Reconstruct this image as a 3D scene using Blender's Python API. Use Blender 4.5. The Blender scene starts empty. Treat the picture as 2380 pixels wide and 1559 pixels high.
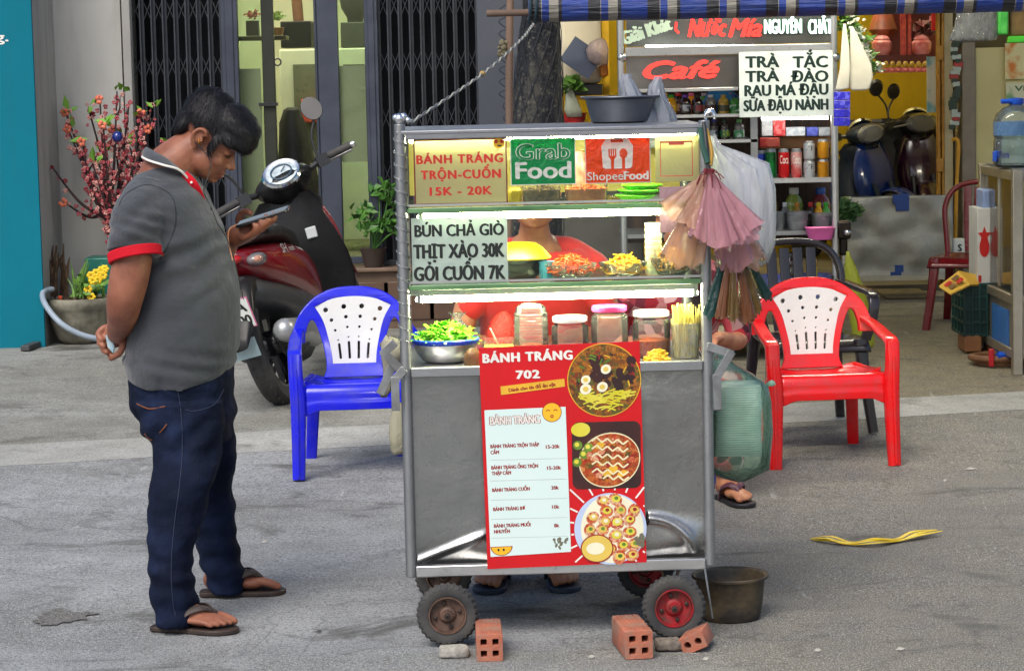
import bpy, bmesh, math, random
import numpy as np
from mathutils import Vector, Matrix, noise
from math import sin, cos, pi, radians as R
sc = bpy.context.scene
C = sc.collection
random.seed(7)

# ------------------------------------------------------------------ camera, sky, sun, exposure
CAM_H, FOC, PITCH, ROLL = 1.62, 5764.0, math.atan((779.5-167)/5764), 0.022
F0 = Vector((0, cos(PITCH), -sin(PITCH))); U0 = Vector((0, sin(PITCH), cos(PITCH))); X0 = Vector((1, 0, 0))
CR = X0*cos(ROLL) - U0*sin(ROLL); CU = U0*cos(ROLL) + X0*sin(ROLL)
cam = bpy.data.cameras.new('camera'); cam_o = bpy.data.objects.new('camera', cam); C.objects.link(cam_o)
m3 = Matrix((CR, CU, -F0)).transposed()
cam_o.matrix_world = Matrix.Translation((0, 0, CAM_H)) @ m3.to_4x4()
cam.sensor_width = 36; cam.lens = 36*FOC/2380; cam.clip_end = 300; cam.clip_start = .1
sc.camera = cam_o
w = bpy.data.worlds.new('World'); sc.world = w; w.use_nodes = True
nt = w.node_tree; sky = nt.nodes.new('ShaderNodeTexSky'); sky.sky_type = 'NISHITA'; sky.sun_disc = False
SUN_EL, SUN_AZ = R(50), R(205)          # azimuth clockwise from +Y: behind the camera and to its left
sky.sun_elevation = SUN_EL; sky.sun_rotation = SUN_AZ
sky.air_density = 1.0; sky.dust_density = 3.0
bg = nt.nodes['Background']; nt.links.new(sky.outputs[0], bg.inputs[0]); bg.inputs[1].default_value = 0.085
sl = bpy.data.lights.new('sun', 'SUN'); sl.energy = 1.3; sl.angle = R(35); sl.color = (1, .96, .9)
so = bpy.data.objects.new('sun', sl); C.objects.link(so)
sd = Vector((sin(SUN_AZ)*cos(SUN_EL), cos(SUN_AZ)*cos(SUN_EL), sin(SUN_EL)))
so.rotation_euler = (-sd).to_track_quat('-Z', 'Y').to_euler()
sc.view_settings.view_transform = 'Standard'; sc.view_settings.look = 'None'; sc.view_settings.gamma = 1
sc.view_settings.exposure = 1.0
sc.render.engine = 'CYCLES'
sc.cycles.use_denoising = True; sc.cycles.max_bounces = 8; sc.cycles.transparent_max_bounces = 24
sc.cycles.diffuse_bounces = 3; sc.cycles.glossy_bounces = 3; sc.cycles.transmission_bounces = 6
sc.cycles.sample_clamp_indirect = 6; sc.cycles.caustics_reflective = False; sc.cycles.caustics_refractive = False

# ------------------------------------------------------------------ photograph (2380 px wide) -> world at a known depth
def ray(vx, vy): return F0*FOC + CR*(vx-1190) - CU*(vy-779.5)
def P(vx, vy, Y):
    d = ray(vx, vy); t = Y/d.y
    return Vector((d.x*t, Y, CAM_H + d.z*t))
def gs(x, y): return y - .22*x
def gz(x, y):
    s = gs(x, y)
    pts = ((9.4, 0), (10.6, .05), (11.1, .065), (13.5, .17), (60, .2))
    if s <= 9.4: return 0.0
    for (a, b), (c, d) in zip(pts, pts[1:]):
        if s <= c: return b + (d-b)*(s-a)/(c-a)
    return .2
def G(vx, vy, z=None):
    d = ray(vx, vy); zz = z or 0.0
    for _ in range(6):
        t = (zz-CAM_H)/d.z; p = Vector((d.x*t, d.y*t, zz))
        if z is not None: break
        zz = gz(p.x, p.y)
    return p

# ------------------------------------------------------------------ mesh helpers
def frame(o, xd, yd):
    xd = Vector(xd).normalized(); yd = Vector(yd); yd = (yd - xd*xd.dot(yd)).normalized(); zd = xd.cross(yd)
    m = Matrix((xd, yd, zd)).transposed().to_4x4(); m.translation = Vector(o); return m
def T(x, y, z): return Matrix.Translation((x, y, z))
def RZ(a): return Matrix.Rotation(a, 4, 'Z')
def RX(a): return Matrix.Rotation(a, 4, 'X')
def RY(a): return Matrix.Rotation(a, 4, 'Y')
def cr(pts, n=6):
    """Catmull-Rom through vectors of any dimension"""
    a = [np.array(p, float) for p in pts]
    if len(a) < 3: return [a[0] + (a[1]-a[0])*i/n for i in range(n+1)]
    a = [2*a[0]-a[1]] + a + [2*a[-1]-a[-2]]; out = []
    for i in range(1, len(a)-2):
        p0, p1, p2, p3 = a[i-1:i+3]
        for k in range(n):
            t = k/n
            out.append(.5*((2*p1)+(-p0+p2)*t+(2*p0-5*p1+4*p2-p3)*t*t+(-p0+3*p1-3*p2+p3)*t**3))
    out.append(a[-2]); return out

class MB:
    def __init__(s): s.v = []; s.f = []; s.m = []; s.M = None
    def add(s, vs, fs, mi=0, M=None):
        o = len(s.v)
        if M is not None: vs = [M @ Vector(v) for v in vs]
        if s.M is not None: vs = [s.M @ Vector(v) for v in vs]
        s.v += [tuple(v) for v in vs]; s.f += [tuple(i+o for i in f) for f in fs]; s.m += [mi]*len(fs); return s
    def box(s, c, z, M=None, mi=0):
        x, y, h = (k/2 for k in z); cx, cy, cz = c
        vs = [(cx+i*x, cy+j*y, cz+k*h) for k in (-1, 1) for j in (-1, 1) for i in (-1, 1)]
        return s.add(vs, [(0, 2, 3, 1), (4, 5, 7, 6), (0, 1, 5, 4), (2, 6, 7, 3), (0, 4, 6, 2), (1, 3, 7, 5)], mi, M)
    def bar(s, a, b, w=.02, d=.02, mi=0, up=(0, 0, 1)):
        a = Vector(a); b = Vector(b); x = b-a
        if abs(x.normalized().dot(Vector(up))) > .98: up = (0, 1, 0)
        return s.box((x.length/2, 0, 0), (x.length, d, w), frame(a, x, Vector(up).cross(x)), mi)
    def rings(s, rs, mi=0, caps=True, closed=False, M=None):
        n = len(rs[0]); vs = [p for r in rs for p in r]; fs = []; k = len(rs)
        for i in range(k if closed else k-1):
            a = i*n; b = ((i+1) % k)*n
            for j in range(n): j2 = (j+1) % n; fs.append((a+j, a+j2, b+j2, b+j))
        if caps and not closed: fs.append(tuple(range(n-1, -1, -1))); fs.append(tuple(range((k-1)*n, k*n)))
        return s.add(vs, fs, mi, M)
    def tube(s, pts, r, n=8, mi=0, sm=0, caps=True, closed=False, M=None, flat=1.0, up=None, rnd=False):
        """r scalar or per point; flat squeezes the section along its second axis"""
        rr = r if hasattr(r, '__len__') else [r]*len(pts)
        if sm:
            q = cr([(*p, k) for p, k in zip(pts, rr)], sm); pts = [Vector(p[:3]) for p in q]; rr = [max(p[3], 1e-4) for p in q]
        pts = [Vector(p) for p in pts]; rs = []; k = len(pts); tan = []
        for i in range(k):
            if closed: t = pts[(i+1) % k]-pts[i-1]
            else: t = pts[min(i+1, k-1)]-pts[max(i-1, 0)]
            tan.append(t.normalized())
        u = Vector(up) if up is not None else (Vector((0, 0, 1)) if abs(tan[0].z) < .9 else Vector((0, 1, 0)))
        if rnd:     # rounded ends
            e0 = [(pts[0]-tan[0]*rr[0]*a, rr[0]*b, tan[0]) for a, b in ((.98, .2), (.8, .6), (.45, .89))]
            e1 = [(pts[-1]+tan[-1]*rr[-1]*a, rr[-1]*b, tan[-1]) for a, b in ((.45, .89), (.8, .6), (.98, .2))]
            L = e0+list(zip(pts, rr, tan))+e1
        else: L = list(zip(pts, rr, tan))
        for p, q, t in L:
            if up is not None and abs(t.dot(Vector(up))) < .95: u = Vector(up)
            u = u - t*t.dot(u)
            if u.length < 1e-6: u = t.orthogonal()
            u.normalize(); v = t.cross(u)
            rs.append([p + u*q*flat*cos(2*pi*j/n) + v*q*sin(2*pi*j/n) for j in range(n)])
        return s.rings(rs, mi, caps, closed, M)
    def lathe(s, prof, n=24, M=None, mi=0, sx=1, sy=1, cap0=True, cap1=True):
        rs = [[(r*sx*cos(2*pi*j/n), r*sy*sin(2*pi*j/n), z) for j in range(n)] for r, z in prof]
        vs = [p for r in rs for p in r]; fs = []
        for i in range(len(rs)-1):
            for j in range(n): fs.append((i*n+j, i*n+(j+1) % n, (i+1)*n+(j+1) % n, (i+1)*n+j))
        if cap0 and prof[0][0] > 1e-5: fs.append(tuple(range(n-1, -1, -1)))
        if cap1 and prof[-1][0] > 1e-5: fs.append(tuple(range((len(rs)-1)*n, len(rs)*n)))
        return s.add(vs, fs, mi, M)
    def ball(s, c, r, n=16, k=10, mi=0, M=None):
        if not hasattr(r, '__len__'): r = (r, r, r)
        prof = [(sin(pi*i/k), -cos(pi*i/k)) for i in range(k+1)]; prof[0] = (1e-4, -1); prof[-1] = (1e-4, 1)
        vs = [(c[0]+r[0]*a*cos(2*pi*j/n), c[1]+r[1]*a*sin(2*pi*j/n), c[2]+r[2]*z) for a, z in prof for j in range(n)]
        fs = [(i*n+j, i*n+(j+1) % n, (i+1)*n+(j+1) % n, (i+1)*n+j) for i in range(k) for j in range(n)]
        fs += [tuple(range(n-1, -1, -1)), tuple(range(k*n, k*n+n))]
        return s.add(vs, fs, mi, M)
    def prism(s, poly, d0, d1, M=None, mi=0):
        """polygon in local x,y pushed along local z from d0 to d1"""
        n = len(poly); vs = [(x, y, d0) for x, y in poly]+[(x, y, d1) for x, y in poly]
        fs = [tuple(range(n-1, -1, -1)), tuple(range(n, 2*n))]+[(i, (i+1) % n, n+(i+1) % n, n+i) for i in range(n)]
        return s.add(vs, fs, mi, M)
    def face(s, vs, mi=0, M=None): return s.add(vs, [tuple(range(len(vs)))], mi, M)
    def grid(s, fn, nu, nv, mi=0, M=None, wrap=False):
        vs = [fn(i/nu, j/nv) for j in range(nv+1) for i in range(nu+(0 if wrap else 1))]; k = nu if wrap else nu+1
        fs = [(j*k+i, j*k+(i+1) % k, (j+1)*k+(i+1) % k, (j+1)*k+i) for j in range(nv) for i in range(nu)]
        return s.add(vs, fs, mi, M)
    def mesh(s, name):
        me = bpy.data.meshes.new(name); me.from_pydata(s.v, [], s.f)
        for p, k in zip(me.polygons, s.m): p.material_index = k
        me.update(); return me

def link(name, me, mats, parent=None, smooth=True, ang=40, bevel=0, sub=0, fixn=True):
    if fixn and len(me.polygons) < 60000:
        bm = bmesh.new(); bm.from_mesh(me); bmesh.ops.recalc_face_normals(bm, faces=bm.faces); bm.to_mesh(me); bm.free()
    for m in (mats if isinstance(mats, (list, tuple)) else [mats]): me.materials.append(m)
    o = bpy.data.objects.new(name, me); C.objects.link(o)
    if smooth:
        me.shade_smooth()
        if ang < 180: me.set_sharp_from_angle(angle=R(ang))
    if parent is not None:
        o.parent = parent
        if parent.type == 'EMPTY' and not parent.get('_local'): o.matrix_parent_inverse = parent.matrix_basis.inverted()
    if bevel:
        b = o.modifiers.new('bevel', 'BEVEL'); b.width = bevel; b.segments = 2; b.limit_method = 'ANGLE'; b.angle_limit = R(40)
    if sub: q = o.modifiers.new('sub', 'SUBSURF'); q.levels = q.render_levels = sub
    return o
def build(name, mb, mats, parent=None, **k): return link(name, mb.mesh(name), mats, parent, **k)
def tag(o, label, cat, group=None, kind=None):
    if label: o['label'] = label
    if cat: o['category'] = cat
    if group: o['group'] = group
    if kind: o['kind'] = kind
    return o
def thing(name, label, cat, loc=(0, 0, 0), group=None, local=False, rz=0):
    """Empty at the base; parts are modelled in world coordinates unless local"""
    o = bpy.data.objects.new(name, None); C.objects.link(o); o.empty_display_size = .1
    if not local: o.location = loc; o.rotation_euler = (0, 0, rz)
    else: o['_local'] = 1
    return tag(o, label, cat, group)
def single(name, mb, mats, label, cat, group=None, **k): return tag(build(name, mb, mats, **k), label, cat, group)
def struct(name, mb, mats, **k): return tag(build(name, mb, mats, **k), None, None, kind='structure')
def kids(o): return [c for c in C.objects if c.parent == o]
def copy_thing(o, label=None, group=None):
    c = o.copy(); C.objects.link(c)
    if label: c['label'] = label
    for ch in kids(o):
        d = ch.copy(); C.objects.link(d); d.parent = c
        for g in kids(ch): e = g.copy(); C.objects.link(e); e.parent = d
    return c
def evalmesh(o, name):
    dg = bpy.context.evaluated_depsgraph_get()
    me = bpy.data.meshes.new_from_object(o.evaluated_get(dg)); me.name = name; return me
def blob(name, mb, voxel=.005, smooth=4, fn=None):
    """weld closed shapes into one continuous skin"""
    me = mb.mesh('tmp')
    bm = bmesh.new(); bm.from_mesh(me); bmesh.ops.recalc_face_normals(bm, faces=bm.faces); bm.to_mesh(me); bm.free()
    o = bpy.data.objects.new('tmp', me); C.objects.link(o)
    r = o.modifiers.new('r', 'REMESH'); r.mode = 'VOXEL'; r.voxel_size = voxel
    if smooth: s = o.modifiers.new('s', 'SMOOTH'); s.factor = .5; s.iterations = smooth
    out = evalmesh(o, name); bpy.data.objects.remove(o)
    out.materials.clear()
    if fn:
        out.update(); nn = len(out.vertices); co = np.empty(nn*3); no = np.empty(nn*3)
        out.vertices.foreach_get('co', co); out.vertices.foreach_get('normal', no)
        co = co.reshape(-1, 3); no = no.reshape(-1, 3)
        out.vertices.foreach_set('co', fn(co, no).ravel()); out.update()
    return out
def vnoise(co, sc3, seed=0):
    s = np.array(sc3)
    return np.array([noise.noise(Vector(p)) for p in co*s+seed])
def loft_xyz(mb, secs, n=28, pw=2.3, sm=4, M=None, mi=0):
    """secs: (cx, cy, cz, rx, ry) horizontal superellipse slices"""
    q = cr(secs, sm) if sm else secs; rs = []
    for cx, cy, cz, rx, ry in q:
        ring = []
        for j in range(n):
            a = 2*pi*j/n; c, d = cos(a), sin(a)
            ring.append((cx+rx*math.copysign(abs(c)**(2/pw), c), cy+ry*math.copysign(abs(d)**(2/pw), d), cz))
        rs.append(ring)
    return mb.rings(rs, mi, True, False, M)

# ---- filled 2D outlines (holes allowed) and lettering, both as plain meshes
def curve_mesh(loops, ext=.005, bev=0.0, res=4, smooth=True):
    cu = bpy.data.curves.new('c', 'CURVE'); cu.dimensions = '2D'; cu.fill_mode = 'BOTH'; cu.extrude = ext; cu.bevel_depth = bev; cu.bevel_resolution = 1
    for lp in loops:
        sp = cu.splines.new('POLY'); sp.points.add(len(lp)-1); sp.use_cyclic_u = True
        for p, (x, y) in zip(sp.points, lp): p.co = (x, y, 0, 1)
    o = bpy.data.objects.new('c', cu); C.objects.link(o)
    me = evalmesh(o, 'c'); bpy.data.objects.remove(o); bpy.data.curves.remove(cu)
    vs = [tuple(v.co) for v in me.vertices]; fs = [tuple(p.vertices) for p in me.polygons]; bpy.data.meshes.remove(me)
    return vs, fs
def text_mesh(txt, spacing=1.0, shear=0.0, ext=0.0):
    cu = bpy.data.curves.new('t', 'FONT'); cu.body = txt; cu.space_character = spacing; cu.shear = shear; cu.extrude = ext; cu.resolution_u = 3
    o = bpy.data.objects.new('t', cu); C.objects.link(o)
    me = evalmesh(o, 't'); bpy.data.objects.remove(o); bpy.data.curves.remove(cu)
    vs = np.array([tuple(v.co) for v in me.vertices]); fs = [tuple(p.vertices) for p in me.polygons]; bpy.data.meshes.remove(me)
    return vs, fs
def put_text(mb, txt, M, x0, x1, ybase, cap, bold=0.0, mi=0, shear=0, spacing=1.0, z=0.0, ext=0.0, fit=True):
    """lettering in the local x,y plane of M: from x0 to x1, baseline ybase, capital height cap"""
    vs, fs = text_mesh(txt, spacing, shear)
    if not len(vs): return
    a, b = vs[:, 0].min(), vs[:, 0].max(); sy = cap/.70; bb = bold*cap
    sx = (x1-x0-2*bb)/(b-a) if fit else sy
    offs = [(0, 0)] if not bold else [(0, 0), (-bb, 0), (bb, 0), (-bb*.5, bb*.5), (bb*.5, -bb*.5)]
    for k, (dx, dy) in enumerate(offs):
        q = [((v[0]-a)*sx+x0+bb+dx, v[1]*sy+ybase+dy, z+k*.00006) for v in vs]
        mb.add(q, fs, mi, M)
def disc(mb, M, cx, cy, rx, ry=None, z=0, n=28, mi=0, a0=0, a1=2*pi, rot=0):
    ry = ry or rx; vs = []
    for j in range(n + (0 if a1-a0 > 6.28 else 1)):
        a = a0+(a1-a0)*j/n; x, y = rx*cos(a), ry*sin(a)
        vs.append((cx+x*cos(rot)-y*sin(rot), cy+x*sin(rot)+y*cos(rot), z))
    mb.face(vs, mi, M)
def rect(mb, M, x0, y0, x1, y1, z=0, mi=0): mb.face([(x0, y0, z), (x1, y0, z), (x1, y1, z), (x0, y1, z)], mi, M)
def line(mb, M, pts, wd, z=0, mi=0):
    for i, ((a, b), (c, d)) in enumerate(zip(pts, pts[1:])):
        L = math.hypot(c-a, d-b) or 1; nx, ny = -(d-b)/L*wd/2, (c-a)/L*wd/2
        mb.face([(a+nx, b+ny, z+i*4e-6), (a-nx, b-ny, z+i*4e-6), (c-nx, d-ny, z+i*4e-6), (c+nx, d+ny, z+i*4e-6)], mi, M)

class Plane:
    """an upright plane; photograph points map onto it"""
    def __init__(s, o, yaw=0.0):
        s.o = Vector(o); s.x = Vector((cos(yaw), sin(yaw), 0)); s.n = Vector((-sin(yaw), cos(yaw), 0)); s.yaw = yaw
    def at(s, vx, vy, d=0.0):
        r = ray(vx, vy); o = s.o + s.n*d - Vector((0, 0, CAM_H)); t = o.dot(s.n)/r.dot(s.n)
        return r*t + Vector((0, 0, CAM_H))
    def loc(s, vx, vy, d=0.0):
        p = s.at(vx, vy, d) - s.o; return p.dot(s.x), p.z
    def rc(s, x0, y0, x1, y1, d=0.0):
        xm, ym = (x0+x1)/2, (y0+y1)/2
        return s.loc(x0, ym, d)[0], s.loc(xm, y1, d)[1], s.loc(x1, ym, d)[0], s.loc(xm, y0, d)[1]
    def box(s, mb, x0, y0, x1, y1, d0=0.0, d1=.02, mi=0):
        a, b, c, e = s.rc(x0, y0, x1, y1, d0)
        return mb.box(((a+c)/2, (d0+d1)/2, (b+e)/2), (abs(c-a), d1-d0, abs(e-b)), s.M(), mi)
    def M(s, d=0.0):
        m = Matrix((s.x, s.n, Vector((0, 0, 1)))).transposed().to_4x4(); m.translation = s.o + s.n*d; return m
    def F(s, d=0.0):
        """frame whose x,y lie in the plane and z faces the camera"""
        return frame(s.o + s.n*d, s.x, (0, 0, 1))
# ------------------------------------------------------------------ materials
def S(r, g, b):
    f = lambda c: c/12.92 if c <= .04045 else ((c+.055)/1.055)**2.4
    return tuple(f(k/255) for k in (r, g, b))
_mc = {}
class N:
    def __init__(s, name):
        s.m = bpy.data.materials.new(name); s.m.use_nodes = True; s.t = s.m.node_tree; s.t.nodes.clear()
        s.out = s.n('OutputMaterial')
    def n(s, k, **kw):
        x = s.t.nodes.new('ShaderNode'+k)
        for a, b in kw.items(): setattr(x, a, b)
        return x
    def l(s, a, b): s.t.links.new(a, b)
    def coord(s, scale=(1, 1, 1), rot=(0, 0, 0), kind='Object'):
        c = s.n('TexCoord'); mp = s.n('Mapping'); mp.inputs['Scale'].default_value = scale; mp.inputs['Rotation'].default_value = rot
        s.l(c.outputs[kind], mp.inputs[0]); return mp.outputs[0]
    def noise(s, co, scale, detail=4, rough=.55, dist=0):
        x = s.n('TexNoise'); x.inputs['Scale'].default_value = scale; x.inputs['Detail'].default_value = detail
        x.inputs['Roughness'].default_value = rough; x.inputs['Distortion'].default_value = dist; s.l(co, x.inputs['Vector']); return x.outputs[0]
    def vor(s, co, scale, feat='F1', out='Distance'):
        x = s.n('TexVoronoi'); x.feature = feat; x.inputs['Scale'].default_value = scale; s.l(co, x.inputs['Vector']); return x.outputs[out]
    def ramp(s, f, stops):
        x = s.n('ValToRGB'); e = x.color_ramp.elements
        while len(e) < len(stops): e.new(.5)
        for q, (p, c) in zip(e, stops): q.position = p; q.color = (*c, 1) if hasattr(c, '__len__') else (c, c, c, 1)
        s.l(f, x.inputs[0]); return x.outputs[0]
    def mix(s, f, a, b, mode='MIX'):
        x = s.n('Mix', data_type='RGBA', blend_type=mode)
        for k, v in ((0, f), (6, a), (7, b)):
            if hasattr(v, 'is_linked') or hasattr(v, 'links'): s.l(v, x.inputs[k])
            elif hasattr(v, '__len__'): x.inputs[k].default_value = (*v, 1)[:4]
            else: x.inputs[k].default_value = v
        return x.outputs[2]
    def math(s, op, a, b=0.0):
        x = s.n('Math', operation=op)
        for k, v in ((0, a), (1, b)):
            if hasattr(v, 'links'): s.l(v, x.inputs[k])
            else: x.inputs[k].default_value = v
        return x.outputs[0]
    def bsdf(s, col, rough=.5, metal=0, spec=.5, **kw):
        b = s.n('BsdfPrincipled')
        for k, v in {'Base Color': col, 'Roughness': rough, 'Metallic': metal, 'Specular IOR Level': spec, **kw}.items():
            if hasattr(v, 'links'): s.l(v, b.inputs[k])
            elif hasattr(v, '__len__') and len(v) == 3 and b.inputs[k].type == 'RGBA': b.inputs[k].default_value = (*v, 1)
            else: b.inputs[k].default_value = v
        return b
    def bump(s, b, h, st=.3, dist=.01):
        x = s.n('Bump'); x.inputs['Strength'].default_value = st; x.inputs['Distance'].default_value = dist
        s.l(h, x.inputs['Height']); s.l(x.outputs[0], b.inputs['Normal'])
    def done(s, sh): s.l(sh, s.out.inputs[0]); return s.m

def mat(name, col, rough=.5, metal=0, col2=None, scale=8, bump=0, bscale=60, spec=.5, stretch=(1, 1, 1), lo=.35, hi=.65, rvar=.12, coat=0, sss=0, sheen=0, bdist=.004, dirt=None):
    if name in _mc: return _mc[name]
    k = N(name); co = k.coord(stretch)
    if col2 is None: col2 = tuple(min(1, c*.82) for c in col)
    f = k.noise(co, scale, 5); c = k.ramp(f, ((lo, col), (hi, col2)))
    if dirt: c = k.mix(k.ramp(k.noise(co, dirt[1], 6, .65), ((.45, 0.), (.7, 1.))), c, dirt[0])
    rr = k.math('ADD', k.math('MULTIPLY', k.noise(co, scale*2.3, 3), rvar*2), rough-rvar)
    b = k.bsdf(c, rr, metal, spec)
    if coat: b.inputs['Coat Weight'].default_value = coat; b.inputs['Coat Roughness'].default_value = .08
    if sss: b.inputs['Subsurface Weight'].default_value = sss; b.inputs['Subsurface Radius'].default_value = (.012, .005, .003); b.inputs['Subsurface Scale'].default_value = 1
    if sheen: b.inputs['Sheen Weight'].default_value = sheen; b.inputs['Sheen Roughness'].default_value = .6
    if bump: k.bump(b, k.noise(co, bscale, 4), bump, bdist)
    _mc[name] = k.done(b.outputs[0]); return _mc[name]
def pane(name, tint=(1, 1, 1), rough=.03, refl=1.0, haze=0.0, hcol=(.8, .85, .85)):
    if name in _mc: return _mc[name]
    k = N(name); tr = k.n('BsdfTransparent'); tr.inputs[0].default_value = (*tint, 1); sh = tr.outputs[0]
    if haze:
        d = k.bsdf(hcol, .6); m = k.n('MixShader')
        f = k.math('MULTIPLY', k.ramp(k.noise(k.coord(), 9, 5), ((.3, .5), (.75, 1.))), haze); k.l(f, m.inputs[0]); k.l(sh, m.inputs[1]); k.l(d.outputs[0], m.inputs[2]); sh = m.outputs[0]
    g = k.n('BsdfGlossy'); g.inputs['Roughness'].default_value = rough
    fr = k.n('Fresnel'); fr.inputs[0].default_value = 1.45; m = k.n('MixShader')
    k.l(k.math('MULTIPLY', fr.outputs[0], refl), m.inputs[0]); k.l(sh, m.inputs[1]); k.l(g.outputs[0], m.inputs[2])
    _mc[name] = k.done(m.outputs[0]); return _mc[name]
def film(name, col, opac=.5, trans=.5, rough=.25, var=.3, scale=14, stretch=(1, 1, 1), tint=None):
    """thin plastic: part see-through, part scattering light on both sides, with a shine"""
    if name in _mc: return _mc[name]
    k = N(name); co = k.coord(stretch); nz = k.noise(co, scale, 5)
    d = k.n('BsdfDiffuse'); d.inputs[0].default_value = (*col, 1)
    t = k.n('BsdfTranslucent'); t.inputs[0].default_value = (*col, 1)
    m1 = k.n('MixShader'); m1.inputs[0].default_value = trans; k.l(d.outputs[0], m1.inputs[1]); k.l(t.outputs[0], m1.inputs[2])
    tr = k.n('BsdfTransparent'); tr.inputs[0].default_value = (*(tint or (1, 1, 1)), 1)
    m2 = k.n('MixShader'); k.l(k.math('ADD', k.math('MULTIPLY', nz, var*2), opac-var), m2.inputs[0]); k.l(tr.outputs[0], m2.inputs[1]); k.l(m1.outputs[0], m2.inputs[2])
    g = k.n('BsdfGlossy'); g.inputs['Roughness'].default_value = rough; bm_ = k.n('Bump'); bm_.inputs['Strength'].default_value = .9; bm_.inputs['Distance'].default_value = .012; k.l(k.noise(co, scale*1.6, 4, .6, .6), bm_.inputs['Height']); k.l(bm_.outputs[0], g.inputs['Normal']); k.l(bm_.outputs[0], d.inputs['Normal'])
    fr = k.n('Fresnel'); fr.inputs[0].default_value = 1.4; k.l(bm_.outputs[0], fr.inputs['Normal']); m3 = k.n('MixShader'); k.l(k.math('MULTIPLY', fr.outputs[0], 1.3), m3.inputs[0]); k.l(m2.outputs[0], m3.inputs[1]); k.l(g.outputs[0], m3.inputs[2])
    _mc[name] = k.done(m3.outputs[0]); return _mc[name]
def glow(name, col, st):
    if name in _mc: return _mc[name]
    k = N(name); e = k.n('Emission'); e.inputs[0].default_value = (*col, 1); e.inputs[1].default_value = st
    _mc[name] = k.done(e.outputs[0]); return _mc[name]
def steel(name, col=(.55, .56, .57), rough=.34, stretch=(2, 2, 40), smudge=.5, bump=.02):
    if name in _mc: return _mc[name]
    k = N(name); co = k.coord(); cs = k.coord(stretch)
    br = k.noise(cs, 12, 3); sm = k.noise(co, 4.5, 6, .6, .4); fine = k.noise(co, 60, 3)
    c = k.mix(k.ramp(sm, ((.35, 0.), (.7, smudge))), col, tuple(q*.55 for q in col))
    c = k.mix(k.ramp(fine, ((.62, 0.), (.75, .35))), c, (.18, .15, .12))
    r = k.math('ADD', k.math('MULTIPLY', sm, .3), rough-.12); r = k.math('ADD', r, k.math('MULTIPLY', br, .08))
    b = k.bsdf(c, r, .92); k.bump(b, k.math('ADD', k.math('MULTIPLY', sm, 1.6), k.math('MULTIPLY', br, .05)), bump*10, .012)
    _mc[name] = k.done(b.outputs[0]); return _mc[name]
def wallmat(name, col, stain=(.12, .11, .1), scale=2.2, amt=.5, bump=.15):
    if name in _mc: return _mc[name]
    k = N(name); co = k.coord(); cv = k.coord((3, 3, .35))
    c = k.mix(k.ramp(k.noise(co, scale, 6, .6), ((.35, 0.), (.75, .5))), col, tuple(q*.72 for q in col))
    c = k.mix(k.math('MULTIPLY', k.ramp(k.noise(cv, 2.5, 6, .65), ((.5, 0.), (.75, 1.))), amt), c, stain)
    c = k.mix(k.ramp(k.vor(co, 16), ((.02, .5), (.06, 0.))), c, tuple(q*.45 for q in col))
    b = k.bsdf(c, .85, 0, .25); k.bump(b, k.noise(co, 90, 5), bump, .004)
    _mc[name] = k.done(b.outputs[0]); return _mc[name]
def roadmat(name, c1, c2, speck=(.5, .5, .48), crack=True, fine=1.0, right=None):
    k = N(name); co = k.coord(); cs = k.coord((.9, 1.15, 1), (0, 0, .4)); cl = k.coord((1.6, 9, 1), (0, 0, .5)); cl2 = k.coord((9, 1.1, 1), (0, 0, -.5))
    big = k.noise(cs, .9, 6, .62, .5); mid = k.noise(co, 5, 7, .72); sm = k.noise(co, 75, 5, .75); gr = k.noise(co, 210, 2)
    c = k.mix(k.ramp(big, ((.36, 0.), (.62, 1.))), c1, c2)
    if right:      # the surface colour turns darker and browner towards +x
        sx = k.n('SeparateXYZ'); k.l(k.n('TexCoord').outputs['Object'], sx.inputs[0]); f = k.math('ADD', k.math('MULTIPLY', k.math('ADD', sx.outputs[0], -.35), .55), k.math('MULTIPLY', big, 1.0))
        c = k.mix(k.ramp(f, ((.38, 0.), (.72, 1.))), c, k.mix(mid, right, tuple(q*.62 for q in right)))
    c = k.mix(k.math('MULTIPLY', k.ramp(mid, ((.44, 0.), (.70, 1.))), .55), c, tuple(q*.55 for q in c2))
    c = k.mix(k.math('MULTIPLY', k.ramp(sm, ((.40, 1.), (.52, 0.))), .7*fine), c, tuple(q*.36 for q in c2))
    c = k.mix(k.math('MULTIPLY', k.ramp(gr, ((.55, 0.), (.66, 1.))), .7*fine), c, speck)
    c = k.mix(k.math('MULTIPLY', k.ramp(k.noise(cl, 1.6, 5, .7), ((.66, 0.), (.72, 1.))), .12), c, speck)
    c = k.mix(k.math('MULTIPLY', k.ramp(k.noise(cl2, 1.3, 4, .7), ((.66, 0.), (.72, 1.))), .30), c, speck)
    st = k.ramp(k.noise(cs, 1.7, 6, .66, 1.0), ((.57, 0.), (.68, .8))); c = k.mix(st, c, (c2[0]*.40, c2[1]*.39, c2[2]*.36))
    if crack:
        v = k.noise(k.coord((1, 1.1, 1), (0, 0, .9)), .8, 5, .5, .6); c = k.mix(k.ramp(v, ((.4955, 0.), (.4985, .6), (.5015, 0.))), c, (.035, .035, .035))
    b = k.bsdf(c, k.math('ADD', k.math('MULTIPLY', mid, .25), .66), 0, .3)
    k.bump(b, k.math('ADD', k.math('MULTIPLY', sm, .9), k.math('ADD', gr, k.math('MULTIPLY', mid, 1.2))), 1.0, .009)
    return k.done(b.outputs[0])

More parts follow.
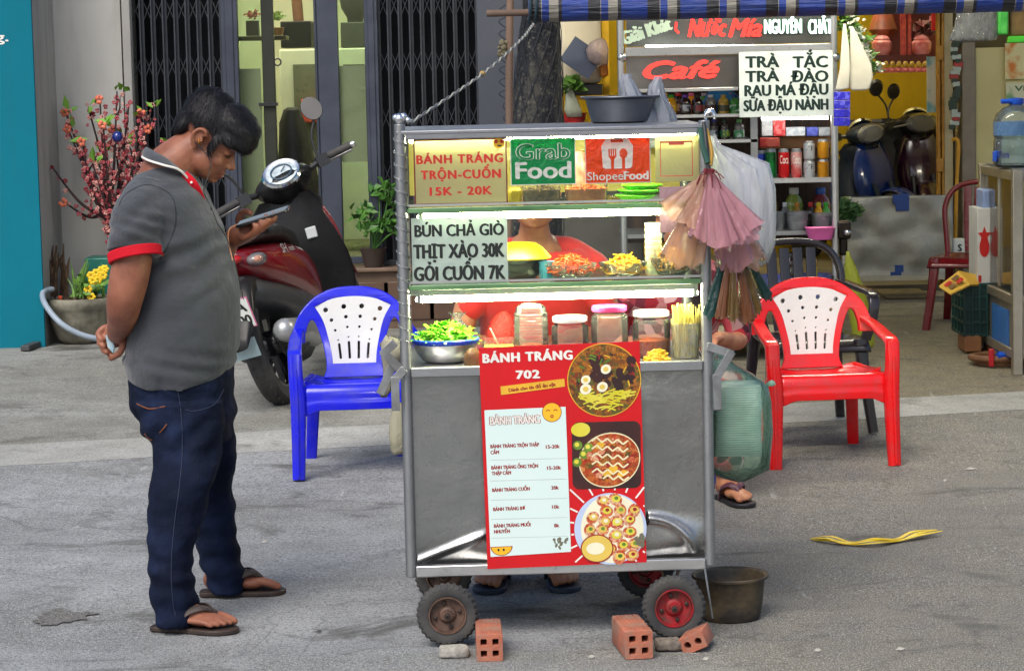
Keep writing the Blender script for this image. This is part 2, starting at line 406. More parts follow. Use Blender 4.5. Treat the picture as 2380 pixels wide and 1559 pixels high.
WHITE_P = mat('white plastic', S(226, 228, 226), .35)
BLACK_P = mat('black plastic', (.018, .018, .02), .38, coat=.1)
BLACK_G = mat('black gloss', (.012, .012, .015), .16, rvar=.05, coat=.3)
RUBBER = mat('tyre rubber', (.03, .03, .032), .75, col2=(.055, .052, .05), scale=20, bump=.2, bscale=90)
CHROME = mat('chrome', (.8, .81, .82), .14, 1, rvar=.05)
STEEL = steel('stainless sheet', (.40, .41, .42), .36, smudge=.6); STEEL_F = steel('front sheet', (.38, .385, .38), .22, (2, 2, 1.2), .6, .03); STEEL_D = steel('dull stainless', (.33, .34, .36), .42)
STEEL_B = steel('bright stainless', (.66, .66, .66), .26, smudge=.35)
ALU = mat('aluminium', (.36, .37, .38), .42, .8, col2=(.22, .22, .22), scale=18)
SKIN = mat('skin', S(150, 97, 75), .5, col2=S(124, 74, 56), scale=16, bump=.12, bscale=160, sss=.12, spec=.4)
SKIN2 = mat('skin pale', S(190, 132, 96), .48, col2=S(166, 104, 74), scale=16, sss=.12, spec=.4)
HAIR = mat('black hair', (.008, .008, .011), .55, col2=(.014, .013, .015), scale=60, spec=.28)
PAPER = mat('printed white', S(228, 232, 226), .45, scale=3)
INK = mat('black ink', S(28, 34, 30), .5); INKR = mat('red ink', S(196, 30, 24), .5); INKW = mat('white ink', S(240, 236, 228), .5)
BOXCARD = mat('cardboard', S(176, 130, 78), .8, col2=S(150, 104, 60), scale=10)
# ------------------------------------------------------------------ ground
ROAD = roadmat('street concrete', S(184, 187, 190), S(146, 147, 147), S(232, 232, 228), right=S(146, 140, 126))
PAVE = roadmat('pavement concrete', S(180, 180, 176), S(142, 140, 132), S(222, 222, 212), True, .8, right=S(156, 144, 116))
KERB = roadmat('kerb concrete', S(206, 206, 202), S(176, 175, 170), S(222, 222, 215), False, .7)
def strip(name, s0, s1, m, ns, zoff=0.0, nx=60, x0=-30, x1=30):
    mb = MB()
    def f(u, v):
        x = x0+(x1-x0)*u; s = s0+(s1-s0)*v; y = s+.22*x
        z = gz(x, y)+zoff + (.006*noise.noise(Vector((x*1.3, y*1.3, 3))) if 4 < y < 16 else 0)
        return (x, y, z)
    mb.grid(f, nx*4, ns); return struct(name, mb, m, ang=180)
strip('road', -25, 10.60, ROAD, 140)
strip('kerb', 10.60, 11.1, KERB, 8, .001)
strip('pavement', 11.1, 34, PAVE, 60, .001)

# stains, cracks and scraps on the road stay part of its look
# ------------------------------------------------------------------ teal neighbour wall
TEAL = wallmat('teal paint', S(0, 112, 132), (.02, .10, .12), 1.2, .25, .06)
GREYW = wallmat('grey render', S(172, 170, 166), (.10, .095, .085), 1.6, .45)
GREYL = wallmat('pale render', S(198, 196, 190), (.16, .15, .13), 1.4, .35)
GREYB = wallmat('blue grey paint', S(78, 82, 92), (.06, .06, .06), 1.4, .2, .05)
TY = 13.55; TP = Plane((0, TY, 0))
t = thing('neighbour_wall', 'bright teal painted wall with a bare grey side at the left edge of the photo', 'wall', TP.at(60, 825))
mb = MB(); xr = TP.loc(88, 400)[0]
mb.box(((xr-6)/2, TY+.015, 1.6), (xr+6, .03, 3.6)); build('teal_coat', mb, TEAL, t)
mb = MB(); mb.box(((xr-6)/2, TY+.38, 1.6), (xr+5.985, .70, 3.6)); build('rendered_core', mb, GREYW, t)
mb = MB(); FW = TP.F(-.002); a = TP.loc(7, 88)
put_text(mb, 'g.', FW, a[0]-.045, a[0]+.03, a[1]-.02, .05, .05); build('lettering', mb, INKW, t)
# ------------------------------------------------------------------ house with folding gate
HY = 14.25; HP = Plane((0, HY, 0)); FLZ = .5
GATE = mat('gate paint', S(54, 58, 66), .5, .1, col2=S(42, 46, 54), scale=14, bump=.1)
STILE = mat('door stile paint', S(64, 70, 84), .42, .2, col2=S(52, 58, 72), scale=6)
DARKSTILE = mat('dark green frame', S(34, 38, 26), .5, col2=S(26, 30, 20), scale=9)
DARK = mat('unlit space', (.006, .007, .010), .8, spec=.1)  # near-black stands in for the shade behind the gates
TILE = mat('brown step tile', S(120, 98, 82), .4, col2=S(98, 80, 66), scale=5)
h = thing('house', 'grey townhouse front with two dark folding gates and a glass door between them', 'house', HP.at(700, 640))
mb = MB(); HP.box(mb, 60, -160, 290, 790, 0, .25); build('wall', mb, GREYL, h)
mb = MB(); HP.box(mb, 290, -160, 309, 640, -.03, .2); build('door_jamb', mb, GREYW, h, bevel=.006)
mb = MB(); HP.box(mb, 1114, -160, 1306, 800, -.04, .25); build('pilaster', mb, GREYB, h)
mb = MB(); HP.box(mb, 60, -260, 1306, -150, -.05, .25); build('lintel', mb, GREYB, h)
# step in front of the door
mb = MB(); a, b, c, e = HP.rc(300, 627, 1114, 790); b = .1
mb.box(((a+c)/2, HY-.05+.2, (b+FLZ)/2), (c-a, .5, FLZ-b)); mb.box(((a+c)/2, HY-.06+.2, FLZ+.012), (c-a+.02, .56, .024))
build('step', mb, TILE, h, bevel=.006)
mb = MB()
for k in range(7):
    xa = a+.12+k*(c-a-.2)/7; mb.box((xa+.2, HY-.104, .33), (.29, .008, .22))
build('step_tile', mb, mat('tile inset', S(98, 76, 62), .35, col2=S(84, 66, 54)), h, bevel=.004)
# gates
def gate(v0, v1, n, stile):
    g0 = HP.loc(v0, 320)[0]; g1 = HP.loc(v1, 320)[0]; z0, z1 = FLZ+.03, 3.0
    mb = MB()
    for z in (z0+.01, z1): mb.box(((g0+g1)/2, HY+.05, z), (g1-g0, .05, .03))
    gt = build('folding_gate', mb, GATE, h, bevel=.003)
    step = (g1-g0)/n; up = Vector((0, 0, 1))
    for i in range(n+1):
        m = MB(); x = g0+step*i
        m.box((x-.006, HY+.045, (z0+z1)/2), (.008, .03, z1-z0)); m.box((x+.006, HY+.062, (z0+z1)/2), (.016, .005, z1-z0))
        build('picket', m, GATE, gt)
    H = .32
    for i in range(n):
        x = g0+step*i; m = MB()
        for k in range(9):
            z = z0+.12+k*H
            for (za, zb, yy) in ((z, z+H*.5, .072), (z+H*.5, z, .079)):
                m.bar((x, HY+yy, za), (x+step, HY+yy, zb), .014, .004, up=(0, 1, 0))
        build('lattice', m, GATE, gt)
    m = MB(); m.box(((g0+g1)/2, HY+.22, (z0+z1)/2), (g1-g0+.02, .02, z1-z0+.1)); build('dark_space_panel', m, DARK, h)  # black sheet put where there is only dark space
    m = MB(); s0, s1 = sorted((HP.loc(stile[0], 320)[0], HP.loc(stile[1], 320)[0]))
    m.box(((s0+s1)/2, HY+.03, (z0+z1)/2), (s1-s0, .06, z1-z0)); m.box(((s0+s1)/2, HY-.004, (z0+z1)/2), ((s1-s0)*.5, .01, z1-z0))
    build('gate_stile', m, STILE, h, bevel=.005)
gate(309, 521, 8, (521, 560)); gate(884, 1114, 9, (853, 884))
# glass door in the gap
mb = MB(); HP.box(mb, 741, -160, 789, 614, .10, .16); HP.box(mb, 734, -160, 741, 614, .12, .15); build('door_stile', mb, STILE, h, bevel=.006)
mb = MB(); HP.box(mb, 612, -160, 640, 614, .14, .2); dp = build('door_post', mb, DARKSTILE, h, bevel=.004)
mb = MB(); p = HP.at(645, 145, .13); mb.tube([(p.x+.02*cos(a*pi/6), p.y, p.z+.02*sin(a*pi/6)) for a in range(12)], .005, 6, closed=True)
q = HP.at(622, 243, .12); mb.bar((q.x-.05, q.y, q.z), (q.x+.06, q.y, q.z), .02, .02); build('latch', mb, BLACK_P, dp)
GLASS = pane('door glass', (.86, .95, .88), .02, 1.0); FROST = film('frosted glass', S(136, 150, 112), .9, .35, .4, .06, 3)
for a, b, y1 in ((556, 612, 100), (789, 853, 153)):
    mb = MB(); HP.box(mb, a, -160, b, 614, .148, .154); gp = build('glass_pane', mb, GLASS, h)
    mb = MB(); HP.box(mb, a+1, 160 if a < 600 else 153, b-1, 520 if a < 600 else 376, .141, .146); build('frosted_film', mb, FROST, gp)
mb = MB(); HP.box(mb, 556, 600, 853, 616, .1, .17); build('door_sill', mb, STILE, h, bevel=.004)
# lit room behind
ROOM = mat('room paint', S(222, 222, 190), .7, col2=S(214, 214, 180), scale=2)
mb = MB(); ra, rb = HP.loc(309, 300)[0]-.3, HP.loc(1114, 300)[0]+.2; y0, y1 = HY+.25, HY+3.2
mb.box(((ra+rb)/2, y1+.05, 1.7), (rb-ra, .1, 2.8)); mb.box((ra-.05, (y0+y1)/2, 1.7), (.1, y1-y0, 2.8)); mb.box((rb+.05, (y0+y1)/2, 1.7), (.1, y1-y0, 2.8))
mb.box(((ra+rb)/2, (y0+y1)/2, 3.15), (rb-ra+.2, y1-y0+.2, .1)); build('room_shell', mb, ROOM, h)
mb = MB(); mb.box(((ra+rb)/2, (y0+y1)/2+.05, FLZ-.05), (rb-ra+.2, y1-y0, .1)); build('room_floor', mb, mat('floor tile', S(150, 140, 118), .3), h)
mb = MB(); mb.tube([(-2.2, HY+1.2, 2.95), (-.4, HY+1.2, 2.95)], .03, 10)
single('ceiling_light', mb, glow('room tube light', (1, 1, .84), 34), 'long lit tube light under the ceiling inside the grey house', 'ceiling light')
# things inside the house, seen through the door
IP = Plane((0, HY+1.6, 0)); CREAM = mat('cream lacquer', S(226, 232, 196), .4, scale=3)
mb = MB(); IP.box(mb, 655, 113, 905, 560, 0, .5); cb = tag(build('cabinet', mb, CREAM, bevel=.01), 'cream cabinet with framed doors standing inside the glass door', 'cabinet')
mb = MB()
for a, b in ((684, 738), (800, 850)): IP.box(mb, a, 150, b, 350, -.012, -.002)
build('door_panel', mb, mat('olive glass', S(118, 122, 96), .3), cb)
mb = MB(); IP.box(mb, 700, 230, 742, 285, -.06, -.014); single('red_packet', mb, mat('red packet', S(200, 50, 34), .4, col2=S(230, 120, 90), scale=9), 'red packet standing against the cabinet inside the house', 'packet', bevel=.01)
mb = MB(); IP.box(mb, 652, 50, 723, 111, 0.02, .4); single('storage_box', mb, mat('black card', S(30, 32, 26), .6), 'black box on top of the cream cabinet, left of the door stile', 'box', bevel=.006)
mb = MB(); IP.box(mb, 792, 52, 862, 111, 0.02, .4); single('storage_box', mb, mat('grey card', S(70, 74, 64), .6), 'dark grey box on top of the cream cabinet, right of the door stile', 'box', bevel=.006)
mb = MB(); CPn = Plane((0, HY+.75, 0)); rs = []
for vy, l, r_, dp in ((600, 640, 750, .2), (520, 641, 748, .22), (430, 643, 742, .2), (340, 646, 722, .16), (285, 650, 708, .12), (256, 660, 698, .08), (250, 668, 690, .03)):
    a, b = CPn.at(l, vy), CPn.at(r_, vy); c = (a+b)/2; w_ = (b-a).length/2; rs.append([c+Vector((w_*cos(q)*(1+.08*sin(5*q+vy)), dp*sin(q), 0)) for q in (2*pi*j/32 for j in range(32))])
rs.insert(0, [Vector((p_.x, p_.y, FLZ+.01)) for p_ in rs[0]]); mb.rings(rs); single('covered_cart', mb, mat('black cover', (.008, .008, .010), .6, bump=.3, bscale=9, bdist=.02), 'tall shape under a black cover just inside the glass door', 'covered cart')
p = IP.at(826, 52, .2); mb = MB(); mb.lathe([(.05, 0), (.055, .03), (.09, .09), (.10, .16), (.03, .165), (.028, .3)], 16, T(p.x, p.y, p.z))
single('vase', mb, mat('grey vase', S(62, 66, 60), .5), 'grey footed urn on the dark grey box behind the glass', 'vase')
mb = MB(); p = IP.at(694, 50, .2); mb.tube([p, p+Vector((-.03, 0, .5))], .035, 10)
single('wooden_post', mb, mat('brown wood', S(120, 84, 60), .6), 'brown wooden post rising from the black box', 'post')
SP = Plane((0, HY+.62, 0)); mb = MB(); SP.box(mb, 548, 84, 664, 94, 0, .22); sh = single('wall_shelf', mb, mat('olive shelf', S(92, 90, 62), .5), 'narrow shelf carrying potted plants behind the dark door post', 'shelf', bevel=.004)
LEAF = mat('leaf green', S(66, 110, 42), .5, col2=S(110, 150, 60), scale=20)
def leaves(mb, c, n, rad, L, seed=0, up=.6, mi=0, wd=.35):
    rg = random.Random(seed)
    for _ in range(n):
        d = Vector((rg.uniform(-1, 1), rg.uniform(-1, 1), rg.uniform(-.3, 1)*up)).normalized(); o = Vector(c)+d*rg.uniform(.1, 1)*rad
        a = Vector((rg.uniform(-1, 1), rg.uniform(-1, 1), rg.uniform(-.4, 1))).normalized(); b = a.orthogonal().normalized(); l = L*rg.uniform(.6, 1.2)
        w_ = b*l*wd; nrm = a.cross(b)*l*.12
        mb.add([o, o+a*l*.45+w_+nrm, o+a*l, o+a*l*.45-w_+nrm], [(0, 1, 2), (0, 2, 3)], mi)
for k, (vx, y, cc, nm) in enumerate(((588, 84, S(150, 70, 50), 'square clay pot of reddish flowers on the narrow shelf'), (648, 86, S(190, 150, 110), 'small pale pot with a bushy seedling on the narrow shelf'))):
    p = SP.at(vx, y, .1); t = thing('potted_plant', nm, 'potted plant', p); mb = MB()
    if k == 0: mb.box((p.x, p.y, p.z+.045), (.075, .07, .09))
    else: mb.lathe([(.022, 0), (.034, .05), (.036, .055)], 12, T(*p))
    build('pot', mb, mat('pot paint%d' % k, (S(88, 92, 84), cc)[k], .6), t, bevel=.003)
    mb = MB(); leaves(mb, p+Vector((0, 0, .11)), 40, .045, .035, k); build('foliage', mb, mat('bloom%d' % k, (S(170, 70, 44), S(150, 180, 90))[k], .6), t)
# ragged dark patches where the road surface has broken away
PATCH = roadmat('broken asphalt', S(156, 155, 152), S(120, 118, 114), S(190, 190, 185), False, 1.2)
for vx, vy, r, e in ((140, 1432, .085, .5),):
    p = G(vx, vy); mb = MB()
    def f(u, v):
        a = 2*pi*u; q = v*r*(1+.5*noise.noise(Vector((cos(a)*1.7, sin(a)*1.7, vx)))+.35*noise.noise(Vector((cos(a)*6, sin(a)*6, vx)))); x, y = p.x+q*cos(a), p.y+q*sin(a)*2.2*e
        return (x, y, gz(x, y)+.006*noise.noise(Vector((x*1.3, y*1.3, 3)))+.0045)
    mb.grid(f, 64, 8, wrap=True); struct('road_patch', mb, PATCH, ang=180)
# ------------------------------------------------------------------ the food cart
CY = 7.0; CP = Plane((0, CY, 0), .03); CD = .56; CM = CP.M(); CF = CP.F()
cz = lambda vy, d=0.0, vx=1300: CP.loc(vx, vy, d)[1]
cx = lambda vx, d=0.0, vy=800: CP.loc(vx, vy, d)[0]
cart = thing('food_cart', 'stainless steel street food cart with glass shelves, lit tubes and a red menu poster', 'food cart', CP.at(1300, 1500, .25))
X0c, X1c = cx(942), cx(1643); ZT = cz(296); ZB = cz(1330); Z1 = cz(482); Z2 = cz(661); ZC = cz(846)
def cpart(name, mb, m, parent=cart, **k): return build(name, mb, m, parent, **k)
GP = pane('cart glass', (.97, 1, .97), .02, .8)
# posts
for (x, d, top, bot) in ((X0c, 0, cz(288, 0, 940), cz(1340, 0, 950)), (X1c, 0, cz(280, 0, 1630), cz(1312, 0, 1650)), (X0c, CD, ZT, ZB), (X1c, CD, ZT, ZB)):
    mb = MB(); mb.M = CM; mb.tube([(x, d, bot), (x, d, top)], .0155, 16); cpart('post', mb, STEEL, bevel=.002)
mb = MB(); mb.M = CM      # twisted clear plastic round the near left post
hx = []
for i in range(260):
    a = i*.42; z = cz(300)+(cz(800)-cz(300))*i/260; hx.append((X0c+.0175*cos(a), .0175*sin(a), z))
mb.tube(hx, .0028, 5); cpart('plastic_wrap', mb, film('clear wrap', S(200, 205, 205), .35, .4, .1))
mb = MB(); mb.M = CM
for dx, dz, r in ((0, .014, .016), (.012, .02, .011), (-.010, .018, .010), (.024, .01, .009)): mb.ball((X0c+dx, 0, cz(288, 0, 940)+dz), r, 12, 8)
cpart('bolt_cap', mb, CHROME)
# roof, rails, floor
mb = MB(); mb.M = CM; mb.box(((X0c+X1c)/2, CD/2, ZT-.006), (X1c-X0c+.02, CD+.03, .012)); mb.box(((X0c+X1c)/2, -.008, ZT-.013), (X1c-X0c-.03, .012, .026)); cpart('roof', mb, STEEL_D, bevel=.003)
mb = MB(); mb.M = CM; mb.box(((X0c+X1c)/2, -.004, (cz(845)+cz(868))/2), (X1c-X0c-.028, .02, cz(845)-cz(868))); cpart('rail', mb, STEEL, bevel=.003)
mb = MB(); mb.M = CM; mb.box(((X0c+X1c)/2, .0, (cz(1304)+cz(1330))/2), (X1c-X0c-.028, .03, cz(1304)-cz(1330))); cpart('bottom_rail', mb, STEEL_B, bevel=.003)
mb = MB(); mb.M = CM; mb.box(((X0c+X1c)/2, CD/2, ZC-.006), (X1c-X0c-.01, CD-.01, .010)); cpart('counter', mb, STEEL_B)
mb = MB(); mb.M = CM; mb.box(((X0c+X1c)/2, CD/2+.02, ZB+.012), (X1c-X0c, CD-.03, .02)); cpart('base', mb, STEEL_D)
# dented sheet steel
def sheet(u, v):
    x = X0c+.012+(X1c-X0c-.024)*u; z = cz(1306)+(cz(866)-cz(1306))*v
    q = noise.noise(Vector((x*5, z*4, 1)))*.006+noise.noise(Vector((x*14, z*11, 5)))*.0015
    dl = math.exp(-((u-.12)/.10)**2-((v-.05)/.06)**2); dr = math.exp(-((u-.93)/.07)**2-((v-.12)/.07)**2)
    e1 = abs((u-.015)*(.13)-(v-.03)*(.235))/.2685; cr_ = (.016*max(0, 1-e1/.035)**1.5 if .0 < u < .27 else 0)*max(0, min(1, (.27-u)*14)); e2 = math.hypot((u-.80)*1.0, (v-.02)*.8); ar = .016*math.exp(-((e2-.16)/.018)**2) if u > .80 and v > .02 else 0
    b = .035*max(0, 1-v/.10)**2*(.5+.5*cos(2*pi*(u-.12)*1.2)) if v < .10 else 0
    return (x, .006+q*(0.3+sin(pi*u))+.014*dl-.012*dr+b*.6-cr_-ar, z)
mb = MB(); mb.M = CM; mb.grid(sheet, 220, 150); cpart('front_panel', mb, STEEL_F, ang=180)
for x, s in ((X0c-.004, 1), (X1c+.004, -1)):
    mb = MB(); mb.M = CM; mb.box((x, CD/2, (ZB+ZC)/2), (.004, CD-.04, ZC-ZB)); cpart('side_panel', mb, STEEL_D)
mb = MB(); mb.M = CM; mb.box(((X0c+X1c)/2, CD-.01, ZB+.17), (X1c-X0c-.03, .004, .3)); cpart('back_panel', mb, STEEL_D)
# glass shelves, panes, tubes
GEDGE = mat('green glass edge', S(70, 110, 74), .15, col2=S(120, 160, 110), scale=3)
for z in (Z1, Z2):
    mb = MB(); mb.M = CM; mb.box(((X0c+X1c)/2, CD/2, z), (X1c-X0c-.03, CD-.02, .007)); cpart('glass_shelf', mb, pane('shelf glass', (.9, .97, .9), .02, .8, .12, (.8, .9, .8)))
    mb = MB(); mb.M = CM; mb.box(((X0c+X1c)/2, -.001, z), (X1c-X0c-.03, .008, .014)); cpart('shelf_edge', mb, GEDGE, bevel=.002)
    mb = MB(); mb.M = CM; mb.box(((X0c+X1c)/2, .006, z+.014), (X1c-X0c-.03, .006, .006)); cpart('shelf_lip', mb, STEEL_B)
for za, zb in ((ZT-.02, Z1+.008), (Z1-.008, Z2+.008)):
    mb = MB(); mb.M = CM; mb.box(((X0c+X1c)/2, .0125, (za+zb)/2), (X1c-X0c-.03, .003, za-zb)); cpart('front_pane', mb, GP)
for x in (X0c, X1c):
    mb = MB(); mb.M = CM; mb.box((x, CD/2, (ZT+ZC)/2), (.003, CD-.035, ZT-ZC-.03)); cpart('side_pane', mb, GP)
TUBE = glow('cool white tube', (1, .97, .62), 60)
for vy, a, b, d, hang in ((317, 958, 1628, .05, ZT-.012), (497, 985, 1602, .06, Z1-.004), (688, 976, 1617, .06, Z2-.004)):
    z = cz(vy, d); mb = MB(); mb.M = CM; mb.tube([(cx(a, d), d, z), (cx(b, d), d, z)], 0.0092, 12, rnd=True); tb = cpart('light_tube', mb, TUBE)
    mb = MB(); mb.M = CM; mb.box(((X0c+X1c)/2, d+.004, (z+.012+hang)/2+.001), (cx(b, d)-cx(a, d)+.03, .03, max(.006, hang-z-.010)))
    for q in (a, b): mb.box((cx(q, d), d, z+.004), (.012, .024, .026))
    build('tube_holder', mb, mat('tube batten', S(225, 228, 220), .4), tb)
mb = MB(); mb.M = CM; mb.box(((X0c+X1c)/2, CD-.03, (ZT+Z1)/2+.002), (X1c-X0c-.036, .003, ZT-Z1-.03)); cpart('back_sheet', mb, film('cream acrylic', S(236, 220, 120), .72, .5, .15, .08, 6))
# folding side handles
for pts, dd in ((((1650, 806), (1698, 822), (1666, 876), (1668, 946)), -.02), (((938, 866), (893, 820), (914, 800)), -.01), (((936, 862), (918, 882), (920, 948)), -.03), (((912, 850), (886, 910)), .03)):
    mb = MB(); q = [CP.at(a, b, dd) for a, b in pts]
    for i, (a, b) in enumerate(zip(q, q[1:])):
        e = (b-a).normalized()*.008; mb.bar(a-e, b+e, .004 + .0005*i, .024, up=CP.n)
    cpart('folding_handle', mb, ALU, bevel=.001)
# wheels
def cart_wheel(vx, vy, rpx, d, rimcol, rust):
    y0 = CY; c = CP.at(vx, vy, d); r = rpx/5764*c.y*1.0
    c.z = r*1.0 + .004
    M_ = frame(c, CP.x, (0, 0, 1))       # z towards the camera
    mb = MB(); mb.M = M_
    R0 = r; tw = .026
    prof = [(R0*.60, -tw*.75), (R0*.72, -tw), (R0*.88, -tw*.95), (R0*.965, -tw*.5), (R0*.97, 0), (R0*.965, tw*.5), (R0*.88, tw*.95), (R0*.72, tw), (R0*.60, tw*.75)]
    mb.lathe(prof, 44, cap0=False, cap1=False)
    for k in range(30):
        a = 2*pi*k/30
        for sgn in (-1, 1):
            mb.box((0, 0, 0), (.009, R0*.16, .012), RZ(a+sgn*.05) @ T(0, R0*.895, sgn*tw*.62) @ RX(-sgn*.9))
    wh = cpart('wheel', mb, mat('cart tyre', (.026, .028, .031), .8, col2=(.06, .058, .054), scale=14, bump=.3, bscale=70), bevel=.001)
    mb = MB(); mb.M = M_
    mb.lathe([(R0*.63, .014), (R0*.60, .024), (R0*.57, .024), (R0*.53, .004), (R0*.30, .002), (R0*.24, .010), (R0*.20, .012), (R0*.16, .012), (R0*.15, .028), (.001, .028)], 36, cap0=False)
    mb.lathe([(R0*.63, .014), (R0*.63, -.014), (.001, -.014)], 36, cap0=False)
    build('rim', mb, mat('rim '+rust, rimcol, .55, .2, col2=S(92, 70, 60) if rust != 'red' else S(140, 34, 40), scale=22, bump=.2, dirt=(S(70, 58, 50), 30)), wh, ang=30)
    mb = MB(); mb.M = M_
    for k in range(4):
        a = 2*pi*k/4+.25; mb.lathe([(.0065, .003), (.0065, .010), (.004, .012), (.0005, .012)], 6, T(R0*.40*cos(a), R0*.40*sin(a), 0))
    mb.lathe([(.010, .028), (.009, .034), (.004, .035), (.0035, .030), (.0005, .030)], 10)
    build('wheel_bolt', mb, mat('bolt zinc', S(150, 135, 115) if rust == 'red' else S(70, 60, 56), .5, .6), wh)
    # fork up to the cart floor
    mb = MB()
    for sx in (-.03, .03):
        o = CP.n*(.10 if d < 0 else .04)
        mb.bar(c+o, Vector((c.x, c.y, ZB+.012))+o+CP.x*sx, .022, .006, up=(0, 1, 0))
    mb.tube([c-CP.n*.02, c+CP.n*.11], .008, 8); build('fork', mb, mat('rusty iron', S(110, 92, 78), .7, .3, col2=S(80, 62, 50)), wh)
cart_wheel(1040, 1425, 74, -.07, S(120, 92, 78), 'rust'); cart_wheel(1566, 1411, 76, -.07, S(168, 30, 40), 'red')
cart_wheel(1030, 1318, 68, .50, S(110, 84, 74), 'rust'); cart_wheel(1500, 1308, 68, .50, S(150, 30, 38), 'red')
mb = MB(); mb.tube([CP.at(1638, 1318, -.02), CP.at(1644, 1360, -.03), CP.at(1652, 1410, -.035), CP.at(1656, 1436, -.03)], .003, 6, sm=4); cpart('loose_wire', mb, ALU)

# ---- stickers and signs on the glass
def sheetpart(name, x0, y0, x1, y1, mats, draw, d=.009, label=None, rot=0.0):
    a, b, c, e = CP.rc(x0, y0, x1, y1, d)
    mb = MB(); Mf = CP.F(d) @ T((a+c)/2, (b+e)/2, 0) @ RZ(rot); W, H = c-a, e-b
    mb.box((0, 0, -.0006), (W, H, .001), Mf, 0)
    cv = lambda vx, vy: ((vx-(x0+x1)/2)/(x1-x0)*W, -(vy-(y0+y1)/2)/(y1-y0)*H)
    draw(mb, Mf, cv, W, H)
    o = cpart(name, mb, mats, smooth=False, fixn=False)
    if label: o['label'] = label
    return o
def tx(mb, M_, cv, s, x0, x1, yb, cap, mi, bold=.06, **k):
    a = cv(x0, yb); b = cv(x1, yb); c = cv(x0, yb-cap); put_text(mb, s, M_, a[0], b[0], a[1], c[1]-a[1], bold, mi, z=k.pop('z', .0006), **k)
SHEETW = film('backlit sheet', S(236, 230, 176), .92, .72, .3, .05, 5); SHEETM = film('milky sheet', S(206, 224, 212), .95, .4, .3, .04, 5)
GREEN_S = film('green sticker', S(0, 140, 74), .97, .4, .3, .02); ORANGE_S = film('orange sticker', S(226, 74, 24), .97, .4, .3, .02)
YEL = mat('emoji yellow', S(246, 190, 40), .5, col2=S(240, 176, 30))
WFILM = film('white print', S(236, 238, 228), .97, .45, .3, .02)
def sA(mb, M_, cv, W, H):
    for q in (-1, 1): rect(mb, M_, -W/2, q*(H/2-.002)-.002, W/2, q*(H/2-.002)+.002, .0003, 1); rect(mb, M_, q*(W/2-.002)-.002, -H/2, q*(W/2-.002)+.002, H/2, .0004, 1)
    tx(mb, M_, cv, 'BÁNH TRÁNG', 968, 1170, 379, 20, 2, .07, spacing=1.15); tx(mb, M_, cv, 'TRỘN-CUỐN', 977, 1164, 415, 20, 2, .07, spacing=1.15); tx(mb, M_, cv, '15K - 20K', 997, 1143, 453, 19, 2, .07, spacing=1.1)
    c = cv(1161, 335); disc(mb, M_, c[0], c[1], .0155, z=.0006, mi=3)
    for q in (1154, 1168): c = cv(q, 331); disc(mb, M_, c[0], c[1], .0055, z=.0008, mi=2)
    c = cv(1162, 339); disc(mb, M_, c[0], c[1], .007, .005, .0008, mi=4, a0=pi, a1=2*pi)
sheetpart('price_sign', 962, 323, 1179, 475, [SHEETW, mat('dark red edge', S(110, 30, 24), .5), INKR, YEL, INK], sA)
def sB(mb, M_, cv, W, H):
    for q in (-1, 1): rect(mb, M_, -W/2, q*(H/2-.0013)-.0013, W/2, q*(H/2-.0013)+.0013, .0003, 1); rect(mb, M_, q*(W/2-.0013)-.0013, -H/2, q*(W/2-.0013)+.0013, H/2, .0004, 1)
    tx(mb, M_, cv, 'Grab', 1198, 1326, 370, 37, 1, .06); tx(mb, M_, cv, 'Grab', 1200, 1324, 370.3, 36.4, 0, 0, z=.0012)
    tx(mb, M_, cv, 'Food', 1197, 1328, 414, 38, 1, .055)
sheetpart('delivery_sticker', 1186, 321, 1338, 430, [GREEN_S, WFILM], sB, label='green sticker with white lettering')
def sC(mb, M_, cv, W, H):
    for q in (-1, 1): rect(mb, M_, -W/2, q*(H/2-.0013)-.0013, W/2, q*(H/2-.0013)+.0013, .0003, 2); rect(mb, M_, q*(W/2-.0013)-.0013, -H/2, q*(W/2-.0013)+.0013, H/2, .0004, 2)
    mb.face([(*cv(*p), .0006) for p in ((1401, 388), (1398, 340), (1410, 321), (1460, 321), (1472, 340), (1469, 388), (1464, 392), (1406, 392))][::-1], 1, M_)
    mb.face([(*cv(*p), .0009) for p in ((1420, 324), (1449, 324), (1449, 331), (1420, 331))][::-1], 0, M_)
    for q in (1416, 1421, 1426, 1431): rect(mb, M_, *cv(q-1.6, 364), *cv(q+1.6, 346), .0009, 0)
    mb.face([(*cv(*p), .00093) for p in ((1414, 362), (1433, 362), (1427, 372), (1427, 393), (1420, 393), (1420, 372))][::-1], 0, M_)
    c = cv(1449, 357); disc(mb, M_, c[0], c[1], .0115, .0140, .0009, mi=0); rect(mb, M_, *cv(1445.5, 393), *cv(1452.5, 368), .00094, 0)
    tx(mb, M_, cv, 'Shopee', 1364, 1448, 418, 19, 1, .01); tx(mb, M_, cv, 'Food', 1449, 1507, 418, 19, 1, .06)
sheetpart('delivery_sticker', 1360, 320, 1512, 426, [ORANGE_S, WFILM, mat('grey edge', S(170, 160, 150), .5)], sC, label='orange sticker with a white bag, fork and spoon')
def sD(mb, M_, cv, W, H):
    for (a, b, c, e) in ((1534, 328, 1610, 332), (1534, 408, 1610, 410)): rect(mb, M_, *cv(a, e), *cv(c, b), .0004, 1)
    for (a, b, c, e) in ((1534, 332, 1536, 408), (1608, 332, 1610, 408)): rect(mb, M_, *cv(a, e), *cv(c, b), .0004, 1)
    rect(mb, M_, *cv(1555, 337), *cv(1590, 331), .0006, 1)
sheetpart('payment_sticker', 1523, 314, 1624, 422, [SHEETW, mat('pale red print', S(206, 84, 74), .5)], sD)
